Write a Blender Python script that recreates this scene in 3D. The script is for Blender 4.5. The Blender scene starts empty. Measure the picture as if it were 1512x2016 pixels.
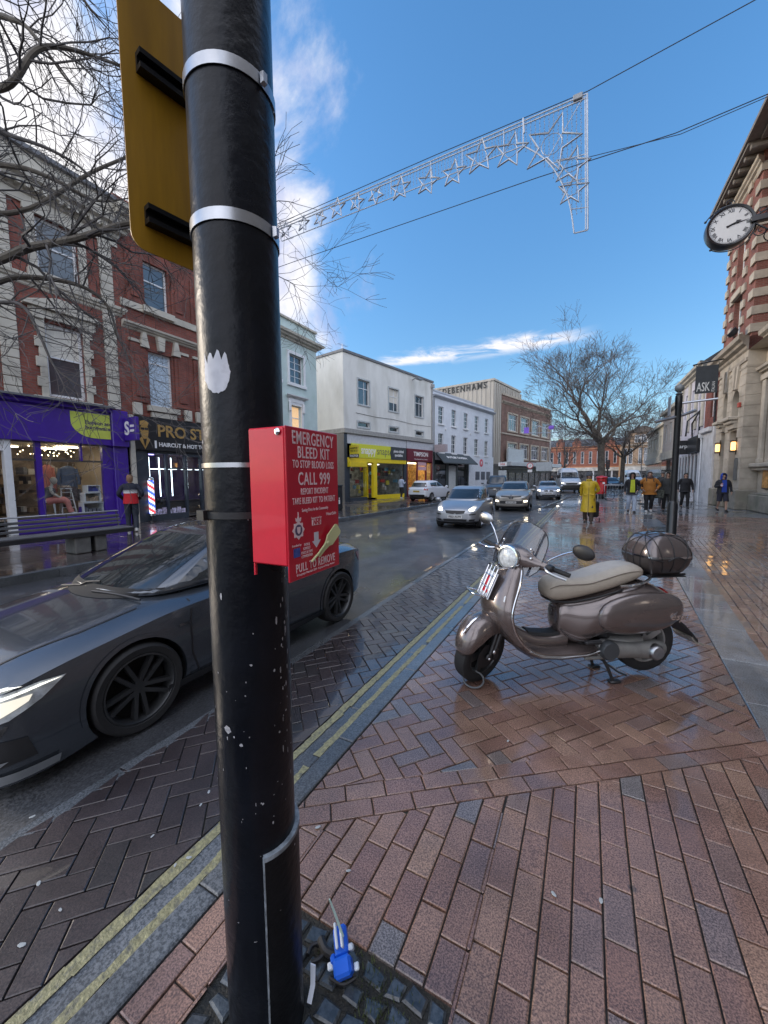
import bpy, bmesh, math, random
from mathutils import Vector, Matrix, noise as mnoise
from mathutils.bvhtree import BVHTree
from mathutils.geometry import delaunay_2d_cdt
V = Vector; R = math.radians; PI = math.pi
scene = bpy.context.scene; COL = scene.collection
RNG = random.Random(7)
# ---------------------------------------------------------------- camera
F, CX, CY, EYE = 757.0, 756.0, 1008.0, 1.57        # focal length and centre in photo pixels (1512 x 2016), eye height in m
CAM_R, CAM_D, CAM_F = V((.8849,.4657,-.0072)), V((.0347,-.0812,-.9961)), V((-.4645,.8812,-.0880))
cam_data = bpy.data.cameras.new('camera'); cam = bpy.data.objects.new('camera', cam_data); COL.objects.link(cam)
_z = -CAM_F.normalized(); _x = CAM_R - CAM_R.dot(_z)*_z; _x.normalize(); _y = _z.cross(_x)
cam.matrix_world = Matrix(((_x.x,_y.x,_z.x,0),(_x.y,_y.y,_z.y,0),(_x.z,_y.z,_z.z,EYE),(0,0,0,1)))
cam_data.sensor_fit = 'VERTICAL'; cam_data.sensor_height = 36.0; cam_data.lens = F/2016*36
cam_data.clip_start = .05; cam_data.clip_end = 2000
scene.camera = cam
# ---------------------------------------------------------------- sky, sun, exposure
SUN_EL, SUN_AZ = R(16), R(-105)                      # low sun behind the houses on the left (azimuth from +Y, clockwise)
def build_world():
    w = bpy.data.worlds.new('World'); scene.world = w; w.use_nodes = True
    nt = w.node_tree; nt.nodes.clear(); N = nt.nodes.new; L = nt.links.new
    out = N('ShaderNodeOutputWorld'); bg = N('ShaderNodeBackground'); bg.inputs['Strength'].default_value = .13
    L(bg.outputs[0], out.inputs[0])
    sky = N('ShaderNodeTexSky'); sky.sky_type = 'NISHITA'; sky.sun_disc = False
    sky.sun_elevation = SUN_EL; sky.sun_rotation = SUN_AZ; sky.altitude = 50; sky.air_density = 1.0; sky.dust_density = .35; sky.ozone_density = 2.2
    hs = N('ShaderNodeHueSaturation'); hs.inputs['Saturation'].default_value = 1.22; hs.inputs['Value'].default_value = 1.0; L(sky.outputs[0], hs.inputs['Color'])
    tc = N('ShaderNodeTexCoord'); sep = N('ShaderNodeSeparateXYZ'); L(tc.outputs['Generated'], sep.inputs[0])
    def math_(op, a, b=None, c=None, clamp=False):
        n = N('ShaderNodeMath'); n.operation = op; n.use_clamp = clamp
        for i, s in enumerate((a, b, c)):
            if s is None: continue
            if isinstance(s, (int, float)): n.inputs[i].default_value = s
            else: L(s, n.inputs[i])
        return n.outputs[0]
    def lobe(d, lo, hi):                              # smooth mask round a direction of the sky
        vm = N('ShaderNodeVectorMath'); vm.operation = 'DOT_PRODUCT'; L(tc.outputs['Generated'], vm.inputs[0]); vm.inputs[1].default_value = V(d).normalized()
        mr = N('ShaderNodeMapRange'); mr.interpolation_type = 'SMOOTHSTEP'; L(vm.outputs['Value'], mr.inputs[0]); mr.inputs[1].default_value = lo; mr.inputs[2].default_value = hi
        return mr.outputs[0]
    hz = N('ShaderNodeMapRange'); L(sep.outputs['Z'], hz.inputs[0]); hz.interpolation_type = 'SMOOTHSTEP'; hz.inputs[1].default_value = -.02; hz.inputs[2].default_value = .75; hz.inputs[3].default_value = .46; hz.inputs[4].default_value = .74; L(hz.outputs[0], hs.inputs['Value'])
    zc = math_('MAXIMUM', sep.outputs['Z'], .03)
    px = math_('DIVIDE', sep.outputs['X'], zc); py = math_('DIVIDE', sep.outputs['Y'], zc)
    cmb = N('ShaderNodeCombineXYZ'); L(px, cmb.inputs[0]); L(py, cmb.inputs[1])
    def cloud_noise(scale, detail, rough, vec, dist=.4):
        n = N('ShaderNodeTexNoise'); n.inputs['Scale'].default_value = scale; n.inputs['Detail'].default_value = detail; n.inputs['Roughness'].default_value = rough; n.inputs['Distortion'].default_value = dist
        L(vec, n.inputs['Vector']); return n.outputs['Fac']
    n1 = cloud_noise(2.6, 9, .6, tc.outputs['Generated'])
    n2 = cloud_noise(1.3, 8, .62, cmb.outputs[0], .8)
    # cumulus bank on the left
    big = lobe(SKY_CUMULUS, .70, .93)
    def smooth(x, lo, hi):
        mr = N('ShaderNodeMapRange'); mr.interpolation_type = 'SMOOTHSTEP'; L(x, mr.inputs[0]); mr.inputs[1].default_value = lo; mr.inputs[2].default_value = hi; return mr.outputs[0]
    m_big = smooth(math_('MULTIPLY_ADD', big, .40, n1), .70, .90)
    m_big = math_('MULTIPLY', m_big, smooth(big, .02, .3))
    # thin streak above the street and soft low bank towards the far end
    st = N('ShaderNodeMapping'); st.inputs['Scale'].default_value = (3.0, 3.0, 13.0); L(tc.outputs['Generated'], st.inputs['Vector'])
    n3 = cloud_noise(2.2, 8, .6, st.outputs[0], .7)
    vt = N('ShaderNodeVectorMath'); vt.operation = 'DOT_PRODUCT'; L(tc.outputs['Generated'], vt.inputs[0]); vt.inputs[1].default_value = SKY_STREAK_UP
    band = math_('ABSOLUTE', math_('ADD', vt.outputs['Value'], math_('MULTIPLY_ADD', n3, .05, -.025)))
    bm = N('ShaderNodeMapRange'); bm.interpolation_type = 'SMOOTHSTEP'; L(band, bm.inputs[0]); bm.inputs[1].default_value = .0; bm.inputs[2].default_value = .024; bm.inputs[3].default_value = 1; bm.inputs[4].default_value = 0
    m_st = math_('MULTIPLY', math_('MULTIPLY', smooth(n3, .30, .55), bm.outputs[0]), lobe(SKY_STREAK, .962, .992))
    n4 = cloud_noise(1.1, 6, .5, st.outputs[0], .5)
    low = smooth(sep.outputs['Z'], .135, .03)
    lown = N('ShaderNodeMapRange'); L(sep.outputs['Z'], lown.inputs[0]); lown.interpolation_type='SMOOTHSTEP'
    lown.inputs[1].default_value = .02; lown.inputs[2].default_value = .15; lown.inputs[3].default_value = 1; lown.inputs[4].default_value = 0
    m_low = math_('MULTIPLY', smooth(n4, .42, .62), lown.outputs[0])
    mix1 = N('ShaderNodeMix'); mix1.data_type = 'RGBA'; L(m_low, mix1.inputs['Factor']); L(hs.outputs[0], mix1.inputs['A']); mix1.inputs['B'].default_value = (.95, 1.0, 1.6, 1)
    # cumulus: bright rims, lilac-grey bodies
    n5 = cloud_noise(4.5, 6, .6, tc.outputs['Generated'], .3)
    cr = N('ShaderNodeMix'); cr.data_type = 'RGBA'; L(smooth(n5, .36, .62), cr.inputs['Factor']); cr.inputs['A'].default_value = (1.15, 1.28, 1.9, 1); cr.inputs['B'].default_value = (2.5, 2.42, 2.4, 1)
    mix2 = N('ShaderNodeMix'); mix2.data_type = 'RGBA'; L(math_('MULTIPLY', m_big, .95), mix2.inputs['Factor']); L(mix1.outputs['Result'], mix2.inputs['A']); L(cr.outputs['Result'], mix2.inputs['B'])
    mix3 = N('ShaderNodeMix'); mix3.data_type = 'RGBA'; L(m_st, mix3.inputs['Factor']); L(mix2.outputs['Result'], mix3.inputs['A']); mix3.inputs['B'].default_value = (2.7, 2.5, 2.45, 1)
    # unseen bright cloud added behind the camera to lift light on ground and fronts
    m_bk = math_('MULTIPLY', lobe(SKY_FILL, .05, .7), smooth(n1, .30, .50))
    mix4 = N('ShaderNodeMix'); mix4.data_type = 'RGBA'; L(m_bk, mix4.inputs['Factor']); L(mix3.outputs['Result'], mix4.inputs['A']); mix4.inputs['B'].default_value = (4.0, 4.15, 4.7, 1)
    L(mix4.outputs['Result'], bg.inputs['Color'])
SKY_CUMULUS = (-.90, .36, .40)
SKY_FILL = (.50, -.70, .52)
SKY_STREAK = tuple((CAM_R*((930-CX)/F)+CAM_D*((690-CY)/F)+CAM_F).normalized())
SKY_STREAK_UP = tuple(V(SKY_STREAK).cross(((CAM_R*((1095-CX)/F)+CAM_D*((664-CY)/F)+CAM_F)-(CAM_R*((755-CX)/F)+CAM_D*((712-CY)/F)+CAM_F)).normalized()).normalized())
build_world()
sun_d = bpy.data.lights.new('sun', 'SUN'); sun_d.energy = .55; sun_d.angle = R(14); sun_d.color = (1, .86, .7)
sun = bpy.data.objects.new('sun', sun_d); COL.objects.link(sun)
sun.rotation_euler = (R(90)-SUN_EL, 0, PI - SUN_AZ)
scene.view_settings.view_transform = 'Standard'; scene.view_settings.look = 'None'
scene.view_settings.exposure = 1.85; scene.view_settings.gamma = 1; scene.view_settings.use_curve_mapping = False
scene.cycles.max_bounces = 6; scene.cycles.transparent_max_bounces = 8; scene.cycles.caustics_reflective = False; scene.cycles.caustics_refractive = False
scene.cycles.sample_clamp_indirect = 4
# ---------------------------------------------------------------- pixel of the photograph -> point of the place
def ray(px, py): return CAM_R*((px-CX)/F) + CAM_D*((py-CY)/F) + CAM_F
def at_z(px, py, z=0.0):
    r = ray(px, py); return V((0,0,EYE)) + r*((z-EYE)/r.z)
def at_x(px, py, x):
    r = ray(px, py); return V((0,0,EYE)) + r*(x/r.x)
def at_y(px, py, y):
    r = ray(px, py); return V((0,0,EYE)) + r*(y/r.y)
# ---------------------------------------------------------------- objects, tags
def tag(o, label=None, cat=None, group=None, kind=None):
    if label: o['label'] = label
    if cat: o['category'] = cat
    if group: o['group'] = group
    if kind: o['kind'] = kind
    return o
def thing(name, label, cat, loc=(0,0,0), rz=0.0, group=None, scale=None):
    o = bpy.data.objects.new(name, None); COL.objects.link(o); o.empty_display_size = .1
    o.location = loc; o.rotation_euler = (0,0,rz)
    if scale: o.scale = (scale,)*3
    return tag(o, label, cat, group)
def frame_of(origin, u, n):                          # local x = right as one looks at the face, y = up, z = outwards
    u = V(u).normalized(); n = V(n).normalized(); y = n.cross(u)
    return Matrix(((u.x,y.x,n.x,origin[0]),(u.y,y.y,n.y,origin[1]),(u.z,y.z,n.z,origin[2]),(0,0,0,1)))
def copy_tree(o, parent=None):
    c = o.copy(); COL.objects.link(c); c.parent = parent
    if parent: c.matrix_parent_inverse = o.matrix_parent_inverse
    for ch in list(o.children): copy_tree(ch, c)
    return c
KEEP_WHOLE={'shelf_stock','window_display','foliage','crown','emblem','emblem_detail','lettering','cord_net','poster_strip','neon_light','wall','brick_wall','trunk','tyre_tread','paint_chip','seating','hair','face','slats','string_lights','numeral'}
class MB:
    def __init__(s): s.v=[]; s.f=[]; s.m=[]; s.s=[]; s.t=None
    def add(s, vs, fs, mi=0, sm=False, M=None):
        b = len(s.v)
        s.v += [(M @ V(p)) if M else V(p) for p in vs]
        for f in fs: s.f.append([b+i for i in f]); s.m.append(mi); s.s.append(sm)
        return s
    def quad(s, a, b, c, d, mi=0): return s.add([a,b,c,d], [[0,1,2,3]], mi)
    def box(s, x0,x1,y0,y1,z0,z1, mi=0, M=None, c=0.0):
        if c <= 0:
            vs = [(x,y,z) for z in (z0,z1) for y in (y0,y1) for x in (x0,x1)]
            return s.add(vs, [[0,2,3,1],[4,5,7,6],[0,1,5,4],[2,6,7,3],[0,4,6,2],[1,3,7,5]], mi, False, M)
        c = min(c, (x1-x0)*.49, (y1-y0)*.49, (z1-z0)*.49)
        X=(x0,x1); Y=(y0,y1); Z=(z0,z1); vs=[]; idx={}
        for i in (0,1):
            for j in (0,1):
                for k in (0,1):
                    sx,sy,sz = (1-2*i)*c,(1-2*j)*c,(1-2*k)*c
                    idx[i,j,k]=len(vs); vs += [(X[i],Y[j]+sy,Z[k]+sz),(X[i]+sx,Y[j],Z[k]+sz),(X[i]+sx,Y[j]+sy,Z[k])]
        g = lambda i,j,k,a: idx[i,j,k]+a
        fs=[]
        for i in (0,1): fs.append([g(i,0,0,0),g(i,1,0,0),g(i,1,1,0),g(i,0,1,0)])
        for j in (0,1): fs.append([g(0,j,0,1),g(1,j,0,1),g(1,j,1,1),g(0,j,1,1)])
        for k in (0,1): fs.append([g(0,0,k,2),g(1,0,k,2),g(1,1,k,2),g(0,1,k,2)])
        for j in (0,1):
            for k in (0,1): fs.append([g(0,j,k,1),g(1,j,k,1),g(1,j,k,2),g(0,j,k,2)])
        for i in (0,1):
            for k in (0,1): fs.append([g(i,0,k,0),g(i,1,k,0),g(i,1,k,2),g(i,0,k,2)])
        for i in (0,1):
            for j in (0,1): fs.append([g(i,j,0,0),g(i,j,1,0),g(i,j,1,1),g(i,j,0,1)])
        for q in idx.values(): fs.append([q,q+1,q+2])
        return s.add(vs, fs, mi, False, M)
    def tube(s, pts, r, n=8, mi=0, sm=True, caps=True, M=None, flat=1.0, closed=False):
        pts=[V(p) for p in pts]; k=len(pts); rs = r if isinstance(r,(list,tuple)) else [r]*k
        vs=[]; up=None
        for i,p in enumerate(pts):
            if closed: t = pts[(i+1)%k]-pts[i-1]
            else: t = pts[min(i+1,k-1)]-pts[max(i-1,0)]
            if t.length<1e-9: t=V((0,0,1))
            t.normalize()
            if up is None: up = V((0,0,1)) if abs(t.z)<.9 else V((1,0,0))
            a = up - up.dot(t)*t
            if a.length<1e-6: a = t.orthogonal()
            a.normalize(); b=t.cross(a); up=a
            for j in range(n):
                an=2*PI*j/n; vs.append(p+(a*math.cos(an)*flat+b*math.sin(an))*rs[i])
        fs=[]
        for i in range(k if closed else k-1):
            i2=(i+1)%k
            for j in range(n): fs.append([i*n+j,i*n+(j+1)%n,i2*n+(j+1)%n,i2*n+j])
        s.add(vs,fs,mi,sm,M)
        if caps and not closed:
            b=len(s.v)-len(vs)
            s.f.append([b+j for j in range(n)][::-1]); s.m.append(mi); s.s.append(False)
            s.f.append([b+(k-1)*n+j for j in range(n)]); s.m.append(mi); s.s.append(False)
        return s
    def loft(s, rings, mi=0, sm=True, closed=True, caps=True, M=None):
        n=len(rings[0]); vs=[p for r in rings for p in r]; fs=[]
        for i in range(len(rings)-1):
            for j in range(n if closed else n-1):
                fs.append([i*n+j,i*n+(j+1)%n,(i+1)*n+(j+1)%n,(i+1)*n+j])
        if caps and closed:
            fs.append(list(range(n))[::-1]); fs.append([(len(rings)-1)*n+j for j in range(n)])
        return s.add(vs,fs,mi,sm,M)
    def lathe(s, prof, n=20, mi=0, sm=True, M=None, caps=True):   # profile of (r, z) about local z
        return s.loft([[(r*math.cos(2*PI*j/n), r*math.sin(2*PI*j/n), z) for j in range(n)] for r,z in prof], mi, sm, True, caps, M)
    def ell(s, c, r, n=12, m=8, mi=0, M=None):
        c=V(c); rr = r if isinstance(r,(tuple,list)) else (r,r,r)
        return s.loft([[(c.x+rr[0]*math.sin(t)*math.cos(2*PI*j/n), c.y+rr[1]*math.sin(t)*math.sin(2*PI*j/n), c.z+rr[2]*math.cos(t)) for j in range(n)] for t in [PI*(i+.02*(i==0)-.02*(i==m))/m for i in range(m+1)]], mi, True, True, True, M)
    def prism(s, poly, z0, z1, mi=0, M=None, sm=False):           # polygon in local xy pushed out along z
        n=len(poly); vs=[(x,y,z0) for x,y in poly]+[(x,y,z1) for x,y in poly]
        return s.add(vs,[list(range(n))[::-1],list(range(n,2*n))]+[[i,(i+1)%n,n+(i+1)%n,n+i] for i in range(n)],mi,sm,M)
    def mesh(s, name, mats, recalc=True, sharp=None):
        me=bpy.data.meshes.new(name); me.from_pydata([tuple(p) for p in s.v],[],s.f)
        for m in (mats if isinstance(mats,(list,tuple)) else [mats]): me.materials.append(m)
        me.polygons.foreach_set('material_index',s.m); me.polygons.foreach_set('use_smooth',s.s)
        if s.t is not None:
            a=me.attributes.new('tint','FLOAT','POINT'); a.data.foreach_set('value',s.t)
        me.update()
        if recalc:
            bm=bmesh.new(); bm.from_mesh(me); bmesh.ops.recalc_face_normals(bm,faces=bm.faces); bm.to_mesh(me); bm.free()
        if any(s.s): me.set_sharp_from_angle(angle=R(sharp or 42))
        return me
    def clusters(s, tol=.012):
        n=len(s.v); p=list(range(n))
        def find(a):
            while p[a]!=a: p[a]=p[p[a]]; a=p[a]
            return a
        for f in s.f:
            a=find(f[0])
            for i in f[1:]: p[find(i)]=a
        comps={}
        for i in range(n): comps.setdefault(find(i),[]).append(i)
        bb=[]
        for k,ix in comps.items():
            c=[s.v[i] for i in ix]; bb.append([k,[min(q[j] for q in c)-tol for j in range(3)],[max(q[j] for q in c)+tol for j in range(3)]])
        if len(bb)>400: return None
        g=list(range(len(bb)))
        def fg(a):
            while g[a]!=a: g[a]=g[g[a]]; a=g[a]
            return a
        for i in range(len(bb)):
            for j in range(i):
                if all(bb[i][1][k]<=bb[j][2][k] and bb[j][1][k]<=bb[i][2][k] for k in range(3)): g[fg(i)]=fg(j)
        root={bb[i][0]:fg(i) for i in range(len(bb))}
        return {i:root[find(i)] for i in range(n)}
    def build(s, name, mats, parent=None, recalc=True, sharp=None, loc=None, split=None):
        if parent is not None and split is not False and s.t is None and (split or name not in KEEP_WHOLE):
            cl=s.clusters()
            if cl:
                ids=sorted(set(cl.values()))
                if 1<len(ids)<=(split if isinstance(split,int) and split is not True else 26):
                    first=None
                    for q in ids:
                        m=MB(); mp={}
                        for f,mi,sm in zip(s.f,s.m,s.s):
                            if cl[f[0]]!=q: continue
                            for i in f:
                                if i not in mp: mp[i]=len(m.v); m.v.append(s.v[i])
                            m.f.append([mp[i] for i in f]); m.m.append(mi); m.s.append(sm)
                        o=m.build(name,mats,parent,recalc,sharp,loc,split=False); first=first or o
                    return first
        o=bpy.data.objects.new(name, s.mesh(name,mats,recalc,sharp)); COL.objects.link(o)
        if parent: o.parent=parent
        if loc: o.location=loc
        return o
def link_mesh(name, me, mats=None, parent=None):
    o=bpy.data.objects.new(name,me); COL.objects.link(o)
    if mats:
        me.materials.clear()
        for m in (mats if isinstance(mats,(list,tuple)) else [mats]): me.materials.append(m)
    if parent: o.parent=parent
    return o
def evaluated(o):                                   # apply modifiers
    dg=bpy.context.evaluated_depsgraph_get(); dg.update()
    me=bpy.data.meshes.new_from_object(o.evaluated_get(dg)); return me
def subdiv(me, lv=1, extra=None):
    o=bpy.data.objects.new('tmp',me); COL.objects.link(o)
    if extra: extra(o)
    if lv: m=o.modifiers.new('s','SUBSURF'); m.levels=lv; m.render_levels=lv
    r=evaluated(o); bpy.data.objects.remove(o); return r
def boolean(me, cutters):
    o=bpy.data.objects.new('tmp',me); COL.objects.link(o); tmp=[]
    for c in cutters:
        k=bpy.data.objects.new('cut',c); COL.objects.link(k); tmp.append(k)
        m=o.modifiers.new('b','BOOLEAN'); m.object=k; m.operation='DIFFERENCE'; m.solver='EXACT'
    r=evaluated(o)
    for k in tmp+[o]: bpy.data.objects.remove(k)
    return r
def skin(verts, edges, radii, lv=2, root=0):
    me=bpy.data.meshes.new('sk'); me.from_pydata([tuple(v) for v in verts],edges,[])
    o=bpy.data.objects.new('sk',me); COL.objects.link(o); m=o.modifiers.new('k','SKIN'); m.use_smooth_shade=True; m.branch_smoothing=.4
    sv=me.skin_vertices[0].data
    for i,r in enumerate(radii): sv[i].radius=(r if isinstance(r,tuple) else (r,r)); sv[i].use_root=(i==root)
    s=o.modifiers.new('s','SUBSURF'); s.levels=lv; s.render_levels=lv
    r=evaluated(o); bpy.data.objects.remove(o); r.polygons.foreach_set('use_smooth',[True]*len(r.polygons)); return r
def spline(pts, n=6):                               # Catmull-Rom through points of any dimension
    P=[V(p) for p in pts]; out=[]
    for i in range(len(P)-1):
        p0=P[max(i-1,0)];p1=P[i];p2=P[i+1];p3=P[min(i+2,len(P)-1)]
        for k in range(n):
            t=k/n; out.append(.5*((2*p1)+(p2-p0)*t+(2*p0-5*p1+4*p2-p3)*t*t+(3*p1-p0-3*p2+p3)*t*t*t))
    out.append(P[-1]); return out
FONT_CACHE={}
def text_mesh(body, size, mat, width=None, bold=0.0, align='CENTER', extrude=.003, shear=0.0, spacing=1.0, line=1.0):
    c=bpy.data.curves.new('t','FONT'); c.body=body; c.size=size; c.align_x=align; c.align_y='CENTER'; c.extrude=extrude; c.offset=bold; c.shear=shear
    c.space_character=spacing; c.space_line=line; c.resolution_u=3
    o=bpy.data.objects.new('t',c); COL.objects.link(o)
    me=evaluated(o); bpy.data.objects.remove(o); bpy.data.curves.remove(c)
    if width and len(me.vertices):
        xs=[v.co.x for v in me.vertices]; k=width/(max(xs)-min(xs))
        for v in me.vertices: v.co.x*=k
    me.materials.clear(); me.materials.append(mat); return me
def text(body, size, mat, M, parent=None, name='lettering', **k):
    me=text_mesh(body,size,mat,**k); me.transform(M); return link_mesh(name,me,None,parent)
def T(x,y,z=0.0): return Matrix.Translation((x,y,z))
def RX(a): return Matrix.Rotation(R(a),4,'X')
def RY(a): return Matrix.Rotation(R(a),4,'Y')
def RZ(a): return Matrix.Rotation(R(a),4,'Z')
# ---------------------------------------------------------------- materials
MATS={}
def mat(name, col, rough=.5, metal=0.0, var=.12, scale=6.0, bump=0.0, bscale=None, coat=0.0, rvar=0.0, spec=None, tint=0.0, dirt=None, dscale=1.5, stretch=None, emit=None, estr=0.0, alpha=None, trans=0.0, detail=5, flake=0.0):
    if name in MATS: return MATS[name]
    m=bpy.data.materials.new(name); m.use_nodes=True; nt=m.node_tree; N=nt.nodes.new; L=nt.links.new
    b=nt.nodes['Principled BSDF']; MATS[name]=m
    b.inputs['Roughness'].default_value=rough; b.inputs['Metallic'].default_value=metal
    if coat: b.inputs['Coat Weight'].default_value=coat; b.inputs['Coat Roughness'].default_value=.06
    if spec is not None: b.inputs['Specular IOR Level'].default_value=spec
    if trans: b.inputs['Transmission Weight'].default_value=trans
    if alpha is not None: b.inputs['Alpha'].default_value=alpha
    tc=N('ShaderNodeTexCoord'); vec=tc.outputs['Object']
    if stretch:
        mp=N('ShaderNodeMapping'); mp.inputs['Scale'].default_value=stretch; L(vec,mp.inputs[0]); vec=mp.outputs[0]
    nz=N('ShaderNodeTexNoise'); nz.inputs['Scale'].default_value=scale; nz.inputs['Detail'].default_value=detail; nz.inputs['Roughness'].default_value=.62; L(vec,nz.inputs['Vector'])
    c=V(col[:3])
    mx=N('ShaderNodeMix'); mx.data_type='RGBA'; mr=N('ShaderNodeMapRange'); mr.inputs[1].default_value=.3; mr.inputs[2].default_value=.7; L(nz.outputs['Fac'],mr.inputs[0]); L(mr.outputs[0],mx.inputs['Factor'])
    mx.inputs['A'].default_value=(*(c*(1-var)),1); mx.inputs['B'].default_value=(*[min(1,x) for x in c*(1+var)],1)
    colr=mx.outputs['Result']
    if dirt:
        dz=N('ShaderNodeTexNoise'); dz.inputs['Scale'].default_value=dscale; dz.inputs['Detail'].default_value=6; L(vec,dz.inputs['Vector'])
        dm=N('ShaderNodeMix'); dm.data_type='RGBA'; dr=N('ShaderNodeMapRange'); dr.inputs[1].default_value=.5; dr.inputs[2].default_value=.72; dr.inputs[4].default_value=.8; L(dz.outputs['Fac'],dr.inputs[0]); L(dr.outputs[0],dm.inputs['Factor'])
        L(colr,dm.inputs['A']); dm.inputs['B'].default_value=(*dirt,1); colr=dm.outputs['Result']
    if tint:
        at=N('ShaderNodeAttribute'); at.attribute_name='tint'; hs=N('ShaderNodeHueSaturation')
        r1=N('ShaderNodeMapRange'); r1.inputs[3].default_value=1-tint; r1.inputs[4].default_value=1+tint; L(at.outputs['Fac'],r1.inputs[0]); L(r1.outputs[0],hs.inputs['Value'])
        r2=N('ShaderNodeMapRange'); r2.inputs[1].default_value=.0; r2.inputs[2].default_value=.35; r2.inputs[3].default_value=.12; r2.inputs[4].default_value=1; L(at.outputs['Fac'],r2.inputs[0]); L(r2.outputs[0],hs.inputs['Saturation'])
        L(colr,hs.inputs['Color']); colr=hs.outputs[0]
    L(colr,b.inputs['Base Color'])
    if rvar:
        rz=N('ShaderNodeTexNoise'); rz.inputs['Scale'].default_value=scale*.35; rz.inputs['Detail'].default_value=4; L(vec,rz.inputs['Vector'])
        rr=N('ShaderNodeMapRange'); rr.inputs[1].default_value=.32; rr.inputs[2].default_value=.68; rr.inputs[3].default_value=max(.02,rough-rvar); rr.inputs[4].default_value=min(1,rough+rvar); L(rz.outputs['Fac'],rr.inputs[0]); L(rr.outputs[0],b.inputs['Roughness'])
    if bump:
        bz=N('ShaderNodeTexNoise'); bz.inputs['Scale'].default_value=bscale or scale*3; bz.inputs['Detail'].default_value=4; L(vec,bz.inputs['Vector'])
        bp=N('ShaderNodeBump'); bp.inputs['Strength'].default_value=bump; bp.inputs['Distance'].default_value=.01; L(bz.outputs['Fac'],bp.inputs['Height']); L(bp.outputs[0],b.inputs['Normal'])
    if emit: b.inputs['Emission Color'].default_value=(*emit,1); b.inputs['Emission Strength'].default_value=estr
    return m
def brick_mat(name, c1, c2, mortar, bw=.225, bh=.075, rough=.85, scale=1.0, dirt=None):
    if name in MATS: return MATS[name]
    m=mat(name,c1,rough,var=.0,dirt=None); nt=m.node_tree; N=nt.nodes.new; L=nt.links.new; b=nt.nodes['Principled BSDF']
    tc=N('ShaderNodeTexCoord'); sp=N('ShaderNodeSeparateXYZ'); L(tc.outputs['Object'],sp.inputs[0])
    ad=N('ShaderNodeMath'); ad.operation='ADD'; L(sp.outputs['X'],ad.inputs[0]); L(sp.outputs['Z'],ad.inputs[1])
    cm=N('ShaderNodeCombineXYZ'); L(ad.outputs[0],cm.inputs[0]); L(sp.outputs['Y'],cm.inputs[1])
    br=N('ShaderNodeTexBrick'); L(cm.outputs[0],br.inputs['Vector']); br.inputs['Scale'].default_value=1; br.inputs['Brick Width'].default_value=bw; br.inputs['Row Height'].default_value=bh
    br.inputs['Mortar Size'].default_value=.008; br.inputs['Color1'].default_value=(*c1,1); br.inputs['Color2'].default_value=(*c2,1); br.inputs['Mortar'].default_value=(*mortar,1); br.inputs['Bias'].default_value=-.2
    nz=N('ShaderNodeTexNoise'); nz.inputs['Scale'].default_value=1.4; nz.inputs['Detail'].default_value=7; L(tc.outputs['Object'],nz.inputs['Vector'])
    hs=N('ShaderNodeHueSaturation'); mr=N('ShaderNodeMapRange'); mr.inputs[1].default_value=.3; mr.inputs[2].default_value=.7; mr.inputs[3].default_value=.62; mr.inputs[4].default_value=1.25; L(nz.outputs['Fac'],mr.inputs[0]); L(mr.outputs[0],hs.inputs['Value']); L(br.outputs['Color'],hs.inputs['Color'])
    L(hs.outputs[0],b.inputs['Base Color'])
    bp=N('ShaderNodeBump'); bp.inputs['Strength'].default_value=.5; bp.inputs['Distance'].default_value=.01; bp.invert=True; L(br.outputs['Fac'],bp.inputs['Height']); L(bp.outputs[0],b.inputs['Normal'])
    return m
def glass_mat(name, col=(.9,.95,.97), rough=.02, mix=.25, tintc=None):   # thin window glass: clear with a Fresnel reflection
    if name in MATS: return MATS[name]
    m=bpy.data.materials.new(name); m.use_nodes=True; MATS[name]=m; nt=m.node_tree; nt.nodes.clear(); N=nt.nodes.new; L=nt.links.new
    o=N('ShaderNodeOutputMaterial'); t=N('ShaderNodeBsdfTransparent'); t.inputs[0].default_value=(*col,1); g=N('ShaderNodeBsdfGlossy'); g.inputs['Roughness'].default_value=rough
    f=N('ShaderNodeLayerWeight'); f.inputs['Blend'].default_value=.5; pw=N('ShaderNodeMath'); pw.operation='POWER'; pw.inputs[1].default_value=4.0; L(f.outputs['Facing'],pw.inputs[0]); a=N('ShaderNodeMath'); a.operation='MULTIPLY_ADD'; a.inputs[1].default_value=.9; a.inputs[2].default_value=.04+mix*.2; a.use_clamp=True; L(pw.outputs[0],a.inputs[0])
    nz=N('ShaderNodeTexNoise'); nz.inputs['Scale'].default_value=1.2; bp=N('ShaderNodeBump'); bp.inputs['Strength'].default_value=.03; L(nz.outputs['Fac'],bp.inputs['Height']); L(bp.outputs[0],g.inputs['Normal'])
    x=N('ShaderNodeMixShader'); L(a.outputs[0],x.inputs[0]); L(t.outputs[0],x.inputs[1]); L(g.outputs[0],x.inputs[2]); L(x.outputs[0],o.inputs[0]); return m
black_paint=mat('black_paint',(.008,.009,.012),.28,coat=.3,var=.25,scale=9,bump=.12,bscale=40,rvar=.08)
rubber=mat('rubber',(.016,.016,.017),.75,var=.2,scale=30)
chrome=mat('chrome',(.72,.73,.75),.12,1,var=.05)
steel=mat('steel',(.45,.46,.48),.32,1,var=.12,scale=20)
white_paint=mat('white_paint',(.72,.73,.74),.5,var=.06)
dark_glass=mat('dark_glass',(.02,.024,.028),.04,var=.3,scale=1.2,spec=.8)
sky_glass=mat('sky_glass',(.05,.065,.08),.05,var=.5,scale=.9,spec=1.0,bump=.02,bscale=1.5)
plastic_black=mat('plastic_black',(.016,.016,.018),.5,var=.2)
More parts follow.
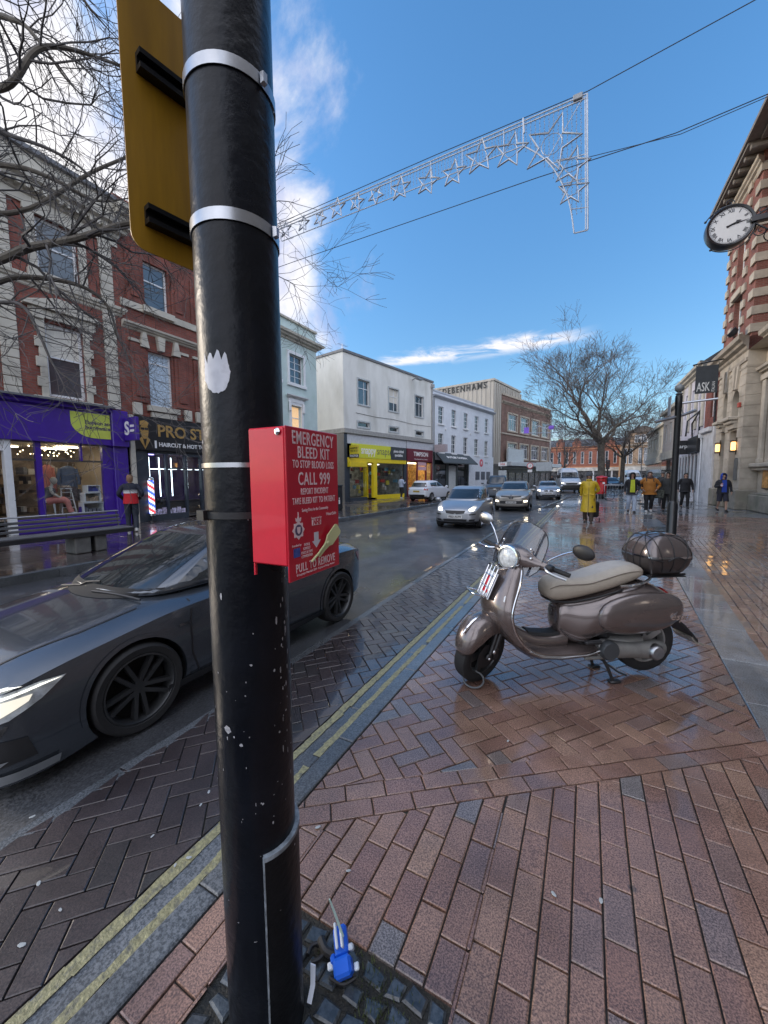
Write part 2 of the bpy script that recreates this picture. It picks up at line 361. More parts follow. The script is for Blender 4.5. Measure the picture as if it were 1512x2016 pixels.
# ---------------------------------------------------------------- the ground
def wet_mat(name, col, dark, speck=140, wet_lo=.13, wet_hi=.42, tint=.4, hue=None, bump=.35, wet_scale=.55,coat=1.0):
    """damp paving: speckled aggregate, patches of standing wet that go glossy"""
    m=bpy.data.materials.new(name); m.use_nodes=True; MATS[name]=m; nt=m.node_tree; N=nt.nodes.new; L=nt.links.new; b=nt.nodes['Principled BSDF']
    tc=N('ShaderNodeTexCoord'); vec=tc.outputs['Object']
    def noise(sc,de=3,ro=.6):
        n=N('ShaderNodeTexNoise'); n.inputs['Scale'].default_value=sc; n.inputs['Detail'].default_value=de; n.inputs['Roughness'].default_value=ro; L(vec,n.inputs['Vector']); return n.outputs['Fac']
    def rng(x,a,b_,c,d):
        r=N('ShaderNodeMapRange'); L(x,r.inputs[0]); r.inputs[1].default_value=a; r.inputs[2].default_value=b_; r.inputs[3].default_value=c; r.inputs[4].default_value=d; return r.outputs[0]
    mx=N('ShaderNodeMix'); mx.data_type='RGBA'; L(rng(noise(speck,3,.7),.4,.6,0,1),mx.inputs['Factor']); mx.inputs['A'].default_value=(*dark,1); mx.inputs['B'].default_value=(*col,1); c=mx.outputs['Result']
    bl=N('ShaderNodeHueSaturation'); L(c,bl.inputs['Color']); L(rng(noise(2.2,6),.3,.7,.72,1.25),bl.inputs['Value']); c=bl.outputs[0]
    if tint:
        at=N('ShaderNodeAttribute'); at.attribute_name='tint'; hs=N('ShaderNodeHueSaturation'); L(c,hs.inputs['Color'])
        L(rng(at.outputs['Fac'],0,1,1-tint,1+tint),hs.inputs['Value']); L(rng(at.outputs['Fac'],.02,.24,.25,1.0),hs.inputs['Saturation'])
        L(rng(at.outputs['Fac'],.0,1.0,.488,.512),hs.inputs['Hue']); c=hs.outputs[0]
    st=noise(.8,7,.65); sg=N('ShaderNodeHueSaturation'); L(c,sg.inputs['Color']); L(rng(st,.36,.6,.66,1.08),sg.inputs['Value']); c=sg.outputs[0]
    vo=N('ShaderNodeTexVoronoi'); vo.inputs['Scale'].default_value=3.6; L(vec,vo.inputs['Vector']); vs_=N('ShaderNodeSeparateColor'); L(vo.outputs['Color'],vs_.inputs[0])
    gm=N('ShaderNodeMath'); gm.operation='MULTIPLY'; L(rng(vo.outputs['Distance'],.05,.075,1,0),gm.inputs[0]); L(rng(vs_.outputs[0],.62,.64,0,.7),gm.inputs[1])
    gx=N('ShaderNodeMix'); gx.data_type='RGBA'; L(gm.outputs[0],gx.inputs['Factor']); L(c,gx.inputs['A']); gx.inputs['B'].default_value=(.035,.032,.032,1); c=gx.outputs['Result']
    L(c,b.inputs['Base Color'])
    wet=noise(wet_scale,5,.62); L(rng(wet,.38,.6,wet_lo,wet_hi),b.inputs['Roughness'])
    bp=N('ShaderNodeBump'); bp.inputs['Distance'].default_value=.003; L(rng(wet,.4,.62,bump*.25,bump),bp.inputs['Strength']); L(noise(speck*.8,3,.7),bp.inputs['Height']); L(bp.outputs[0],b.inputs['Normal'])
    b.inputs['Specular IOR Level'].default_value=.5
    L(rng(wet,.36,.62,coat,coat*.45),b.inputs['Coat Weight']); b.inputs['Coat Roughness'].default_value=.05; b.inputs['Coat IOR'].default_value=1.4
    return m
brick_paver=wet_mat('brick_paver',(.335,.195,.142),(.115,.070,.056),speck=170,tint=.26,wet_lo=.09,wet_hi=.34,bump=.28)
bay_paver=wet_mat('bay_paver',(.066,.049,.048),(.026,.021,.023),speck=150,wet_lo=.2,wet_hi=.42,tint=.25)
granite=wet_mat('granite_slab',(.235,.25,.265),(.11,.118,.125),speck=130,tint=.18,wet_lo=.14,wet_hi=.4)
kerb_granite=wet_mat('kerb_granite',(.15,.16,.17),(.05,.055,.06),speck=110,tint=.2,wet_lo=.22,wet_hi=.5,bump=.6)
asphalt=wet_mat('wet_asphalt',(.085,.088,.095),(.034,.036,.040),speck=60,wet_lo=.24,wet_hi=.5,tint=0,bump=.8,wet_scale=.3,coat=.4)
far_paving=wet_mat('far_paving',(.085,.066,.062),(.045,.038,.038),speck=40,wet_lo=.1,wet_hi=.36,tint=.3,wet_scale=.5)
sett_stone=wet_mat('sett_stone',(.072,.084,.092),(.028,.034,.04),speck=60,wet_lo=.25,wet_hi=.5,tint=.3,bump=.9)
joint=mat('joint_sand',(.030,.027,.025),.8,var=.5,scale=30,dirt=(.026,.032,.016),dscale=1.6)
soil=mat('wet_soil',(.018,.017,.013),.7,var=.5,scale=40,bump=.6)
yellow_line=mat('yellow_line',(.27,.25,.135),.5,var=.4,scale=50,dirt=(.09,.09,.085),dscale=30,bump=.5,bscale=90)
def clip_poly(poly, region):                         # Sutherland-Hodgman, convex counter-clockwise region
    out=list(poly)
    for i in range(len(region)):
        a=region[i]; b=region[(i+1)%len(region)]; nx,ny=-(b[1]-a[1]),b[0]-a[0]; src=out; out=[]
        if not src: return []
        for k in range(len(src)):
            p=src[k]; q=src[(k+1)%len(src)]
            dp=(p[0]-a[0])*nx+(p[1]-a[1])*ny; dq=(q[0]-a[0])*nx+(q[1]-a[1])*ny
            if dp>=0: out.append(p)
            if (dp>=0)!=(dq>=0):
                t=dp/(dp-dq); out.append((p[0]+(q[0]-p[0])*t,p[1]+(q[1]-p[1])*t))
    return out
def area(p): return abs(sum(p[i][0]*p[(i+1)%len(p)][1]-p[(i+1)%len(p)][0]*p[i][1] for i in range(len(p))))/2
rg=random.Random(11)
def add_brick(mb, poly, ztop, depth, bev, jit, tint=None):
    """one paver: flat top, small chamfer, sides going down into the joint"""
    poly=[p for i,p in enumerate(poly) if (p[0]-poly[i-1][0])**2+(p[1]-poly[i-1][1])**2>1e-7]
    n=len(poly)
    if n<3 or area(poly)<6e-4: return
    s=sum(poly[i][0]*poly[(i+1)%n][1]-poly[(i+1)%n][0]*poly[i][1] for i in range(n))
    if s<0: poly=poly[::-1]
    cx=sum(p[0] for p in poly)/n; cy=sum(p[1] for p in poly)/n
    def inset(d):
        out=[]
        for i in range(n):
            a,b,c=V(poly[i-1]),V(poly[i]),V(poly[(i+1)%n]); e1=(b-a).normalized(); e2=(c-b).normalized()
            n1=V((-e1.y,e1.x)); n2=V((-e2.y,e2.x)); k=1+n1.dot(n2); out.append(b+(n1+n2)*(d/max(k,.4)))
        return out
    tx,ty,dz=rg.gauss(0,jit*3.2),rg.gauss(0,jit*3.2),rg.gauss(0,jit*.30)-(.0025*rg.random() if rg.random()<.08 and jit>.0015 else 0)
    zf=lambda p: ztop+dz+tx*(p[0]-cx)+ty*(p[1]-cy)
    jn=.003
    o=inset(jn); t=inset(jn+bev)
    b=len(mb.v); mb.v+=[V((p.x,p.y,ztop-depth)) for p in o]+[V((p.x,p.y,zf(p)-bev*.8)) for p in o]+[V((p.x+rg.gauss(0,.0011),p.y+rg.gauss(0,.0011),zf(p))) for p in t]
    for i in range(n):
        j=(i+1)%n
        for l in (0,1): mb.f.append([b+l*n+i,b+l*n+j,b+(l+1)*n+j,b+(l+1)*n+i]); mb.m.append(0); mb.s.append(False)
    mb.f.append([b+2*n+i for i in range(n)]); mb.m.append(0); mb.s.append(False)
    tv=tint if tint is not None else (rg.uniform(.0,.12) if rg.random()<.06 else min(1,max(.13,rg.gauss(.5,.22))))
    mb.t+=[tv]*(3*n)
def pave(mb, regions, ang, pattern, L=.2, W=.1, org=(0,0), ztop=0.0, bev=.0035, jit=.0022, depth=.016):
    """bricks of one pattern turned by ang (degrees clockwise from the street), clipped to convex regions"""
    ca,sa=math.cos(R(ang)),math.sin(R(ang))
    toW=lambda a,b:(org[0]+a*sa+b*ca, org[1]+a*ca-b*sa)          # a along the brick axis, b across
    toL=lambda x,y:((x-org[0])*sa+(y-org[1])*ca,(x-org[0])*ca-(y-org[1])*sa)
    for reg in regions:
        if sum(reg[i][0]*reg[(i+1)%len(reg)][1]-reg[(i+1)%len(reg)][0]*reg[i][1] for i in range(len(reg)))<0: reg=reg[::-1]
        ls=[toL(*p) for p in reg]; a0,a1=min(p[0] for p in ls),max(p[0] for p in ls); b0,b1=min(p[1] for p in ls),max(p[1] for p in ls)
        zf=ztop
        rects=[]
        if pattern=='bond':
            for r in range(math.floor(b0/W)-1,math.ceil(b1/W)+1):
                off=(r%2)*L*.5+((r*37)%7)*.012
                for k in range(math.floor((a0-off)/L)-1,math.ceil((a1-off)/L)+1): rects.append((off+k*L,off+(k+1)*L,r*W,(r+1)*W))
        else:
            for i in range(math.floor(a0/W)-2,math.ceil(a1/W)+2):
                for j in range(math.floor(b0/W)-2,math.ceil(b1/W)+2):
                    d=(i-j)%4
                    if d==0: rects.append((i*W,(i+2)*W,j*W,(j+1)*W))
                    elif d==3: rects.append((i*W,(i+1)*W,j*W,(j+2)*W))
        for x0,x1,y0,y1 in rects:
            q=[toW(x0,y0),toW(x1,y0),toW(x1,y1),toW(x0,y1)]
            q=clip_poly(q if True else q, reg) if True else q
            if len(q)>=3: add_brick(mb,q,zf,depth,bev,jit)
KX=-1.175; CHX=-1.455                                # back of the kerb, road-side edge of the channel stones
def band_y(x, o=0.0): return 2.08+o+(x-0.0)*.762      # near edge of the two-course brick band
def gran_l(y): return .80+.066*y if y<12 else 1.59+.03*(y-12)
def gran_r(y): return .98+.101*y if y<12 else 2.19+.03*(y-12)
def edge_r(y):                                       # right edge of the asphalt
    P=[(-6,-2.25),(2,-2.29),(6,-2.38),(12,-2.42),(20,-2.2),(33,-1.35),(46,.2),(60,2.6),(80,7.5)]
    for (a,xa),(b,xb) in zip(P,P[1:]):
        if y<=b: return xa+(xb-xa)*max(0,(y-a)/(b-a))
    return P[-1][1]
def edge_l(y):                                       # kerb of the far pavement
    P=[(-12,-8.3),(2.4,-8.35),(12,-8.6),(21,-8.3),(30,-7.7),(45,-6.0),(60,-3.4),(80,1.5)]
    for (a,xa),(b,xb) in zip(P,P[1:]):
        if y<=b: return xa+(xb-xa)*max(0,(y-a)/(b-a))
    return P[-1][1]
ROAD_Z=-.15
def struct(o): o['kind']='structure'; return o
def build_ground():
    g=MB()
    g.quad((-400,-300,-.55),(400,-300,-.55),(400,500,-.55),(-400,500,-.55)); struct(g.build('terrain',mat('terrain_soil',(.06,.055,.05),.9)))
    # carriageway, one sheet between the two kerbs, cambered at the near side
    ys=[-40,-12,-6,0,2,4,6,8,10,12,14,16,18,20,23,26,30,34,38,42,46,50,55,60,66,72,80,90,110]
    rows=[]
    for y in ys:
        r=edge_r(y); l=edge_l(y)
        rows.append([(l-.05,y,ROAD_Z-.01),(l+.4,y,ROAD_Z-.005),((l+r)/2,y,ROAD_Z+.05),(r-1.1,y,ROAD_Z+.02),(r-.25,y,ROAD_Z+.03),(r,y,-.062)])
    g=MB(); g.loft(rows,0,True,False,False); struct(g.build('road',asphalt))
    # pavement beds (sand in the joints)
    g=MB()
    rows=[[(edge_r(y) if y>26 else KX+(edge_r(y)-KX)*max(0,min(1,(y-21)/5)),y,-.012),(60,y,-.012)] for y in ys if y<=90]
    g.loft(rows,0,False,False,False); rows=[[(CHX-.02,y,-.020),(KX+.02,y,-.014)] for y in ys if y<=26]; g.loft(rows,0,False,False,False)
    rows=[[(edge_r(y)-.0,y,-.062),(CHX,y,-.018)] for y in ys if y<=26]; g.loft(rows,0,False,False,False)
    struct(g.build('pavement_bed',joint))
    # brick pavement, near zone in straight courses with a hole for the setts round the column
    mb=MB(); mb.t=[]
    sy=.985; xr=-.30; xl=-.99; gx=lambda y: gran_l(y)
    x1=.93
    def top(x): return band_y(x)
    pave(mb,[[(xr,-.4),(4.6,-.4),(4.6,band_y(.95)),(.95,band_y(.95)),(xr,top(xr))],
             [(xl,sy),(xr,sy),(xr,top(xr)),(xl,top(xl))],
             [(KX,-.4),(xl,-.4),(xl,top(xl)),(KX,top(KX))]],0,'bond',org=(.005,.068))
    c53,s53=math.cos(R(52.7)),math.sin(R(52.7))
    pave(mb,[[(KX,band_y(KX)),(.99,band_y(.99)),(1.02,band_y(1.02,.25)),(KX,band_y(KX,.25))]],52.7,'bond',org=(0,2.08+.0),L=.2,W=.1)
    ytop=19.0
    pave(mb,[[(KX,band_y(KX,.25)),(gx(band_y(.95,.25)),band_y(.95,.25)),(gran_l(12),12),(gran_l(ytop),ytop),(KX-.0,ytop)]],40,'herring',org=(.03,2.2),jit=.0012)
    pave(mb,[[(gran_r(2.6),band_y(.95)),(6.6,band_y(.95)),(6.6,12),(gran_r(12),12)]],6,'bond',org=(1.2,2.6))
    pave(mb,[[(gran_r(12),12),(6.9,12),(6.9,19),(gran_r(19),19)]],96,'bond',org=(1.2,2.6))
    struct(mb.build('brick_pavement',brick_paver,recalc=False))
    # granite band along the pavement
    mb=MB(); mb.t=[]
    y=band_y(.95); k=0
    while y<30:
        l=.62+.25*((k*7)%3)/2; y2=y+l
        for a,b in (((0,.5),(.5,1)) if k%3==1 else ((0,1),)) if False else ((0,1),):
            add_brick(mb,[(gran_l(y),y),(gran_r(y),y),(gran_r(y2),y2),(gran_l(y2),y2)],.0,.016,.004,.001,rg.uniform(.2,.9))
        y=y2; k+=1
    # flagged part of the pavement further on: one course of large slabs after another
    yy=19.0
    while yy<60:
        step=.45
        xa=edge_r(yy)+.35 if yy>24 else KX
        x=xa; i=0
        while x<9:
            w=.6+.3*rg.random()
            if not (gran_l(yy)-.01<x<gran_r(yy) and yy<30): add_brick(mb,[(x,yy),(x+w,yy),(x+w,yy+step),(x,yy+step)],.0,.016,.004,.0008,rg.uniform(.05,.95))
            x+=w; i+=1
        yy+=step
    struct(mb.build('granite_paving',granite,recalc=False))
    # kerb and channel stones with the double yellow line
    mb=MB(); mb.t=[]; y=-3.0
    while y<24:
        l=.9+.12*rg.random()
        add_brick(mb,[(KX-.112,y),(KX-.002,y),(KX-.002,y+l),(KX-.112,y+l)],.004,.02,.006,.0006,rg.uniform(.1,.7))
        add_brick(mb,[(CHX,y+.31),(KX-.114,y+.31),(KX-.114,y+l+.31),(CHX,y+l+.31)],-.006,.02,.006,.0006,rg.uniform(.1,.7))
        y+=l
    y=21.5
    while y<80:                                       # plain kerb where the bay has ended
        e0,e1=edge_r(y),edge_r(y+.9)
        add_brick(mb,[(e0+.0,y),(e0+.14,y),(e1+.14,y+.9),(e1+.0,y+.9)],.0,.14,.01,.0006,rg.uniform(.3,.9)); y+=.9
    y=-12
    while y<78:
        e0,e1=edge_l(y),edge_l(y+.9)
        add_brick(mb,[(e0-.14,y),(e0,y),(e1,y+.9),(e1-.14,y+.9)],.0,.17,.012,.0006,rg.uniform(.1,.7)); y+=.9
    y=-3.0
    while y<21:                                       # strip of stones along the asphalt
        l=.55+.1*rg.random(); e0,e1=edge_r(y),edge_r(y+l)
        add_brick(mb,[(e0,y),(e0+.09,y),(e1+.09,y+l),(e1,y+l)],-.045,.03,.005,.0008,rg.uniform(.1,.8)); y+=l
    struct(mb.build('kerb',kerb_granite,recalc=False))
    mb=MB(); r2=random.Random(5)
    for x0,w in ((-1.445,.05),(-1.325,.04)):
        y=-3.0
        while y<22:                                   # worn line: ragged edges, small breaks
            l=.06+.05*r2.random()
            if r2.random()<.985:
                a,b=r2.gauss(0,.0035),r2.gauss(0,.0035)
                if mb.v and abs(pe-y)<1e-6: pass
                mb.quad((x0+a,y,-.0015),(x0+w+b,y,-.0015),(x0+w+r2.gauss(0,.003),y+l,-.0015),(x0+r2.gauss(0,.003),y+l,-.0015))
            pe=y+l; y+=l
    struct(mb.build('road_marking',yellow_line))
    # dark herringbone loading bay, sloping down to the road
    mb=MB(); mb.t=[]
    pave(mb,[[(-2.26,-2.5),(CHX,-2.5),(CHX,21.0),(-2.33,21.0)],],45,'herring',org=(CHX,.3),bev=.003,jit=.002)
    for i,p in enumerate(mb.v):
        t=(CHX-p.x)/.83; p.z+=-.006-.042*max(0,t)
    struct(mb.build('loading_bay',bay_paver,recalc=False))
    # cobbled square round the column: soil and setts
    g=MB(); g.quad((xl,-.4,-.011),(xr,-.4,-.011),(xr,sy,-.011),(xl,sy,-.011)); struct(g.build('soil',soil))
    mb=MB(); mb.t=[]; r3=random.Random(3)
    n=0; y=-.4
    while y<sy-.02:
        x=xl+.004+(n%2)*.03
        while x<xr-.03:
            w=.066+.018*r3.random(); h=.068
            j=lambda: r3.gauss(0,.006)
            if (V((x+w/2,y+h/2))-V((-.775,.715))).length>.12:
                q=[(x+.004+j(),y+.005+j()),(min(x+w-.004,xr-.004)+j(),y+.005+j()),(min(x+w-.004,xr-.004)+j(),y+h-.005+j()),(x+.004+j(),y+h-.005+j())]
                add_brick(mb,q,-.002,.02,.006,.0025,rg.uniform(.0,1))
            x+=w
        y+=.069; n+=1
    struct(mb.build('setts',sett_stone,recalc=False))
    # far pavement
    mb=MB(); mb.t=[]
    y=-12
    while y<70:
        st=.6
        x=edge_l(y)-.14
        while x>-20:
            w=.75+.4*rg.random(); 
            add_brick(mb,[(x-w,y),(x,y),(x,y+st),(x-w,y+st)],.0,.02,.004,.0018,rg.uniform(.13,1)); x-=w
        y+=st
    struct(mb.build('far_pavement',far_paving,recalc=False))
    g=MB(); rows=[[(edge_l(y)-.05,y,-.012),(-45,y,-.012)] for y in ys if y<=90]; g.loft(rows,0,False,False,False); struct(g.build('far_pavement_bed',joint))
    # square at the far end
    g=MB(); g.quad((-60,80,-.02),(80,80,-.02),(80,160,-.02),(-60,160,-.02)); struct(g.build('square',asphalt))
build_ground()
# ---------------------------------------------------------------- buildings
red_brick=brick_mat('red_brick',(.235,.066,.046),(.16,.045,.034),(.15,.10,.085))
brown_brick=brick_mat('brown_brick',(.18,.095,.072),(.13,.07,.055),(.15,.11,.09))
bank_brick=brick_mat('bank_brick',(.235,.08,.06),(.18,.062,.048),(.22,.14,.11))
cream_paint=mat('cream_paint',(.50,.47,.40),.7,var=.12,scale=2.5,dirt=(.30,.28,.24),dscale=1.2,bump=.15,bscale=30)
weather_stone=mat('weather_stone',(.36,.31,.25),.85,var=.2,scale=3,dirt=(.19,.17,.145),dscale=1.1,bump=.3,bscale=25)
bank_stone=mat('bank_stone',(.45,.395,.32),.85,var=.16,scale=2.2,dirt=(.26,.225,.18),dscale=.9,bump=.3,bscale=25)
dark_stone=mat('dark_stone',(.10,.095,.09),.85,var=.3,scale=4,bump=.3)
purple_paint=mat('purple_paint',(.050,.016,.27),.35,var=.1,scale=4,coat=.2)
lime_paint=mat('lime_paint',(.52,.60,.10),.45,var=.05)
green_render=mat('green_render',(.50,.61,.60),.8,var=.08,scale=3,dirt=(.40,.52,.48),bump=.25,bscale=20)
cream_render=mat('cream_render',(.64,.645,.62),.85,var=.08,scale=2,dirt=(.44,.44,.40),dscale=.7,stretch=(1,.35,1),bump=.15,bscale=20)
blue_render=mat('blue_render',(.63,.67,.73),.8,var=.06,scale=2,dirt=(.52,.56,.62),dscale=.6,bump=.15,bscale=20)
lilac_render=mat('lilac_render',(.56,.54,.60),.8,var=.1,scale=2,dirt=(.42,.41,.45),bump=.15)
concrete=mat('ribbed_concrete',(.40,.375,.33),.9,var=.16,scale=3,dirt=(.29,.27,.24),stretch=(1,.2,1),bump=.3)
lead=mat('lead_flashing',(.13,.135,.15),.6,var=.2,scale=5)
slate=mat('slate',(.075,.08,.09),.6,var=.3,scale=7,bump=.3)
upvc=mat('window_frame_white',(.68,.70,.72),.4,var=.05)
black_shop=mat('black_shopfront',(.014,.015,.018),.35,var=.2)
navy_shop=mat('dark_slate_panel',(.035,.045,.06),.4,var=.2)
gold=mat('gold_letters',(.55,.36,.13),.35,metal=.7,var=.12)
white_letter=mat('white_letters',(.78,.78,.78),.5,var=.03)
yellow_paint=mat('yellow_paint',(.72,.56,.02),.4,var=.06)
lime_sign=mat('lime_sign',(.60,.62,.04),.4,var=.04)
maroon=mat('maroon_sign',(.13,.015,.03),.35,var=.08)
shop_glass=glass_mat('shop_glass',mix=.1)
dim_glass=glass_mat('dim_shop_glass',col=(.8,.84,.86),mix=.5)
warm_wall=mat('warm_interior',(.62,.52,.40),.8,var=.12,scale=3)
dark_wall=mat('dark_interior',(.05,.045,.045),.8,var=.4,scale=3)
lamp_warm=mat('shop_lamp',(1,.9,.75),.5,emit=(1,.80,.55),estr=4)
lamp_strip=mat('ceiling_strip',(1,.95,.85),.5,emit=(1,.87,.68),estr=2.4)
lamp_cool=mat('neon_strip',(.9,.95,1),.5,emit=(.75,.9,1),estr=2.2)
curtain=mat('net_curtain',(.60,.58,.52),.85,var=.15,scale=12,stretch=(6,1,1))
blind_warm=mat('warm_blind',(.70,.5,.3),.8,var=.1,emit=(1,.62,.30),estr=.16)
def wall_open(mb, x0,x1,y0,y1, ops, depth=.14, z=0.0, mi=0, back=True):
    """flat front at z with rectangular openings and their reveals"""
    xs=sorted({x0,x1,*[min(max(v,x0),x1) for o in ops for v in o[:2]]}); ys=sorted({y0,y1,*[min(max(v,y0),y1) for o in ops for v in o[2:4]]})
    for i in range(len(xs)-1):
        for j in range(len(ys)-1):
            cx,cy=(xs[i]+xs[i+1])/2,(ys[j]+ys[j+1])/2
            if any(o[0]<cx<o[1] and o[2]<cy<o[3] for o in ops): continue
            mb.quad((xs[i],ys[j],z),(xs[i+1],ys[j],z),(xs[i+1],ys[j+1],z),(xs[i],ys[j+1],z),mi)
    for a,b,c,d in [o[:4] for o in ops]:
        for p,q in (((a,c),(a,d)),((a,d),(b,d)),((b,d),(b,c)),((b,c),(a,c))):
            mb.quad((p[0],p[1],z),(q[0],q[1],z),(q[0],q[1],z-depth),(p[0],p[1],z-depth),mi)
def body(mb, x0,x1,y0,y1,zb, mi=0, top=True, mt=None):
    """sides, back and flat roof of a block behind its front"""
    mb.quad((x0,y0,0),(x0,y1,0),(x0,y1,zb),(x0,y0,zb),mi); mb.quad((x1,y0,0),(x1,y1,0),(x1,y1,zb),(x1,y0,zb),mi); mb.quad((x0,y0,zb),(x1,y0,zb),(x1,y1,zb),(x0,y1,zb),mi)
    if top: mb.quad((x0,y1,0),(x1,y1,0),(x1,y1,zb),(x0,y1,zb),mi if mt is None else mt)
def window(par, x0,x1,y0,y1, z=-.1, fw=.06, rail=None, mull=(), bars=0, fm=None, gm=None, blind=None, bm=None):
    fm=fm or upvc; gm=gm or sky_glass
    f=MB(); d=.05
    for a in ((x0,x0+fw,y0,y1),(x1-fw,x1,y0,y1),(x0+fw,x1-fw,y0,y0+fw),(x0+fw,x1-fw,y1-fw,y1)): f.box(*a,z-d,z)
    if rail: f.box(x0+fw,x1-fw,y0+(y1-y0)*rail-.025,y0+(y1-y0)*rail+.025,z-d,z+.004)
    for mx in mull: f.box(x0+(x1-x0)*mx-.02,x0+(x1-x0)*mx+.02,y0+fw,y1-fw,z-d,z-.006)
    for k in range(bars): yy=y0+(y1-y0)*(k+1)/(bars+1); f.box(x0+fw,x1-fw,yy-.012,yy+.012,z-d,z-.01)
    w=f.build('window',fm,par)
    g=MB(); g.quad((x0+fw*.5,y0+fw*.5,z-.03),(x1-fw*.5,y0+fw*.5,z-.03),(x1-fw*.5,y1-fw*.5,z-.03),(x0+fw*.5,y1-fw*.5,z-.03)); g.build('pane',gm,w)
    if blind is not None:
        b=MB(); yb=y1-(y1-y0)*blind; b.quad((x0+fw,yb,z-.024),(x1-fw,yb,z-.024),(x1-fw,y1-fw,z-.024),(x0+fw,y1-fw,z-.024)); b.build('blind',bm or curtain,w)
    return w
def moulding(mb, x0,x1,y, prof, mi=0, z0=0.0, ends=True):
    """run of cornice: profile of (dy, dz) swept along x, returned square at the ends"""
    pts=[(dy,dz) for dy,dz in prof]; n=len(pts)
    vs=[(x0-(dz if ends else 0),y+dy,z0+dz) for dy,dz in pts]+[(x1+(dz if ends else 0),y+dy,z0+dz) for dy,dz in pts]
    fs=[[i,i+1,n+i+1,n+i] for i in range(n-1)]+[list(range(n)),list(range(n,2*n))]
    mb.add(vs,fs,mi)
CORN=[(0,0.002),(.04,.05),(.10,.06),(.14,.16),(.2,.18),(.24,.26),(.34,.28),(.36,.24),(.36,.002)]
def corn(h,d): return [(a/.36*h,max(.002,b/.28*d)) for a,b in CORN]
def building(name,label,fr,group=None):
    o=thing(name,label,'building',group=group); o.matrix_world=fr; return o
def on(fr, px, py, dz=0.0):                          # pixel -> (x, y) on the face (dz in front of it)
    n=fr.col[2].xyz; p0=fr.col[3].xyz+n*dz; r=ray(px,py); e=V((0,0,EYE)); t=(p0-e).dot(n)/r.dot(n)
    q=fr.inverted()@(e+r*t); return q.x,q.y
def room(par, x0,x1,y0,y1, depth, wall, floor, strips=(), z0=-.16, name='shop_interior', lm=None, back=None):
    g=MB(); zb=-depth
    g.quad((x0,y0,zb),(x1,y0,zb),(x1,y1,zb),(x0,y1,zb),1 if back else 0); g.quad((x0,y0,z0),(x0,y1,z0),(x0,y1,zb),(x0,y0,zb)); g.quad((x1,y0,z0),(x1,y1,z0),(x1,y1,zb),(x1,y0,zb)); g.quad((x0,y1,z0),(x1,y1,z0),(x1,y1,zb),(x0,y1,zb)); g.quad((x0,y0,z0),(x1,y0,z0),(x1,y0,zb),(x0,y0,zb),2)
    o=g.build(name,[wall,back or wall,floor],par)
    if strips:
        s=MB()
        for a,b,zz in strips: s.box(a,b,y1-.06,y1-.03,zz-.06,zz+.06)
        s.build('ceiling_light',lm or lamp_strip,o)
    return o
FX=-14.6
def left_frame(y0): return frame_of((FX,y0,0),(0,1,0),(1,0,0))
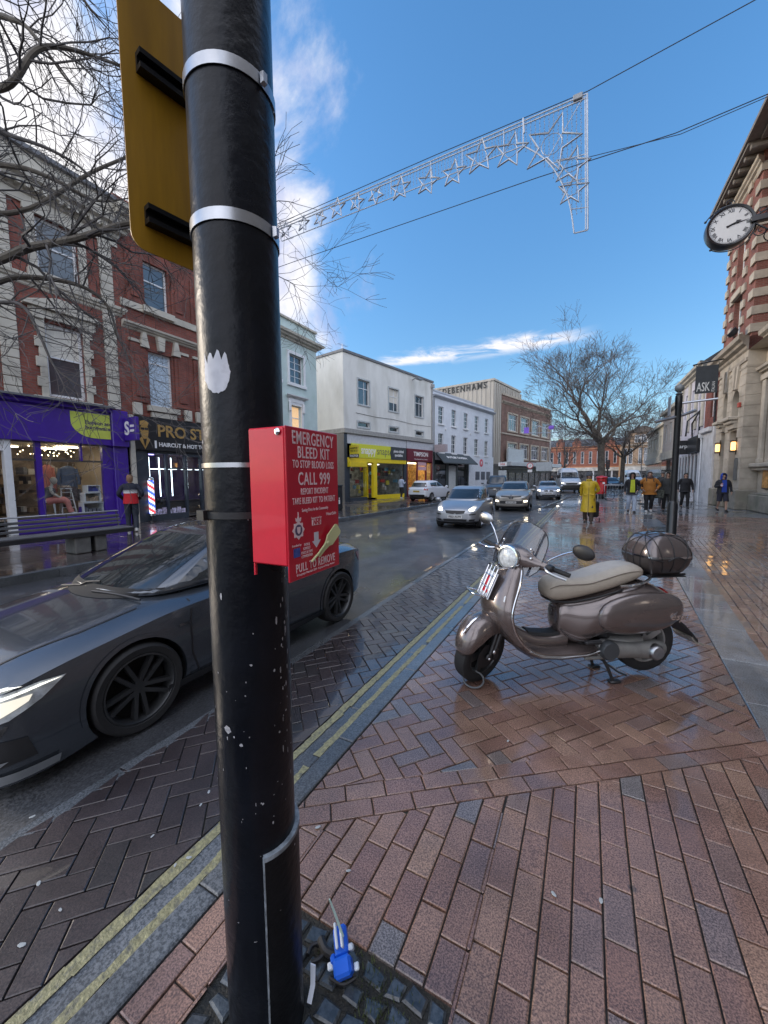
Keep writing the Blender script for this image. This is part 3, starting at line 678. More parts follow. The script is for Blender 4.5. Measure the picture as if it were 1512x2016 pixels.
# ---- purple shop with the brick and cream upper floors
def purple_house():
    y0=1.3; fr=left_frame(y0); W=8.10-y0; o=building('corner_shop_building','red brick building with cream quoins over a purple fashion shop',fr)
    y=lambda Y: Y-y0
    g=MB(); wins=[]
    for c in (y(6.37),y(2.95)): wins+=[(c-.50,c+.50,4.14,6.34),(c-.54,c+.54,7.75,9.35)]
    wall_open(g,0,W,3.98,11.05,wins,.2); body(g,0,W,0,11.05,-9,0)
    g.build('wall',red_brick,o)
    # painted quoins: courses of alternating width, with dark joints
    q=MB()
    for c in (y(5.03),y(7.70),y(1.65),y(4.30)):
        yy=4.02; k=0
        while yy<10.1:
            if not 7.2<yy<7.35: q.box(c-.20,c+.20,yy,yy+.245,.0,.045,c=.012)
            yy+=.262; k+=1
    q.build('quoin',cream_paint,o)
    s=MB(); moulding(s,0,W,7.22,corn(.3,.16)); moulding(s,0,W,9.75,corn(.55,.42)); s.box(0,W,9.5,9.75,.0,.06); s.box(0,W,10.31,11.0,-.1,.03)
    x=.1
    while x<W-.1: s.box(x,x+.09,9.86,9.98,.12,.3); x+=.2
    s.build('cornice',cream_paint,o)
    s=MB(); s.box(-.05,W+.05,11.0,11.12,-9.05,.16); s.build('coping',lead,o)
    for c in (y(6.37),y(2.95)):
        # surround with blocks and a small pediment
        s=MB()
        for sx in (-1,1):
            for k in range(8): w=.27 if k%2 else .18; s.box(*sorted((c+sx*.5,c+sx*(.5+w))),4.1+k*.29,4.1+k*.29+.287,.0,.06,c=.01)
            s.box(*sorted((c+sx*.52,c+sx*.80)),6.36,6.68,.0,.12,c=.01)
        s.box(c-.86,c+.86,6.42,6.66,.0,.09); s.box(c-.9,c+.9,4.0,4.1,.0,.14)
        s.prism([(c-1.0,6.68),(c+1.0,6.68),(c+.98,6.78),(c+.2,7.06),(c-.2,7.06),(c-.98,6.78)],.0,.2); s.prism([(c-.8,6.80),(c+.8,6.80),(c+.12,6.98),(c-.12,6.98)],.2,.215,0)
        s.build('window_surround',cream_paint,o)
        window(o,c-.5,c+.5,4.14,6.34,-.1,.085,rail=.55,blind=.45 if c>3 else .3)
        s=MB()
        for sx in (-1,1): s.box(*sorted((c+sx*.54,c+sx*.76)),7.6,9.4,.0,.05)
        s.box(c-.82,c+.82,9.36,9.55,.0,.08); s.box(c-.8,c+.8,7.52,7.74,.0,.12); s.build('window_surround',cream_paint,o)
        window(o,c-.54,c+.54,7.75,9.35,-.1,.09,rail=.52)
    # shop front
    s=MB(); z0,z1=2.74,3.80
    s.box(0,W-.62,z0,z1,-.2,.10,c=.01); s.box(W-.62,W-.08,2.72,3.96,-.2,.2,c=.02); moulding(s,0,W-.62,z1+.002,[(0,.10),(.05,.2),(.12,.22),(.15,.30),(.2,.28),(.2,.0)],ends=False)
    s.box(W-.56,W-.1,.0,2.72,-.2,.08,c=.012); s.box(W-.48,W-.18,.25,2.5,.08,.095,c=.01)
    s.box(y(4.86),W-.56,.0,.42,-.25,.03,c=.01)
    for a,b in ((y(5.42),y(5.56)),(y(7.22),W-.56)): s.box(a,b,.42,2.74,-.16,-.02)
    s.box(y(6.58),y(6.64),2.2,2.74,-.14,-.03)
    s.build('shopfront',purple_paint,o)
    s=MB(); s.box(-.02,W-.55,3.98,4.04,-.1,.34); s.build('flashing',lead,o)
    s=MB(); s.box(y(4.86),y(7.22),2.16,2.215,-.15,-.04); s.box(y(4.86),y(7.22),.42,.46,-.16,.0); s.build('transom',mat('bronze_trim',(.07,.065,.06),.4),o)
    s=MB(); s.box(y(4.70),y(4.86),.0,2.74,-.2,.02,c=.006); s.box(y(3.3),y(4.70),2.42,2.74,-.2,-.02); s.box(y(3.3),y(3.42),.0,2.42,-.2,.0); s.build('door_frame',upvc,o)
    s=MB(); s.box(0,y(3.3),.0,.42,-.25,.03); s.box(0,.12,.42,2.74,-.2,.0); s.build('stall_riser',purple_paint,o)
    s=MB()
    for a,b,c_,d in ((y(4.86),y(5.42),.46,2.16),(y(5.56),y(7.22),.46,2.16),(y(4.86),y(5.42),2.215,2.74),(y(5.56),y(6.58),2.215,2.74),(y(6.64),y(7.22),2.215,2.74),(.12,y(3.3),.42,2.74)): s.quad((a,c_,-.09),(b,c_,-.09),(b,d,-.09),(a,d,-.09))
    s.build('shop_window',shop_glass,o)
    pl=[(y(6.32)+.0,3.76),(y(6.32),3.45)]+[(y(6.32)+.66*(1-math.cos(t)),3.45-.5*math.sin(t)) for t in [PI/2*k/8 for k in range(1,9)]]+[(W-.64,2.95),(W-.64,3.76)]
    s=MB(); s.prism(pl,.10,.112); lp=s.build('sign_panel',lime_paint,o)
    text('Fashion and\nhomeware',.175,mat('purple_letters',(.03,.012,.10),.5),T(y(6.70),3.37,.114),lp,align='LEFT',bold=.003,line=.95)
    # projecting sign
    s=MB(); s.box(W-.26,W-.14,2.93,3.72,.2,.92,c=.01); hs=s.build('hanging_sign',purple_paint,o)
    m=T(W-.261,3.33,.56)@RY(-90)
    s=MB()
    text('S',.62,white_letter,m@T(-.16,0,.0),hs,bold=.022); s.box(.03,.27,.05,.13,0,.004,M=m); s.box(.03,.27,-.11,-.03,0,.004,M=m); s.build('emblem',white_letter,hs)
    room(o,y(3.2),W-.3,.4,2.72,3.2,warm_wall,mat('shop_floor',(.22,.19,.17),.5),[(y(6.3),y(7.0),-.9),(y(5.0),y(5.7),-2.0),(y(6.2),y(7.1),-2.1)],back=mat('shop_back_wall',(.25,.20,.16),.8,var=.5,scale=4))
    # clutter painted nowhere: boxes on the back shelves
    s=MB(); r=random.Random(4)
    for k in range(60):
        a=r.uniform(y(3.4),y(6.3)); b=.5+.32*r.randrange(5); w=.08+.12*r.random(); s.box(a,a+w,b,b+.1+.16*r.random(),-3.1+.35*r.random(),-2.6+.3*r.random(),r.randrange(4))
    s.build('shelf_stock',[mat('stock_dark',(.05,.045,.05)),mat('stock_tan',(.3,.22,.15)),mat('stock_white',(.5,.48,.45)),mat('stock_grey',(.16,.16,.18))],o)
    return fr,y
PF,PY=purple_house()
# ---- barber
def barber_house():
    y0=8.10; fr=left_frame(y0); W=6.4; o=building('barber_building','red brick building with recessed panels above the black barber shop',fr)
    y=lambda Y: Y-y0; g=MB(); cs=(y(9.44),y(11.95),y(13.6)); wins=[]
    for c in cs: wins+=[(c-.46,c+.46,4.33,6.35),(c-.46,c+.46,7.93,9.55)]
    wall_open(g,0,W,3.9,11.3,wins,.2); body(g,0,W,0,11.3,-9); g.build('wall',red_brick,o)
    s=MB()
    for c in cs:
        for sx in (-1,1):
            a,b=sorted((c+sx*.55,c+sx*1.12))
            for yy,hh in ((4.4,6.5),(7.9,9.6)): s.box(a,b,yy,hh,.0,.07,c=.02); s.box(a+.12,b-.12,yy+.2,hh-.2,.07,.11,c=.015)
    s.build('brick_pier',red_brick,o)
    s=MB(); moulding(s,0,W,6.92,corn(.24,.2),ends=False); s.box(0,W,7.66,7.9,.0,.07); moulding(s,0,W,10.5,corn(.5,.4),ends=False)
    for c in cs:
        s.prism([(c-.1,6.42),(c+.1,6.42),(c+.15,6.92),(c-.15,6.92)],.0,.16)
        for sx in (-.62,.62): s.prism([(c+sx-.16,6.4),(c+sx+.16,6.4),(c+sx+.06,6.92),(c+sx-.06,6.92)],.0,.14)
        s.box(c-1.15,c-.62,6.52,6.62,.0,.1); s.box(c+.62,c+1.15,6.52,6.62,.0,.1)
        s.box(c-.6,c+.6,7.70,7.92,.07,.16); s.box(c-.62,c+.62,4.14,4.33,.0,.16); s.box(c-1.15,c-.85,3.92,4.36,.0,.15,c=.02); s.box(c+.85,c+1.15,3.92,4.36,.0,.15,c=.02); s.box(c-.5,c+.5,3.92,4.1,.0,.1)
    s.build('stone_trim',cream_paint,o)
    lace=mat('lace_curtain',(.42,.52,.62),.7,var=.45,scale=14,detail=2)
    for c in cs: window(o,c-.46,c+.46,4.33,6.35,-.12,.07,rail=.80,blind=1.0,bm=lace); window(o,c-.46,c+.46,7.93,9.55,-.12,.07,rail=.6)
    s=MB(); s.box(0.16,W-.1,2.66,3.90,-.1,.12,c=.01); f=s.build('fascia',black_shop,o)
    s=MB(); s.box(0.0,.16,.0,3.9,-.1,.1); s.build('pilaster',cream_paint,o)
    text('PRO STYLE',.62,gold,T(.98,3.40,.123),f,align='LEFT',bold=.012,extrude=.012)
    text('HAIRCUT & HOT TOWEL SHAVE',.215,white_letter,T(1.02,2.90,.123),f,align='LEFT',bold=.006)
    # gold bearded gentleman emblem
    s=MB(); cx,cy=.50,3.28
    s.prism([(cx-.2,cy-.22),(cx,cy-.58),(cx+.2,cy-.22),(cx+.06,cy-.1),(cx-.06,cy-.1)],.12,.132)
    s.prism([(cx+.15*math.cos(t),cy+.13+.2*math.sin(t)) for t in [2*PI*k/16 for k in range(16)]],.12,.130); s.prism([(cx-.15,cy+.08),(cx+.15,cy+.08),(cx+.11,cy-.14),(cx,cy-.22),(cx-.11,cy-.14)],.130,.138)
    s.prism([(cx-.16,cy+.28),(cx+.12,cy+.26),(cx+.17,cy+.4),(cx,cy+.47),(cx-.15,cy+.42)],.130,.139); em=s.build('emblem',gold,f)
    s=MB(); s.box(cx-.13,cx-.01,cy+.12,cy+.2,.139,.143); s.box(cx+.01,cx+.13,cy+.12,cy+.2,.139,.143); s.prism([(cx-.07,cy-.2),(cx+.07,cy-.2),(cx,cy-.5)],.132,.136); s.build('emblem_detail',black_shop,em)
    s=MB(); s.box(.86,.94,2.76,3.04,.12,.126,c=.0); s.build('emblem',white_letter,f)
    s=MB()
    for a,b,c_,d in ((.16,.62,.0,2.66),(.62,2.2,.0,.22),(1.32,1.40,.22,2.66),(2.14,2.22,.22,2.66),(.62,.66,.22,2.66),(.62,2.2,2.56,2.66),(1.4,2.14,1.98,2.04),(2.9,W,.0,.3),(W-.4,W,.3,2.66),(2.22,2.9,2.5,2.66),(2.85,2.93,.0,2.66)): s.box(a,b,c_,d,-.12,.02)
    s.build('shopfront',navy_shop,o)
    s=MB(); s.quad((.62,.22,-.06),(2.2,.22,-.06),(2.2,2.6,-.06),(.62,2.6,-.06)); s.quad((2.2,.05,-.06),(W-.4,.05,-.06),(W-.4,2.6,-.06),(2.2,2.6,-.06)); s.build('shop_window',dim_glass,o)
    pw=mat('violet_interior',(.11,.06,.22),.6,var=.4,scale=2)
    rm=room(o,.3,W-.2,.05,2.62,2.6,pw,dark_wall,[(.8,1.4,-.9)],lm=mat('violet_strip',(.6,.5,1),.5,emit=(.45,.35,1),estr=1.6))
    s=MB()
    for x in (.95,1.35,1.85,2.55,3.2): s.box(x,x+.025,.9 if x<2 else 1.2,2.45,-.5,-.48); s.box(x-.25,x+.25,1.98,2.0,-.5,-.485)
    s.build('neon_light',lamp_cool,rm)
    s=MB(); s.box(.5,4.8,.1,.62,-2.2,-1.6,c=.08); r=random.Random(8)
    for k in range(9): s.ell((.7+.17*k,.66+.05*r.random(),-1.3),(.1,.12,.1))
    s.build('seating',mat('black_leather',(.02,.02,.024),.4),rm)
    pp=MB()
    for k in range(7): pp.box(.72+.20*k,.90+.20*k,.23,.40+.04*(k%3),-.05,-.045)
    pp.build('poster_strip',mat('poster_print',(.45,.42,.55),.5,var=.8,scale=14,detail=2),o)
barber_house()
# ---- pale green house
def green_house():
    y0=14.5; fr=left_frame(y0); W=4.62; o=building('green_rendered_building','pale green rendered house with a parapet, left of the cream building',fr); y=lambda Y:Y-y0
    g=MB(); wn=[(y(16.72),y(17.9),6.86,8.40),(y(16.78),y(17.62),4.3,5.63),(y(15.0),y(15.9),6.86,8.4)]; wall_open(g,0,W,0,10.12,wn,.2); body(g,0,W,0,10.12,-8); g.build('wall',green_render,o)
    s=MB(); moulding(s,0,W,9.05,corn(.42,.4)); s.box(-.03,W+.05,10.12,10.22,-8,.1); s.build('cornice',cream_paint,o)
    for a,b,c_,d in wn:
        s=MB(); s.box(a-.16,a,c_-.1,d+.16,.0,.05); s.box(b,b+.16,c_-.1,d+.16,.0,.05); s.box(a,b,d,d+.16,.0,.05); s.box(a-.2,b+.2,c_-.18,c_-.02,.0,.1)
        if c_<5: moulding(s,a-.3,b+.3,d+.34,corn(.2,.22)); s.box(a-.22,b+.22,d+.16,d+.34,.0,.07); [s.box(a-.24+sx,a-.08+sx,d-.35,d+.16,.05,.13,c=.02) for sx in (0,b-a+.32)]
        s.build('window_surround',white_paint,o); window(o,a,b,c_,d,-.12,.06,rail=.5,mull=(.5,) if c_>5 else (),bars=3 if c_>5 else 0,blind=None if c_>5 else 1.0,bm=blind_warm)
green_house()
A11=R(11); UB=(math.sin(A11),math.cos(A11),0); NB=(math.cos(A11),-math.sin(A11),0)
FB=frame_of((-14.6,22.0,0),UB,NB)
def cream_building():
    o=building('cream_rendered_building','cream rendered flat-roofed building over the yellow photo shop',FB); W=11.3; Hh=9.95
    g=MB(); ops=[];P=lambda x,y:on(FB,x,y)
    for x0,y0,x1,y1 in ((704,740,727,793),(765,758,784,805),(817,776,833,816),(704,827,727,841),(766,836,784,848),(818,846,833,857)):
        a=P(x0,y0); b=P(x1,y1); ops.append((a[0],b[0],min(a[1],b[1])+.08,max(a[1],b[1])-.08))
    for k in (0,1,2): ops[k]=(ops[k][0],ops[k][1],6.75,8.45)
    for k in (3,4,5): ops[k]=(ops[k][0],ops[k][1],5.18,5.52)
    wall_open(g,0,W,4.95,Hh,ops,.16); body(g,0,W,0,Hh,-10); g.build('wall',cream_render,o)
    s=MB(); s.box(-.06,W+.04,Hh,Hh+.16,-10,.08); s.build('coping',lead,o)
    s=MB(); s.box(-.08,W,4.62,4.95,-10,.16,c=.02); s.build('ledge',mat('ledge_stone',(.30,.30,.29),.85,var=.2),o)
    for i,(a,b,c_,d) in enumerate(ops):
        s=MB(); e=.1
        for q in ((a-e,a,c_-e,d+e),(b,b+e,c_-e,d+e),(a,b,d,d+e),(a,b,c_-e,c_)): s.box(*q,.0,.05)
        s.build('window_surround',mat('pale_surround',(.42,.45,.46),.7),o); window(o,a,b,c_,d,-.1,.05,rail=.66 if i<3 else None,mull=(.62,) if i<3 else (),blind=.62 if i==1 else None,gm=sky_glass if i<3 else dark_glass)
    s=MB(); c=P(812,748); s.tube([(c[0],c[1],0),(c[0],c[1]+.1,.35),(c[0]+.05,c[1]+.02,.5)],.035); s.box(c[0]-.15,c[0]+.5,c[1]-.05,c[1]+.06,.4,.7,c=.02); s.build('floodlight',mat('grey_metal',(.22,.23,.24),.4,.6),o)
    s=MB(); s.tube([(W-.18,4.95,.07),(W-.18,Hh-.3,.07)],.055,8); s.box(W-.32,W-.04,Hh-.45,Hh-.15,.0,.22); s.build('downpipe',mat('grey_pipe',(.30,.31,.32),.6),o)
    s=MB(); s.tube([(1.2,6.1,.02),(3.4,6.05,.025),(5.4,6.12,.02),(8.2,6.02,.025),(11.0,6.1,.02)],.012,5); s.build('cable_run',plastic_black,o)
    s=MB(); s.tube([(3,Hh+.1,-3),(3,Hh+1.9,-3)],.025,6); s.tube([(2.5,Hh+1.8,-3),(3.6,Hh+1.8,-3)],.012,5); [s.tube([(2.6+.2*k,Hh+1.8,-3.25),(2.6+.2*k,Hh+1.8,-2.75)],.008,4) for k in range(5)]; s.build('aerial',steel,o,split=False)
    # lower storey
    s=MB(); xs=P(798,870)[0]; s.box(-.05,.25,.0,4.62,-9.9,.04); s.build('corner_pier',navy_shop,o)
    s=MB(); s.box(.25,xs+.05,3.95,4.62,-.1,.03); s.box(xs+.15,W,4.0,4.62,-.1,.03); s.build('upper_fascia',mat('grey_fascia',(.48,.50,.54),.7,var=.1),o)
    s=MB(); b0=P(690,870)[0]; b1=P(767,880)[0]; z0,z1=3.0,3.98; s.box(b0,b1,z0,z1,.03,.12); fs=s.build('fascia',lime_sign,o)
    text('snappy',.80,white_letter,T(b0+.40*(b1-b0),3.55,.123),fs,width=(b1-b0)*.37,bold=.012); text('snaps',.80,mat('grey_letters',(.10,.11,.09),.5),T(b0+.79*(b1-b0),3.55,.123),fs,width=(b1-b0)*.34)
    text('www passport photo',.10,mat('grey_letters',(.1,.11,.09)),T(b0+.35*(b1-b0),3.1,.123),fs) if False else None
    s=MB(); s.prism([(b1,z0),(xs-.05,z0),(xs-.05,z1),(b1,z1),(b1,z1-.2),(b1-.12,(z0+z1)/2),(b1,z0+.2)],.03,.14); f2=s.build('fascia',mat('charcoal_sign',(.045,.05,.055),.4),o)
    text('photo digital\nspecialists',.30,white_letter,T((b1+xs)/2-.05,3.5,.143),f2,width=(xs-b1)*.62,bold=.006)
    s=MB(); s.box(b0-.25,b0-.12,2.95,3.8,.12,.92,c=.01); ps=s.build('hanging_sign',mat('amber_sign',(.62,.50,.03),.4),o); m=T(b0-.251,3.45,.56)@RY(-90)
    text('PASSPORT\nVISA & I.D',.17,black_shop,m@T(0,.05,.001),ps,bold=.004); s=MB(); s.box(-.44,.44,-.5,-.26,0,.012,M=m); s.build('sign_strip',black_shop,ps); text('PHOTOS',.19,white_letter,m@T(0,-.38,.014),ps,bold=.004)
    s=MB(); s.box(.25,xs,2.68,3.0,-.1,.10,c=.02); x_=lambda px:P(px,930)[0]
    s.box(.25,x_(717),2.35,2.68,-.05,.3,c=.02); s.box(x_(733),x_(740),.12,2.68,-.1,.12); s.box(x_(740),xs,.0,.30,-.1,.05); s.box(x_(717),x_(719),.1,2.4,-.1,.1); s.box(x_(729),x_(731),.1,2.68,-.4,-.3); s.box(x_(718),x_(730),2.0,2.1,-.4,-.3); s.box(x_(718),x_(730),.1,.25,-.4,-.3); s.build('shopfront',yellow_paint,o)
    s=MB(); s.box(xs-.22,xs+.1,.0,3.0,-.1,.06); s.box(.25,x_(717),.0,.22,-.1,.28); s.box(.25,.5,.2,2.6,-.1,.0); s.build('pier',navy_shop,o)
    s=MB(); s.quad((.3,.22,.2),(x_(717),.22,.2),(x_(717),2.35,.2),(.3,2.35,.2)); s.quad((x_(740),.3,-.02),(xs-.2,.3,-.02),(xs-.2,2.68,-.02),(x_(740),2.68,-.02)); s.quad((x_(718),.2,-.35),(x_(730),.2,-.35),(x_(730),2.6,-.35),(x_(718),2.6,-.35)); s.build('shop_window',dim_glass,o)
    rm=room(o,.25,xs-.2,.1,2.66,3.0,mat('photo_shop_wall',(.34,.36,.34),.8,var=.5,scale=3,detail=2),dark_wall,[(.6,2.0,-.8),(3.0,4.6,-.8),(1,4,-1.9)])
    s=MB(); r=random.Random(2)
    for k in range(34):
        a=r.uniform(.4,xs-.6); yy=r.uniform(.4,2.2); s.box(a,a+.12+.25*r.random(),yy,yy+.14+.2*r.random(),-.55-.3*r.random(),-.5,r.randrange(5))
    s.build('window_display',[mat('stock_white',(.5,.48,.45)),mat('stock_dark',(.05,.045,.05)),mat('stock_blue',(.12,.3,.42)),mat('stock_yellow',(.6,.5,.06)),mat('stock_red',(.4,.06,.05))],rm)
    # second shop
    s=MB(); a0=xs+.15; s.box(a0,W-.1,2.95,3.98,-.1,.1,c=.01); f3=s.build('fascia',maroon,o); text('TIMPSON',.5,white_letter,T((a0+W)/2,3.56,.103),f3,width=(W-a0)*.55,bold=.01); text('Shoe Repairs Key Cutting',.12,white_letter,T((a0+W)/2,3.15,.103),f3,width=(W-a0)*.5)
    s=MB(); xa=a0+(W-a0)*.40; xb=a0+(W-a0)*.72
    for q in ((a0,a0+.1,0,2.95),(W-.2,W-.05,0,2.95),(xa-.08,xa,0,2.95),(xb,xb+.08,0,2.95),(a0,xa,0,.5),(xb,W-.1,0,.5)): s.box(*q,-.1,.06)
    s.build('shopfront',maroon,o)
    s=MB(); s.box(xa,xb,2.62,2.92,-.06,.05); s.box(xa,xb,2.22,2.55,-.06,.05); s.build('sign_panel',mat('pink_sign',(.55,.35,.42),.4,var=.3,scale=9),o)
    s=MB(); s.quad((a0+.1,.5,-.02),(xa-.08,.5,-.02),(xa-.08,2.9,-.02),(a0+.1,2.9,-.02)); s.quad((xb+.08,.5,-.02),(W-.2,.5,-.02),(W-.2,2.9,-.02),(xb+.08,2.9,-.02)); s.build('shop_window',dim_glass,o)
    rm=room(o,a0,W-.1,.1,2.9,2.4,mat('amber_interior',(.62,.42,.15),.8,var=.5,scale=4,detail=2),dark_wall,[(a0+.3,W-.4,-.7),(a0+.3,W-.4,-1.5)],lm=lamp_warm)
cream_building()
def blue_building():
    fr=frame_of(FB@V((11.3,0,0)),UB,NB); o=building('blue_white_terrace','pale blue rendered terrace with two rows of five sash windows',fr); P=lambda x,y:on(fr,x,y); W=P(972,820)[0]; Hh=9.3
    wx=[(863,873),(889,897.5),(913,921),(934.5,942),(954.5,961)]; ops=[]
    for a,b in wx:
        x0=P(a,850)[0]; x1=P(b,850)[0]; ops+=[(x0,x1,6.55,8.1),(x0,x1,3.95,5.65)]
    g=MB(); wall_open(g,0,W,0,Hh,ops,.18); body(g,0,W,0,Hh,-9); g.build('wall',blue_render,o)
    s=MB(); moulding(s,0,W,8.72,corn(.3,.3),ends=False); s.box(0,W+.03,Hh,Hh+.14,-9,.06); s.build('cornice',mat('blue_grey_trim',(.42,.45,.50),.8,var=.1),o)
    for a,b,c_,d in ops:
        window(o,a,b,c_,d,-.1,.06,rail=.5,mull=(.5,),bars=3); s=MB(); s.box(a-.1,b+.1,c_-.14,c_,.0,.12); s.build('window_sill',white_paint,o)
    for x_ in (.15,W-.25): s=MB(); s.tube([(x_,3.9,.07),(x_,8.7,.07)],.05,8); s.build('downpipe',mat('grey_pipe',(.3,.31,.32)),o)
    for x_ in (2.2,7.4): s=MB(); s.box(x_,x_+.16,6.0,6.2,.0,.1,c=.02); s.build('alarm_box',white_paint,o)
    xa=P(922,900)[0]; s=MB()
    a0=P(857,900)[0]; s.add([(a0,3.9,.02),(xa,3.9,.02),(xa+.2,2.95,1.0),(a0-.2,2.95,1.0),(a0,3.8,.02),(xa,3.8,.02),(xa+.2,2.85,1.0),(a0-.2,2.85,1.0)],[[0,1,2,3],[4,5,6,7],[3,2,6,7],[0,3,7,4],[1,2,6,5]]); aw=s.build('awning',mat('grey_awning',(.05,.06,.065),.7,var=.15),o)
    an=math.degrees(math.atan2(.98,.95)); text('BUTLER TAVERN',.36,white_letter,T((a0+xa)/2,3.47,.49)@RX(-an),aw,width=(xa-a0)*.6,bold=.01)
    s=MB(); 
    for q in ((.1,.3,0,3.9),(xa-.2,xa,0,3.9),(xa*.33,xa*.40,0,2.9),(xa*.60,xa*.66,0,2.9),(.3,xa*.33,0,.5),(xa*.66,xa-.2,0,.6)): s.box(*q,.0,.08)
    s.build('shopfront',mat('green_black_shopfront',(.03,.04,.04),.4),o)
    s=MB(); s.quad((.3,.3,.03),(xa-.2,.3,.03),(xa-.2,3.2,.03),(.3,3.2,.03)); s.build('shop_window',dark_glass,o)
    s=MB(); s.box(xa*.40,xa*.60,.05,2.7,.04,.07); s.build('door',mat('pale_door',(.50,.54,.55),.5),o)
    s=MB(); s.box(xa+.05,W-.02,.02,3.9,.0,.06); bk=s.build('bank_front',mat('white_panel',(.66,.70,.76),.5),o)
    c=(xa+W)/2; s=MB(); s.lathe([(.01,0),(.42,0),(.42,.03),(.01,.03)],20,M=T(c-.15,3.15,.06)); bd=s.build('emblem',mat('red_emblem',(.6,.04,.08),.4),bk); text('H',.5,white_letter,T(c-.15,3.15,.095),bd,bold=.03); text('HBCA',.3,mat('grey_letters',(.1,.11,.09)),T(c+1.2,3.15,.062),bk)
    s=MB()
    for k in range(3): s.box(xa+1.6+k*1.4,xa+2.6+k*1.4,1.3,2.2,.06,.1,c=.02)
    s.build('cash_machine',mat('machine_grey',(.06,.07,.10),.3,var=.4),bk)
    s=MB(); s.box(-.15,.25,3.85,4.5,.3,1.4); s.build('hanging_sign',mat('pink_grey_sign',(.40,.34,.36),.5),o)
    return W
BW=blue_building()
def tower_building():
    cx,cy=-10.0*1.083,46.5*1.083; fr=frame_of((cx,cy,0),UB,NB); o=building('concrete_store_tower','tall ribbed concrete department store block behind the blue terrace',fr)
    Hh=13.8; W=9.5; g=MB(); g.box(0,W,0,Hh,-14,0); x=.15
    while x<W: g.box(x,x+.3,3.2,Hh-.3,.0,.12); x+=.62
    z=-.4
    while z>-13.6: g.box(-.05,0,.0,Hh-.1,z-.3,z); z-=.62
    g.box(-.12,W,Hh-.1,Hh+.15,-14,.15); g.build('wall',concrete,o)
    s=MB(); s.box(.2,2.6,0,3.2,.0,.1); s.build('shopfront',black_shop,o)
    s=MB(); s.box(.3,2.2,3.0,3.3,.1,.16); s.build('canopy',dark_stone,o)
    fs=frame_of((cx,cy,0),NB,(-UB[0],-UB[1],0)); xa,xb=on(fs,880,757,.06)[0],on(fs,957.5,757,.06)[0]; m=fr.inverted()@fs@T((xa+xb)/2-(xb-xa)*.06,on(fs,957,757)[1]-.1,.06); text('DEBENHAMS',1.15,mat('black_letters',(.02,.02,.02),.4),m,o,bold=.015,spacing=1.35,width=(xb-xa)*1.12,extrude=.05)
tower_building()
def deco_building():
    a=R(15); u=(math.sin(a),math.cos(a),0); n=(math.cos(a),-math.sin(a),0); fr=frame_of((-10.24,52.7,0),u,n); o=building('brown_brick_store','long brown brick art deco store with two bands of tall windows',fr); W=21.6; Hh=12.35
    g=MB(); ops=[]
    for k in range(4):
        x=1.9+k*4.0; ops+=[(x,x+2.8,7.9,10.1),(x,x+2.8,4.2,6.2)]
    wall_open(g,0,W-4,3.6,Hh,ops,.2); body(g,0,W-4,0,Hh,-12); g.build('wall',brown_brick,o)
    s=MB(); s.box(0,W-4,Hh-.02,Hh+.2,-12,.1); moulding(s,0,W-4,Hh-1.1,corn(.35,.3),ends=False); s.box(0,W-4,7.3,7.5,.0,.1)
    for a_,b,c_,d in ops: s.box(a_-.25,a_,c_-.2,d+.2,.0,.1); s.box(b,b+.25,c_-.2,d+.2,.0,.1); s.box(a_,b,d,d+.2,.0,.1); s.box(a_,b,c_-.2,c_,.0,.12)
    s.build('stone_trim',weather_stone,o)
    for a_,b,c_,d in ops: window(o,a_,b,c_,d,-.08,.1,rail=.7,mull=(.25,.5,.75))
    # rounded stone end with windows
    s=MB(); rings=[]
    pts=[(W-4,0.0)]+[(W-4+3.6*math.sin(t),-3.6+3.6*math.cos(t)) for t in [PI/2*k/8 for k in range(9)]]+[(W-.4,-12),(W-4,-12)]
    s.loft([[(x,y,z) for x,z in pts] for y in (0,Hh-.4)],0,False); s.build('corner_turret',mat('pale_stone',(.36,.35,.33),.85,var=.15,bump=.2),o)
    s=MB()
    for yy in (4.3,8.0):
        for t in (.25,.75,1.2):
            x,z=W-4+3.62*math.sin(t),-3.6+3.62*math.cos(t); m=T(x,yy,z)@Matrix.Rotation(t,4,'Y'); s.box(-.4,.4,0,1.9,-.02,.01,M=m)
    s.build('pane',sky_glass,o)
    s=MB(); s.box(.0,W-2.5,3.05,3.6,.0,1.5,c=.03); s.box(.0,W-2.6,2.7,3.05,-.1,.12); s.build('canopy',mat('pale_canopy',(.44,.48,.50),.6,var=.15),o)
    s=MB(); s.box(1.0,6.0,3.6,5.4,.35,.6); s.build('billboard',mat('pale_board',(.42,.46,.48),.6,var=.15),o)
    s=MB()
    for k in range(8): s.box(.3+2.3*k,2.4+2.3*k,.3,2.7,-.05,-.02)
    s.build('shop_window',mat('shuttered_glass',(.06,.065,.07),.25,var=.7,scale=3,detail=2),o)
    s=MB(); s.box(0,W-3,.0,.3,-.1,.02)
    for k in range(9): s.box(.05+2.3*k,.3+2.3*k,.3,2.7,-.1,.04)
    s.box(0,W-3.8,2.2,2.72,-.08,.06); s.build('shopfront',mat('dark_fascia',(.04,.035,.035),.5),o)
deco_building()
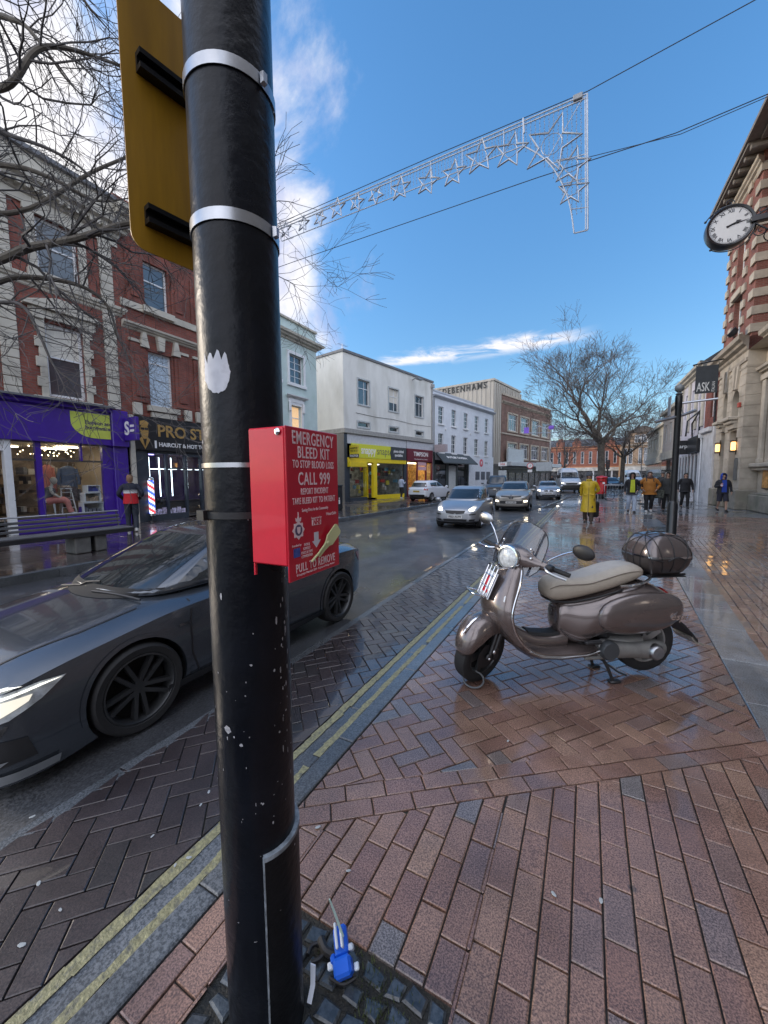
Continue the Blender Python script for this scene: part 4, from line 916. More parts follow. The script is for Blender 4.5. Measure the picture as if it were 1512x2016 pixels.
def far_buildings():
    # red brick terrace closing the street
    fr=frame_of((-16,118,0),(1,0,0),(0,-1,0)); o=building('red_brick_terrace','distant red brick terrace with shaped gables closing the street',fr); W=26
    g=MB(); ops=[]; x=1.0
    while x<W-1: ops.append((x,x+.75,5.0,8.3)); x+=1.9
    wall_open(g,0,W,4.2,9.6,ops,.25); body(g,0,W,0,9.6,-9); 
    for c in (9.2,13.2,21.0): g.prism([(c-1.1,9.6),(c+1.1,9.6),(c+1.1,10.8),(c+.7,11.2),(c+.5,11.9),(c-.5,11.9),(c-.7,11.2),(c-1.1,10.8)],-.4,.05)
    g.build('wall',mat('bright_red_brick',(.24,.095,.065),.85,var=.2,scale=2,bump=.1),o)
    s=MB(); s.add([(0,9.6,.1),(W,9.6,.1),(W,12.0,-4.5),(0,12.0,-4.5),(W,9.6,-9),(0,9.6,-9)],[[0,1,2,3],[3,2,4,5],[0,3,5],[1,2,4]]); s.build('roof',slate,o)
    s=MB(); s.box(0,W,4.0,4.3,.0,.15); s.box(0,W,8.9,9.1,.0,.1); s.box(0,W,9.5,9.7,.0,.2); s.build('string_course',mat('terracotta',(.42,.19,.10),.8),o)
    for a,b,c_,d in ops: window(o,a,b,c_,d,-.1,.1,rail=.5)
    s=MB(); s.box(0,W,3.1,4.0,.0,.25); s.build('fascia',mat('pale_fascia',(.46,.45,.42),.6,var=.3,scale=1.2,detail=1),o)
    s=MB(); s.box(0,W,.0,3.1,-.2,-.05); s.build('shop_window',mat('shop_dark',(.06,.06,.065),.2,var=.8,scale=1.5,detail=1),o)
    s=MB(); x=0
    while x<W: s.box(x,x+.4,0,3.1,-.05,.1); x+=4.3
    s.build('shopfront',mat('grey_fascia',(.48,.50,.54)),o)
    # brown stone gabled building
    fr=frame_of((7.2,112,0),(1,0,0),(0,-1,0)); o=building('gabled_stone_building','distant brown stone building with a wide hipped gable and white windows',fr); W=10.6
    g=MB(); ops=[(.5,1.3,4.6,8.4),(1.6,2.4,4.6,8.4),(3.6,4.4,4.6,8.4),(4.7,5.5,4.6,8.4),(7.2,8.4,4.6,8.4),(8.6,9.8,4.6,8.4)]
    wall_open(g,0,W,4.0,9.2,ops,.25); body(g,0,W,0,9.2,-10); ga=[(3.0,4.8,9.9,11.4)]; g.prism([(1.8,9.2),(7.2,9.2),(7.2,12.3),(4.5,13.4),(1.8,12.3)],-5,-.1); g.build('wall',mat('brown_sandstone',(.30,.21,.14),.85,var=.2,scale=2,bump=.1),o)
    s=MB(); s.add([(7.2,9.2,0),(W,9.2,0),(W,9.2,-10),(8,12.6,-4),(7.2,12.6,-4),(7.2,9.2,-10)],[[0,1,3,4],[1,2,3],[3,2,5,4]]); s.prism([(1.4,12.2),(7.6,12.2),(7.6,12.4),(4.5,13.7),(1.4,12.4)],-5.2,.2); s.add([(0,9.2,0),(1.8,9.2,0),(1.8,12.0,-4),(0,9.2,-8)],[[0,1,2],[0,2,3]]); s.build('roof',mat('brown_slate',(.12,.10,.085),.7,var=.2),o)
    s=MB(); s.box(0,W,9.0,9.3,.0,.3); s.box(0,W,3.9,4.2,.0,.2); s.build('cornice',weather_stone,o)
    for a,b,c_,d in ops: window(o,a,b,c_,d,-.05,.1,rail=.62,mull=(.5,))
    for k in range(3): window(o,2.7+1.25*k,3.8+1.25*k,9.7,11.5,-.04,.1,rail=.5,mull=(.5,),gm=sky_glass)
    s=MB(); s.box(0,W,2.9,3.9,.0,.25); fa=s.build('fascia',mat('pale_fascia',(.46,.45,.42)),o); text('STORES',.7,black_shop,T(5.5,3.4,.26),fa,bold=.02)
    s=MB(); s.box(0,W,.0,2.9,-.2,-.05); s.build('shop_window',mat('shop_dark',(.06,.06,.065)),o)
    s=MB(); x=0
    while x<W: s.box(x,x+.3,0,2.9,-.05,.1); x+=3.4
    s.build('shopfront',mat('grey_fascia',(.48,.50,.54)),o)
    # white block at the right end
    fr=frame_of((17.9,100,0),(1,0,0),(0,-1,0)); o=building('white_corner_block','distant white rendered block right of the gabled building',fr)
    g=MB(); ops=[(.6+1.6*k,1.5+1.6*k,yy,yy+1.6) for k in range(4) for yy in (4.4,7.2)]; wall_open(g,0,8,0,10.2,ops,.2); body(g,0,8,0,10.2,-10); g.build('wall',lilac_render,o)
    for q in ops: window(o,*q,-.08,.1,rail=.5)
    s=MB(); s.box(-.1,8.1,10.2,10.5,-10,.3); s.box(0,8,3.2,3.8,.0,.2); s.build('cornice',cream_paint,o)
    s=MB(); s.box(.3,2.2,5.6,6.5,.05,.2); s.build('fascia',mat('violet_sign',(.08,.05,.30),.5),o)
far_buildings()
# ---- stone and brick bank on the right
RX0=6.17
def right_frame(y0,x=RX0): return frame_of((x,y0,0),(0,-1,0),(-1,0,0))
def arch_poly(x0,x1,y0,ys,n=10): # opening with a round head
    r=(x1-x0)/2; c=(x0+x1)/2; return [(x0,y0),(x1,y0)]+[(c+r*math.cos(t),ys+r*math.sin(t)) for t in [PI*k/n for k in range(n+1)]]
lantern_glow=mat('lantern_glow',(1,.7,.35),.5,emit=(1,.50,.14),estr=.85)
def bank():
    fr=right_frame(27.4); o=building('stone_bank_building','tall red brick and stone bank with banded quoins beside the pavement',fr)
    PW=4.15; PJ=.62; W=13.0      # pavilion width, how far it stands out; whole length
    zc=7.15
    # ground floor of the pavilion (stone) with two arched niches over two doorways
    g=MB(); ar=[(1.02,1.60),(2.30,3.40)]; ops=[(1.0,1.72,.0,3.75),(2.35,3.35,.0,3.72),(1.0,1.62,4.32,5.25),(2.3,3.36,4.32,5.0)]
    wall_open(g,0,PW,0,zc,[(1.02,1.62,.15,3.75),(2.40,3.36,.15,3.72),(1.02,1.62,4.36,5.76),(2.40,3.36,4.36,5.62)],.55)
    for a,b,ys,yt in ((1.02,1.62,5.46,5.76),(2.40,3.36,5.14,5.62)):       # round heads: fill the spandrels
        r=(b-a)/2; c=(a+b)/2
        for k in range(12):
            t0,t1=PI*k/12,PI*(k+1)/12; p0=(c+r*math.cos(t0),ys+(yt-ys)*math.sin(t0)); p1=(c+r*math.cos(t1),ys+(yt-ys)*math.sin(t1))
            g.add([(p0[0],p0[1],-.001),(p1[0],p1[1],-.001),(p1[0],yt,-.001),(p0[0],yt,-.001),(p0[0],p0[1],-.5),(p1[0],p1[1],-.5)],[[0,1,2,3],[0,1,5,4]])
    body(g,0,W,0,zc,-12); g.quad((PW,0,0),(PW,zc,0),(PW,zc,-PJ),(PW,0,-PJ))
    # main front, set back behind the pavilion
    wall_open(g,PW,W,0,zc,[(4.75,6.35,2.28,5.6),(8.2,9.8,2.28,5.6)],.3,-PJ)
    # ashlar courses: slightly proud bands of blocks
    r=random.Random(1); y=.95
    s=g
    yy=.95
    while yy<zc-.9:
        for a,b in ((.02,.98),(3.42,PW-.0)): s.box(a,b,yy+.012,yy+.46,.0,.018,c=.006)
        s.box(PW,PW+.018,yy+.012,yy+.46,-PJ+.02,.0)
        s.box(1.68,2.34,yy+.012,yy+.46,.0,.018,c=.006); yy+=.47
    for q in ((PW,4.55),(6.55,8.0),(10,12)):
        yy=2.5
        while yy<zc-.9: s.box(q[0]+.02,q[1],yy+.012,yy+.46,-PJ,-PJ+.018,c=.006); yy+=.47
    s.build('wall',bank_stone,o)
    # plinth
    s=MB(); s.box(-.05,1.0,0,.9,.0,.16,c=.03); s.box(1.68,2.36,0,.9,.0,.12,c=.03); s.box(3.40,PW+.16,0,.9,-PJ,.16,c=.03); s.box(PW+.16,W,0,.72,-PJ,-PJ+.34,c=.04); s.box(PW+.16,W,.72,.80,-PJ,-PJ+.26,c=.02)
    s.build('plinth',mat('mossy_plinth',(.26,.235,.19),.8,var=.3,scale=3,dirt=(.12,.13,.09),bump=.4),o)
    # dark insides of niches and doors
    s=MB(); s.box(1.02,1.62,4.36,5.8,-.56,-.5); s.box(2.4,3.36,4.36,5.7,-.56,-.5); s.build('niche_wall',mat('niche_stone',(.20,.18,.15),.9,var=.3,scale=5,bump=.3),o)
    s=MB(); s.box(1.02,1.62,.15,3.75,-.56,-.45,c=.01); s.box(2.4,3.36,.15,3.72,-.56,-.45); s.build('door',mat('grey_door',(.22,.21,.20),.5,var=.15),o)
    # keystones (fans) above the niches
    s=MB()
    for c,yt in ((1.32,5.76),(2.88,5.62)):
        for k in (-1,0,1): s.prism([(c+k*.17-.06,yt+.02),(c+k*.17+.06,yt+.02),(c+k*.34+.15,yt+1.05),(c+k*.34-.12,yt+1.05)],.0,.1+.05*(k==0))
    s.build('keystone',bank_stone,o)
    s=MB()
    for a,b in ((.95,1.72),(2.25,3.5)): s.box(a,b,4.18,4.34,.0,.42,c=.03); s.box(a+.08,b-.08,4.02,4.18,.0,.28,c=.03); s.prism([(a+.1,3.80),(b-.1,3.80),(b-.1,4.02),(a+.1,4.02)],.0,.14)
    s.build('balcony_ledge',bank_stone,o)
    # main string cornice, breaking forward round the pavilion
    s=MB(); moulding(s,0,PW,zc,corn(.62,.50)); moulding(s,PW+.5,W,zc,corn(.62,.5),z0=-PJ,ends=False); s.box(0,PW,zc-.45,zc-.3,.0,.06); s.box(0,PW,zc-.75,zc-.66,.0,.04); s.box(PW,PW+.04,zc-.75,zc-.66,-PJ,.0); s.build('cornice',weather_stone,o)
    # upper floors: brick with stone bands
    g=MB(); wins=[(1.45,2.55,8.1,10.2),(1.5,2.5,11.2,13.4)]; wall_open(g,0,PW,zc+.62,15.4,wins,.3,-.06); wall_open(g,PW,W,zc+.62,15.4,[(4.9,6.2,8.1,10.4),(4.9,6.2,11.2,13.4),(8.3,9.6,8.1,10.4)],.3,-PJ-.06)
    g.quad((PW,zc+.6,-.06),(PW,15.4,-.06),(PW,15.4,-PJ-.06),(PW,zc+.6,-PJ-.06)); g.quad((0,zc,-.06),(0,15.4,-.06),(0,15.4,-12),(0,zc,-12))
    s=g; nb=len(g.f); yy=zc+.75; k=0
    while yy<15.0:
        for a,b in ((.0,.42),(.95,1.4),(2.6,3.05),(PW-.5,PW)):
            if k%2==0: s.box(a,b,yy,yy+.36,-.06,.03,c=.01)
        if k%2==0: s.box(PW,PW+.05,yy,yy+.36,-PJ,-.0+.03,c=.008); s.box(4.25,4.85,yy,yy+.36,-PJ-.06,-PJ+.03,c=.01); s.box(6.25,6.75,yy,yy+.36,-PJ-.06,-PJ+.03,c=.01)
        yy+=.37; k+=1
    g.m[nb:]=[1]*(len(g.m)-nb); g.build('brick_wall',[bank_brick,bank_stone],o)
    s=MB(); s.box(1.35,2.65,10.2,10.5,-.06,.1,c=.02); s.box(1.4,2.6,13.4,13.75,-.06,.12,c=.02); moulding(s,0,PW,14.75,corn(.4,.3),z0=-.06); s.box(1.35,2.65,7.95,8.1,-.06,.1); s.build('stone_trim',bank_stone,o)
    # deep eaves with brackets
    s=MB(); s.box(-.6,PW+.6,15.4,15.52,-12,.66); s.box(-.68,W,15.52,15.68,-12,.74); s.box(PW+.75,W,15.4,15.58,-12,.3); x=-.4
    while x<PW+.5: s.box(x,x+.16,15.2,15.4,-.06,.58,c=.03); x+=.72
    s.build('eaves',mat('dark_eaves',(.19,.17,.15),.8,var=.2),o)
    s=MB(); s.add([(-.68,15.68,.74),(W,15.68,.74),(W,18.5,-4),(1.8,18.5,-4),(-.68,15.68,-12),(W,15.68,-12)],[[0,1,2,3],[0,3,4],[3,2,5,4]]); s.build('roof',slate,o)
    for q in wins: window(o,*q,-.26,.1,rail=.5,mull=(.5,))
    for q in ((4.9,6.2,8.1,10.4),(4.9,6.2,11.2,13.4),(8.3,9.6,8.1,10.4)): window(o,*q,-PJ-.26,.1,rail=.5,mull=(.5,))
    for a in (4.75,8.2): window(o,a,a+1.6,2.28,5.6,-PJ-.2,.12,rail=.62,mull=(.5,))
    s=MB()
    for a in (4.75,8.2):
        for xx in (a-.32,a+1.6): s.box(xx,xx+.32,2.2,5.7,-PJ,-PJ+.16,c=.03); s.box(xx-.03,xx+.35,2.1,2.3,-PJ,-PJ+.2,c=.03)
        s.box(a-.45,a+2.05,5.7,5.95,-PJ,-PJ+.2,c=.02); moulding(s,a-.5,a+2.1,5.95,corn(.35,.35),z0=-PJ)
    s.box(PW+.02,W,1.92,2.1,-PJ,-PJ+.36,c=.04); s.box(PW+.02,W,1.78,1.92,-PJ,-PJ+.24,c=.03); s.build('window_surround',bank_stone,o)
    s=MB(); s.lathe([(.01,0),(.06,0),(.06,.02),(.01,.02)],12,M=T(0,0,0)) if False else None
    # brass plaque with rounded head beside the door
    s=MB(); s.prism(arch_poly(3.52,3.92,1.35,2.2),.02,.07); s.build('plaque',mat('slate_plaque',(.12,.12,.11),.4,var=.2),o)
    s=MB(); s.box(3.66,3.80,4.7,4.92,.02,.14,c=.02); s.build('alarm_box',mat('red_alarm',(.4,.06,.04),.5),o)
    s=MB(); s.box(1.75,2.25,3.72,4.0,.02,.06); pl=s.build('number_plate',bank_stone,o)
    # poster case
    s=MB(); s.box(4.98,5.72,.98,1.86,-PJ,-PJ+.09,c=.015); pc=s.build('poster_case',mat('bronze_case',(.10,.075,.05),.4,.3),o); s=MB(); s.box(5.04,5.66,1.04,1.80,-PJ+.09,-PJ+.094); s.build('poster',mat('amber_poster',(.55,.27,.07),.5,var=.6,scale=5,detail=2),pc)
    # floodlight
    s=MB(); s.tube([(3.9,7.8,.1),(3.9,7.85,.5)],.03); s.lathe([(.05,0),(.2,.08),(.22,.25),(.19,.27)],14,M=T(3.9,7.95,.4)@RX(-40)); fl=s.build('floodlight',plastic_black,o); s=MB(); s.lathe([(.01,.262),(.19,.262)],14,M=T(3.9,7.95,.4)@RX(-40),caps=False); s.build('lens',mat('lens_grey',(.5,.52,.5),.15),fl)
    # wall lanterns
    for x,y,nm in ((1.18-.06,3.02,'small amber wall lantern on the stone wall left of the far doorway'),(3.52,2.95,'amber wall lantern on the stone pier right of the near doorway')):
        l=thing('wall_lantern',nm,'lantern',(0,0,0),group='lanterns by the bank doors'); l.matrix_world=fr@T(x-.1 if x<2 else x,y,.02); 
        s=MB(); s.box(-.12,.12,-.28,-.2,.0,.22,c=.01); s.box(-.12,.12,.2,.28,.0,.22,c=.01); s.box(-.05,.05,-.4,.4,.0,.03); s.build('frame',mat('bronze_case',(.1,.075,.05)),l)
        s=MB(); s.box(-.09,.09,-.2,.2,.03,.19,c=.03); s.build('glass_shade',lantern_glow,l)
bank()
def right_row():
    # narrow red brick house
    fr=right_frame(30.0); o=building('narrow_brick_house','narrow red brick house with a white ground floor beside the bank',fr); W=2.58
    g=MB(); ops=[(1.2,1.8,4.9,6.6)]; wall_open(g,0,W,4.3,7.6,ops,.2); body(g,0,W,0,7.6,-9); g.build('wall',red_brick,o); window(o,*ops[0],-.1,.08,rail=.5)
    s=MB(); s.box(0,W,0,4.3,.0,.1); s.box(.2,2.3,4.05,4.3,.1,.3,c=.03); s.build('ground_floor',mat('white_render',(.56,.56,.57),.7,var=.12,dirt=(.35,.35,.34)),o)
    s=MB(); s.tube([(.35,.0,.16),(.35,3.7,.16),(.35,3.95,.25)],.045); s.box(.22,.48,3.85,4.1,.1,.3); s.build('downpipe',white_paint,o)
    s=MB(); s.tube([(2.45,4.3,.08),(2.45,7.4,.08)],.05); s.box(-.05,W,7.5,7.7,-.1,.2); s.box(1.1,1.9,6.62,6.8,.0,.08); s.build('gutter',black_paint,o)
    s=MB(); s.add([(0,7.7,.2),(W,7.7,.2),(W,11.0,-4.5),(0,11.0,-4.5)],[[0,1,2,3]]); s.add([(W,7.7,.2),(W,11,-4.5),(W,7.7,-9)],[[0,1,2]]); s.build('roof',slate,o)
    s=MB(); s.box(.5,1.7,9.5,14.6,-5.0,-3.6); s.box(.4,1.8,14.5,14.8,-5.1,-3.5); s.build('chimney',brown_brick,o)
    # lilac rendered block, bowed cornice
    fr=right_frame(36.6); o=building('lilac_rendered_block','pale lilac rendered block with a heavy cornice past the brick house',fr); W=6.58; Hh=8.3
    ops=[(1.0,2.0,5.6,7.3),(3.0,4.0,5.6,7.3),(5.0,5.9,5.6,7.3)]
    g=MB(); wall_open(g,0,W,0,Hh,ops,.2); body(g,0,W,0,Hh,-9); g.build('wall',lilac_render,o)
    s=MB(); 
    for x in (.2,2.5,4.5,6.2): s.box(x-.2,x+.2,4.6,7.9,.0,.12,c=.02)
    moulding(s,0,W,7.9,corn(.5,.5)); s.build('pilaster',cream_paint,o)
    for q in ops: window(o,*q,-.1,.08,rail=.5)
    s=MB(); s.add([(0,8.4,.3),(W,8.4,.3),(W,11.6,-4.5),(0,11.6,-4.5),(0,8.4,-9),(W,8.4,-9)],[[0,1,2,3],[0,3,4],[1,2,5]]); s.build('roof',slate,o)
    s=MB(); s.box(3.9,W-.1,3.05,4.05,.0,.28,c=.02); fa=s.build('fascia',black_shop,o); 
    s=MB(); s.box(3.75,3.85,3.02,3.95,.1,1.05,c=.01); hs=s.build('hanging_sign',black_shop,o); m=T(3.851,3.55,.58)@RY(90); text('Sharps',.34,white_letter,m,hs,bold=.006)
    s=MB()
    for k in range(7): s.box(.2+k*.95,.42+k*.95,0,3.05,.0,.10,c=.02)
    s.box(.2,6.2,0,.5,.0,.08); s.build('shopfront',mat('white_render',(.56,.56,.57)),o)
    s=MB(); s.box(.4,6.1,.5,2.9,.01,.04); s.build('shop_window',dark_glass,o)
    # box sign frame on the corner (dark metal outline)
    s=MB(); s.tube([(4.2,4.1,.1),(4.2,5.0,.15),(5.9,5.6,.1),(5.9,4.05,.1)],.05); s.tube([(5.9,5.6,.1),(5.9,5.0,.7),(5.9,4.05,.75)],.05); s.build('sign_bracket',black_paint,o)
    # cream block
    fr=right_frame(47.0,6.5); o=building('cream_corner_block','cream two storey block with a brick return further along the pavement',fr); W=10.35; Hh=7.4
    ops=[(1.0+2.2*k,2.0+2.2*k,4.6,6.4) for k in range(4)]; g=MB(); wall_open(g,0,W,0,Hh,ops,.2); body(g,0,W,0,Hh,-9); g.build('wall',mat('mixed_render',(.44,.40,.37),.8,var=.15),o)
    for q in ops: window(o,*q,-.1,.08,rail=.5)
    s=MB(); s.box(-.1,W+.1,Hh,Hh+.3,-9,.3); s.box(0,W,3.1,3.8,.0,.2); s.build('cornice',cream_paint,o)
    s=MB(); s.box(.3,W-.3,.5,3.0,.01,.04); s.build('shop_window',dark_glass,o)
    fr=right_frame(66.0,7.4); o=building('ivory_far_block','ivory rendered block at the far end of the right pavement',fr); W=18.8; Hh=7.2
    ops=[(1.0+2.4*k,2.0+2.4*k,4.6,6.2) for k in range(7)]; g=MB(); wall_open(g,0,W,0,Hh,ops,.2); body(g,0,W,0,Hh,-9); g.build('wall',mat('ivory_render',(.55,.50,.40),.8,var=.15),o)
    for q in ops: window(o,*q,-.1,.08,rail=.5)
    s=MB(); s.box(-.1,W+.1,Hh,Hh+.3,-9,.3); s.box(0,W,3.1,3.8,.0,.2); s.build('cornice',cream_paint,o)
    s=MB(); s.box(.3,W-.3,.4,3.0,.01,.04); s.build('shop_window',mat('teal_glass',(.04,.10,.10),.15,var=.6,scale=1),o)
    # house behind the camera side of the bank, right of the frame
    fr=right_frame(14.3,6.79); o=building('grey_stone_building','grey stone building nearer on the right side of the pavement',fr); W=24
    ops=[(1.0+3*k,2.4+3*k,yy,yy+2.2) for k in range(7) for yy in (2.2,8.0)]; g=MB(); wall_open(g,0,W,0,13,ops,.2); body(g,0,W,0,13,-9); g.build('wall',mat('grey_stone_wall',(.14,.14,.145),.85,var=.2,scale=2),o)
    for q in ops: window(o,*q,-.1,.08,rail=.5)
right_row()
# ---------------------------------------------------------------- vehicles
def car_paint(name,col,metal=.55,rough=.32,coat=.8): return mat(name,col,rough,metal,var=.03,scale=40,coat=coat)
tyre_m=rubber; liner_m=mat('wheel_liner',(.008,.008,.009),.9); alloy=mat('alloy_silver',(.38,.39,.41),.35,.9,var=.1); alloy_dark=mat('alloy_dark',(.075,.078,.082),.38,.7,var=.15)
car_glass=mat('car_glass',(.018,.022,.025),.04,var=.4,scale=2,spec=.9); trim_black=mat('car_trim',(.02,.02,.022),.45); plate_w=mat('plate_white',(.62,.62,.60),.4); plate_y=mat('plate_yellow',(.60,.46,.05),.4)
lamp_on=mat('headlamp_lit',(.9,.9,.9),.2,emit=(1,.86,.62),estr=2.6); lamp_off=mat('headlamp_glass',(.42,.45,.47),.08,var=.5,scale=14,coat=1); tail_red=mat('tail_lamp',(.38,.02,.02),.15,coat=.8)
VIEW={'L':(V((0,3,0)),V((0,-1,0)),lambda a,b:V((a,3,b))),'R':(None,V((0,1,0)),lambda a,b:V((a,-3,b))),'F':(None,V((-1,0,0)),lambda a,b:V((5,a,b))),'B':(None,V((1,0,0)),lambda a,b:V((-5,a,b))),'T':(None,V((0,0,-1)),lambda a,b:V((a,b,4)))}
def patch(mb, bvh, outline, view, off=.005, step=.07, mi=0, thick=0.0):
    """piece of surface following the body, outlined as seen from one side"""
    d=VIEW[view][1]; org=VIEW[view][2]
    n=len(outline); pts=[]
    for i in range(n):
        a=V(outline[i]); b=V(outline[(i+1)%n]); k=max(1,int((b-a).length/step))
        pts+=[a+(b-a)*j/k for j in range(k)]
    ne=len(pts); xs=[p.x for p in pts]; ys=[p.y for p in pts]
    def inside(q):
        c=False
        for i in range(n):
            a=outline[i]; b=outline[(i+1)%n]
            if (a[1]>q[1])!=(b[1]>q[1]) and q[0]<(b[0]-a[0])*(q[1]-a[1])/(b[1]-a[1])+a[0]: c=not c
        return c
    x=min(xs)+step*.5
    inn=[]
    while x<max(xs):
        y=min(ys)+step*.5
        while y<max(ys):
            if inside((x,y)) and min((V((x,y))-p).length for p in pts)>step*.45: inn.append(V((x,y)))
            y+=step
        x+=step
    vs,es,fs,_,_,_=delaunay_2d_cdt(pts+inn,[(i,(i+1)%ne) for i in range(ne)],[list(range(ne))],1,1e-5)
    out=[];good=[]
    for q in vs:
        h=bvh.ray_cast(org(q.x,q.y),d,9)
        if h[0] is None: h=(None,)
        out.append((h[0]+(-d*.75+(h[1] if h[1].dot(d)<0 else -h[1])*.25).normalized()*off) if h[0] is not None else None)
    base=len(mb.v)
    fb=[o for o in out if o is not None]
    if not fb: return
    for i,o in enumerate(out):
        if o is None:
            j=min((j for j in range(len(out)) if out[j] is not None),key=lambda j:(vs[j]-vs[i]).length); out[i]=out[j]
    mb.v+=out
    for f in fs:
        a,b,c=(out[f[0]],out[f[1]],out[f[2]]); nn=(b-a).cross(c-a)
        if nn.length>1e-12 and abs(nn.normalized().dot(d))<.17: continue
        mb.f.append([base+i for i in f]); mb.m.append(mi); mb.s.append(True)
def bvh_of(me):
    bm=bmesh.new(); bm.from_mesh(me); b=BVHTree.FromBMesh(bm); bm.free(); return b
def bvh_join(ms):
    vs=[];fs=[]
    for m in ms:
        b=len(vs); vs+=[v.co.copy() for v in m.vertices]; fs+=[[b+i for i in p.vertices] for p in m.polygons]
    return BVHTree.FromPolygons(vs,fs)
def make_wheel(name, par, c, r, wid, side, spokes=5, rim=alloy, split=True, twist=0, wide=.11, prof=.68):
    """tyre, rim with spokes; axle along y, outer face towards side"""
    m=T(*c)@RX(-90*side)
    t=MB(); t.lathe([(r*(prof-.02),-wid/2),(r*.93,-wid/2),(r*.985,-wid*.42),(r,-wid*.25),(r,wid*.25),(r*.985,wid*.42),(r*.93,wid/2),(r*(prof+.02),wid*.48),(r*(prof-.02),wid*.40)],36,M=m,caps=False)
    w=t.build(name,tyre_m,par,split=False)
    q=MB(); ri=r*prof
    q.lathe([(ri,wid*.46),(ri*.95,wid*.47),(ri*.90,wid*.36),(ri*.90,-wid*.3)],36,M=m,caps=False)
    q.lathe([(.001,wid*.30),(ri*.17,wid*.30),(ri*.2,wid*.22),(ri*.2,-wid*.2),(.001,-wid*.2)],16,M=m)
    for k in range(spokes):
        for o in ((-1,1) if split else (0,)):
            a=2*PI*k/spokes+twist; mm=m@Matrix.Rotation(a,4,'Z'); s=o*.16
            pts=[(ri*.12,ri*s*.45),(ri*.93,ri*s*1.15)]
            hw=ri*wide*.55 if split else ri*wide
            q.add([(pts[0][0],pts[0][1]-hw,wid*.30),(pts[0][0],pts[0][1]+hw,wid*.30),(pts[1][0],pts[1][1]+hw*.8,wid*.40),(pts[1][0],pts[1][1]-hw*.8,wid*.40),(pts[0][0],pts[0][1]-hw*1.2,wid*.14),(pts[0][0],pts[0][1]+hw*1.2,wid*.14),(pts[1][0],pts[1][1]+hw,wid*.2),(pts[1][0],pts[1][1]-hw,wid*.2)],[[0,1,2,3],[0,4,5,1],[1,5,6,2],[3,2,6,7],[0,3,7,4],[7,6,5,4]],0,False,mm)
    q.build('rim',rim,w,split=False)
    b=MB(); b.lathe([(.001,.0),(ri*.86,.0),(ri*.86,-.02),(.001,-.02)],24,M=m); b.build('brake_disc',liner_m,w,split=False)
    return w
def make_car(name,label,sp,paint,group=None,kind='hatchback'):
    """sp: x stations etc.; local x forward, y to the car's left, z up from the road"""
    o=thing(name,label,sp.get('cat','car'),group=group)
    st=sp['st']                                       # x, w, zb, zsh, wt, zt, zc
    me=MB(); rings=[]
    for x,w,zb,zs,wt,zt,zc in st:
        half=[(0,zb),(w*.78,zb),(w*.965,zb+sp.get('r2',.07)),(w,zb+(zs-zb)*.52),(w*.965,zs),(wt,zt),(wt*.55,zt+(zc-zt)*.75),(0,zc)]
        ring=[(x,a,b) for a,b in half]+[(x,-a,b) for a,b in half[-2:0:-1]]
        rings.append(ring)
    me.loft(rings)
    m0=me.mesh('b',[paint],sharp=180); cr=m0.attributes.new('crease_edge','FLOAT','EDGE'); nn=len(rings[0])
    for e in m0.edges:
        a,b=e.vertices[0]%nn,e.vertices[1]%nn
        if a==b and a in (4,nn-4): cr.data[e.index].value=sp.get('cr',.55)
        if a==b and a in (5,nn-5): cr.data[e.index].value=sp.get('cr',.55)*.7
        if a==b and a in (2,nn-2): cr.data[e.index].value=.5 if sp.get('r2',.07)>.05 else .9
    bm_=subdiv(m0,2)
    r=sp['r']; zw=r
    cut=[]
    for ax in (sp['fa'],sp['ra']):
        c=MB(); c.lathe([(.001,-1.2),(r*sp.get('arch',1.13),-1.2),(r*sp.get('arch',1.13),1.2),(.001,1.2)],40,M=T(ax,0,zw+.01)@RX(-90)); cm=c.mesh('c',[liner_m])
        cut.append(cm)
    bvh0=bvh_of(bm_)
    bm2=boolean(bm_.copy(),cut)
    for p in bm2.polygons: p.use_smooth=True
    bm2.set_sharp_from_angle(angle=R(38)); bd=link_mesh('body',bm2,paint,o)
    ck=MB(); ck.box(sp['ra']-.5,sp['fa']+.5,-st[3][1]*.72,st[3][1]*.72,.16,.6); ck.build('underbody',liner_m,o)
    # cabin
    cb=sp['cab']; rings=[]
    for (xf,wf,wm,xr,wr,zf,zm,zr) in cb:              # front x, half width front/middle/rear, rear x, heights
        xm=(xf+xr)/2
        half=[(xf,0,zf),(xf-.05*(xf-xr)/2.5,wf*.62,zf),(xf-.16*(xf-xr)/2.5,wf,zf),(xf-(xf-xr)*.22,(wf+wm)/2*1.01,zf+(zm-zf)*.7),(xm,wm,zm),(xr+(xf-xr)*.2,(wm+wr)/2*1.01,zr+(zm-zr)*.7),(xr+.13*(xf-xr)/2.5,wr,zr),(xr+.03,wr*.6,zr),(xr,0,zr)]
        rings.append(half+[(a,-b,c) for a,b,c in half[-2:0:-1]])
    cmb=MB(); cmb.loft(rings); cab=subdiv(cmb.mesh('c',[paint],sharp=180),2)
    for p in cab.polygons: p.use_smooth=True
    link_mesh('cabin',cab,paint,o)
    bv=bvh_of(cab); bvb=bvh_join([bm_,cab])
    for key,view,nm,mt,off in sp['patches']:
        outs=key if isinstance(key[0][0],(list,tuple)) else [key]
        for ol in outs:
            m=MB(); patch(m,bvb if nm not in('windscreen','side_window','rear_window') else bvb,ol,view,off,sp.get('step',.08)); 
            if m.f: m.build(nm,mt,o,recalc=False,split=False)
    for ax,sgn in ((sp['fa'],1),(sp['fa'],-1),(sp['ra'],1),(sp['ra'],-1)):
        make_wheel('wheel',o,(ax,sgn*(sp['tw']-sp.get('ww',.2)/2),zw),r,sp.get('ww',.2),sgn,sp.get('spokes',5),sp.get('rim',alloy),sp.get('split',False),twist=.3,prof=sp.get('prof',.68))
    mz=sp['mir']
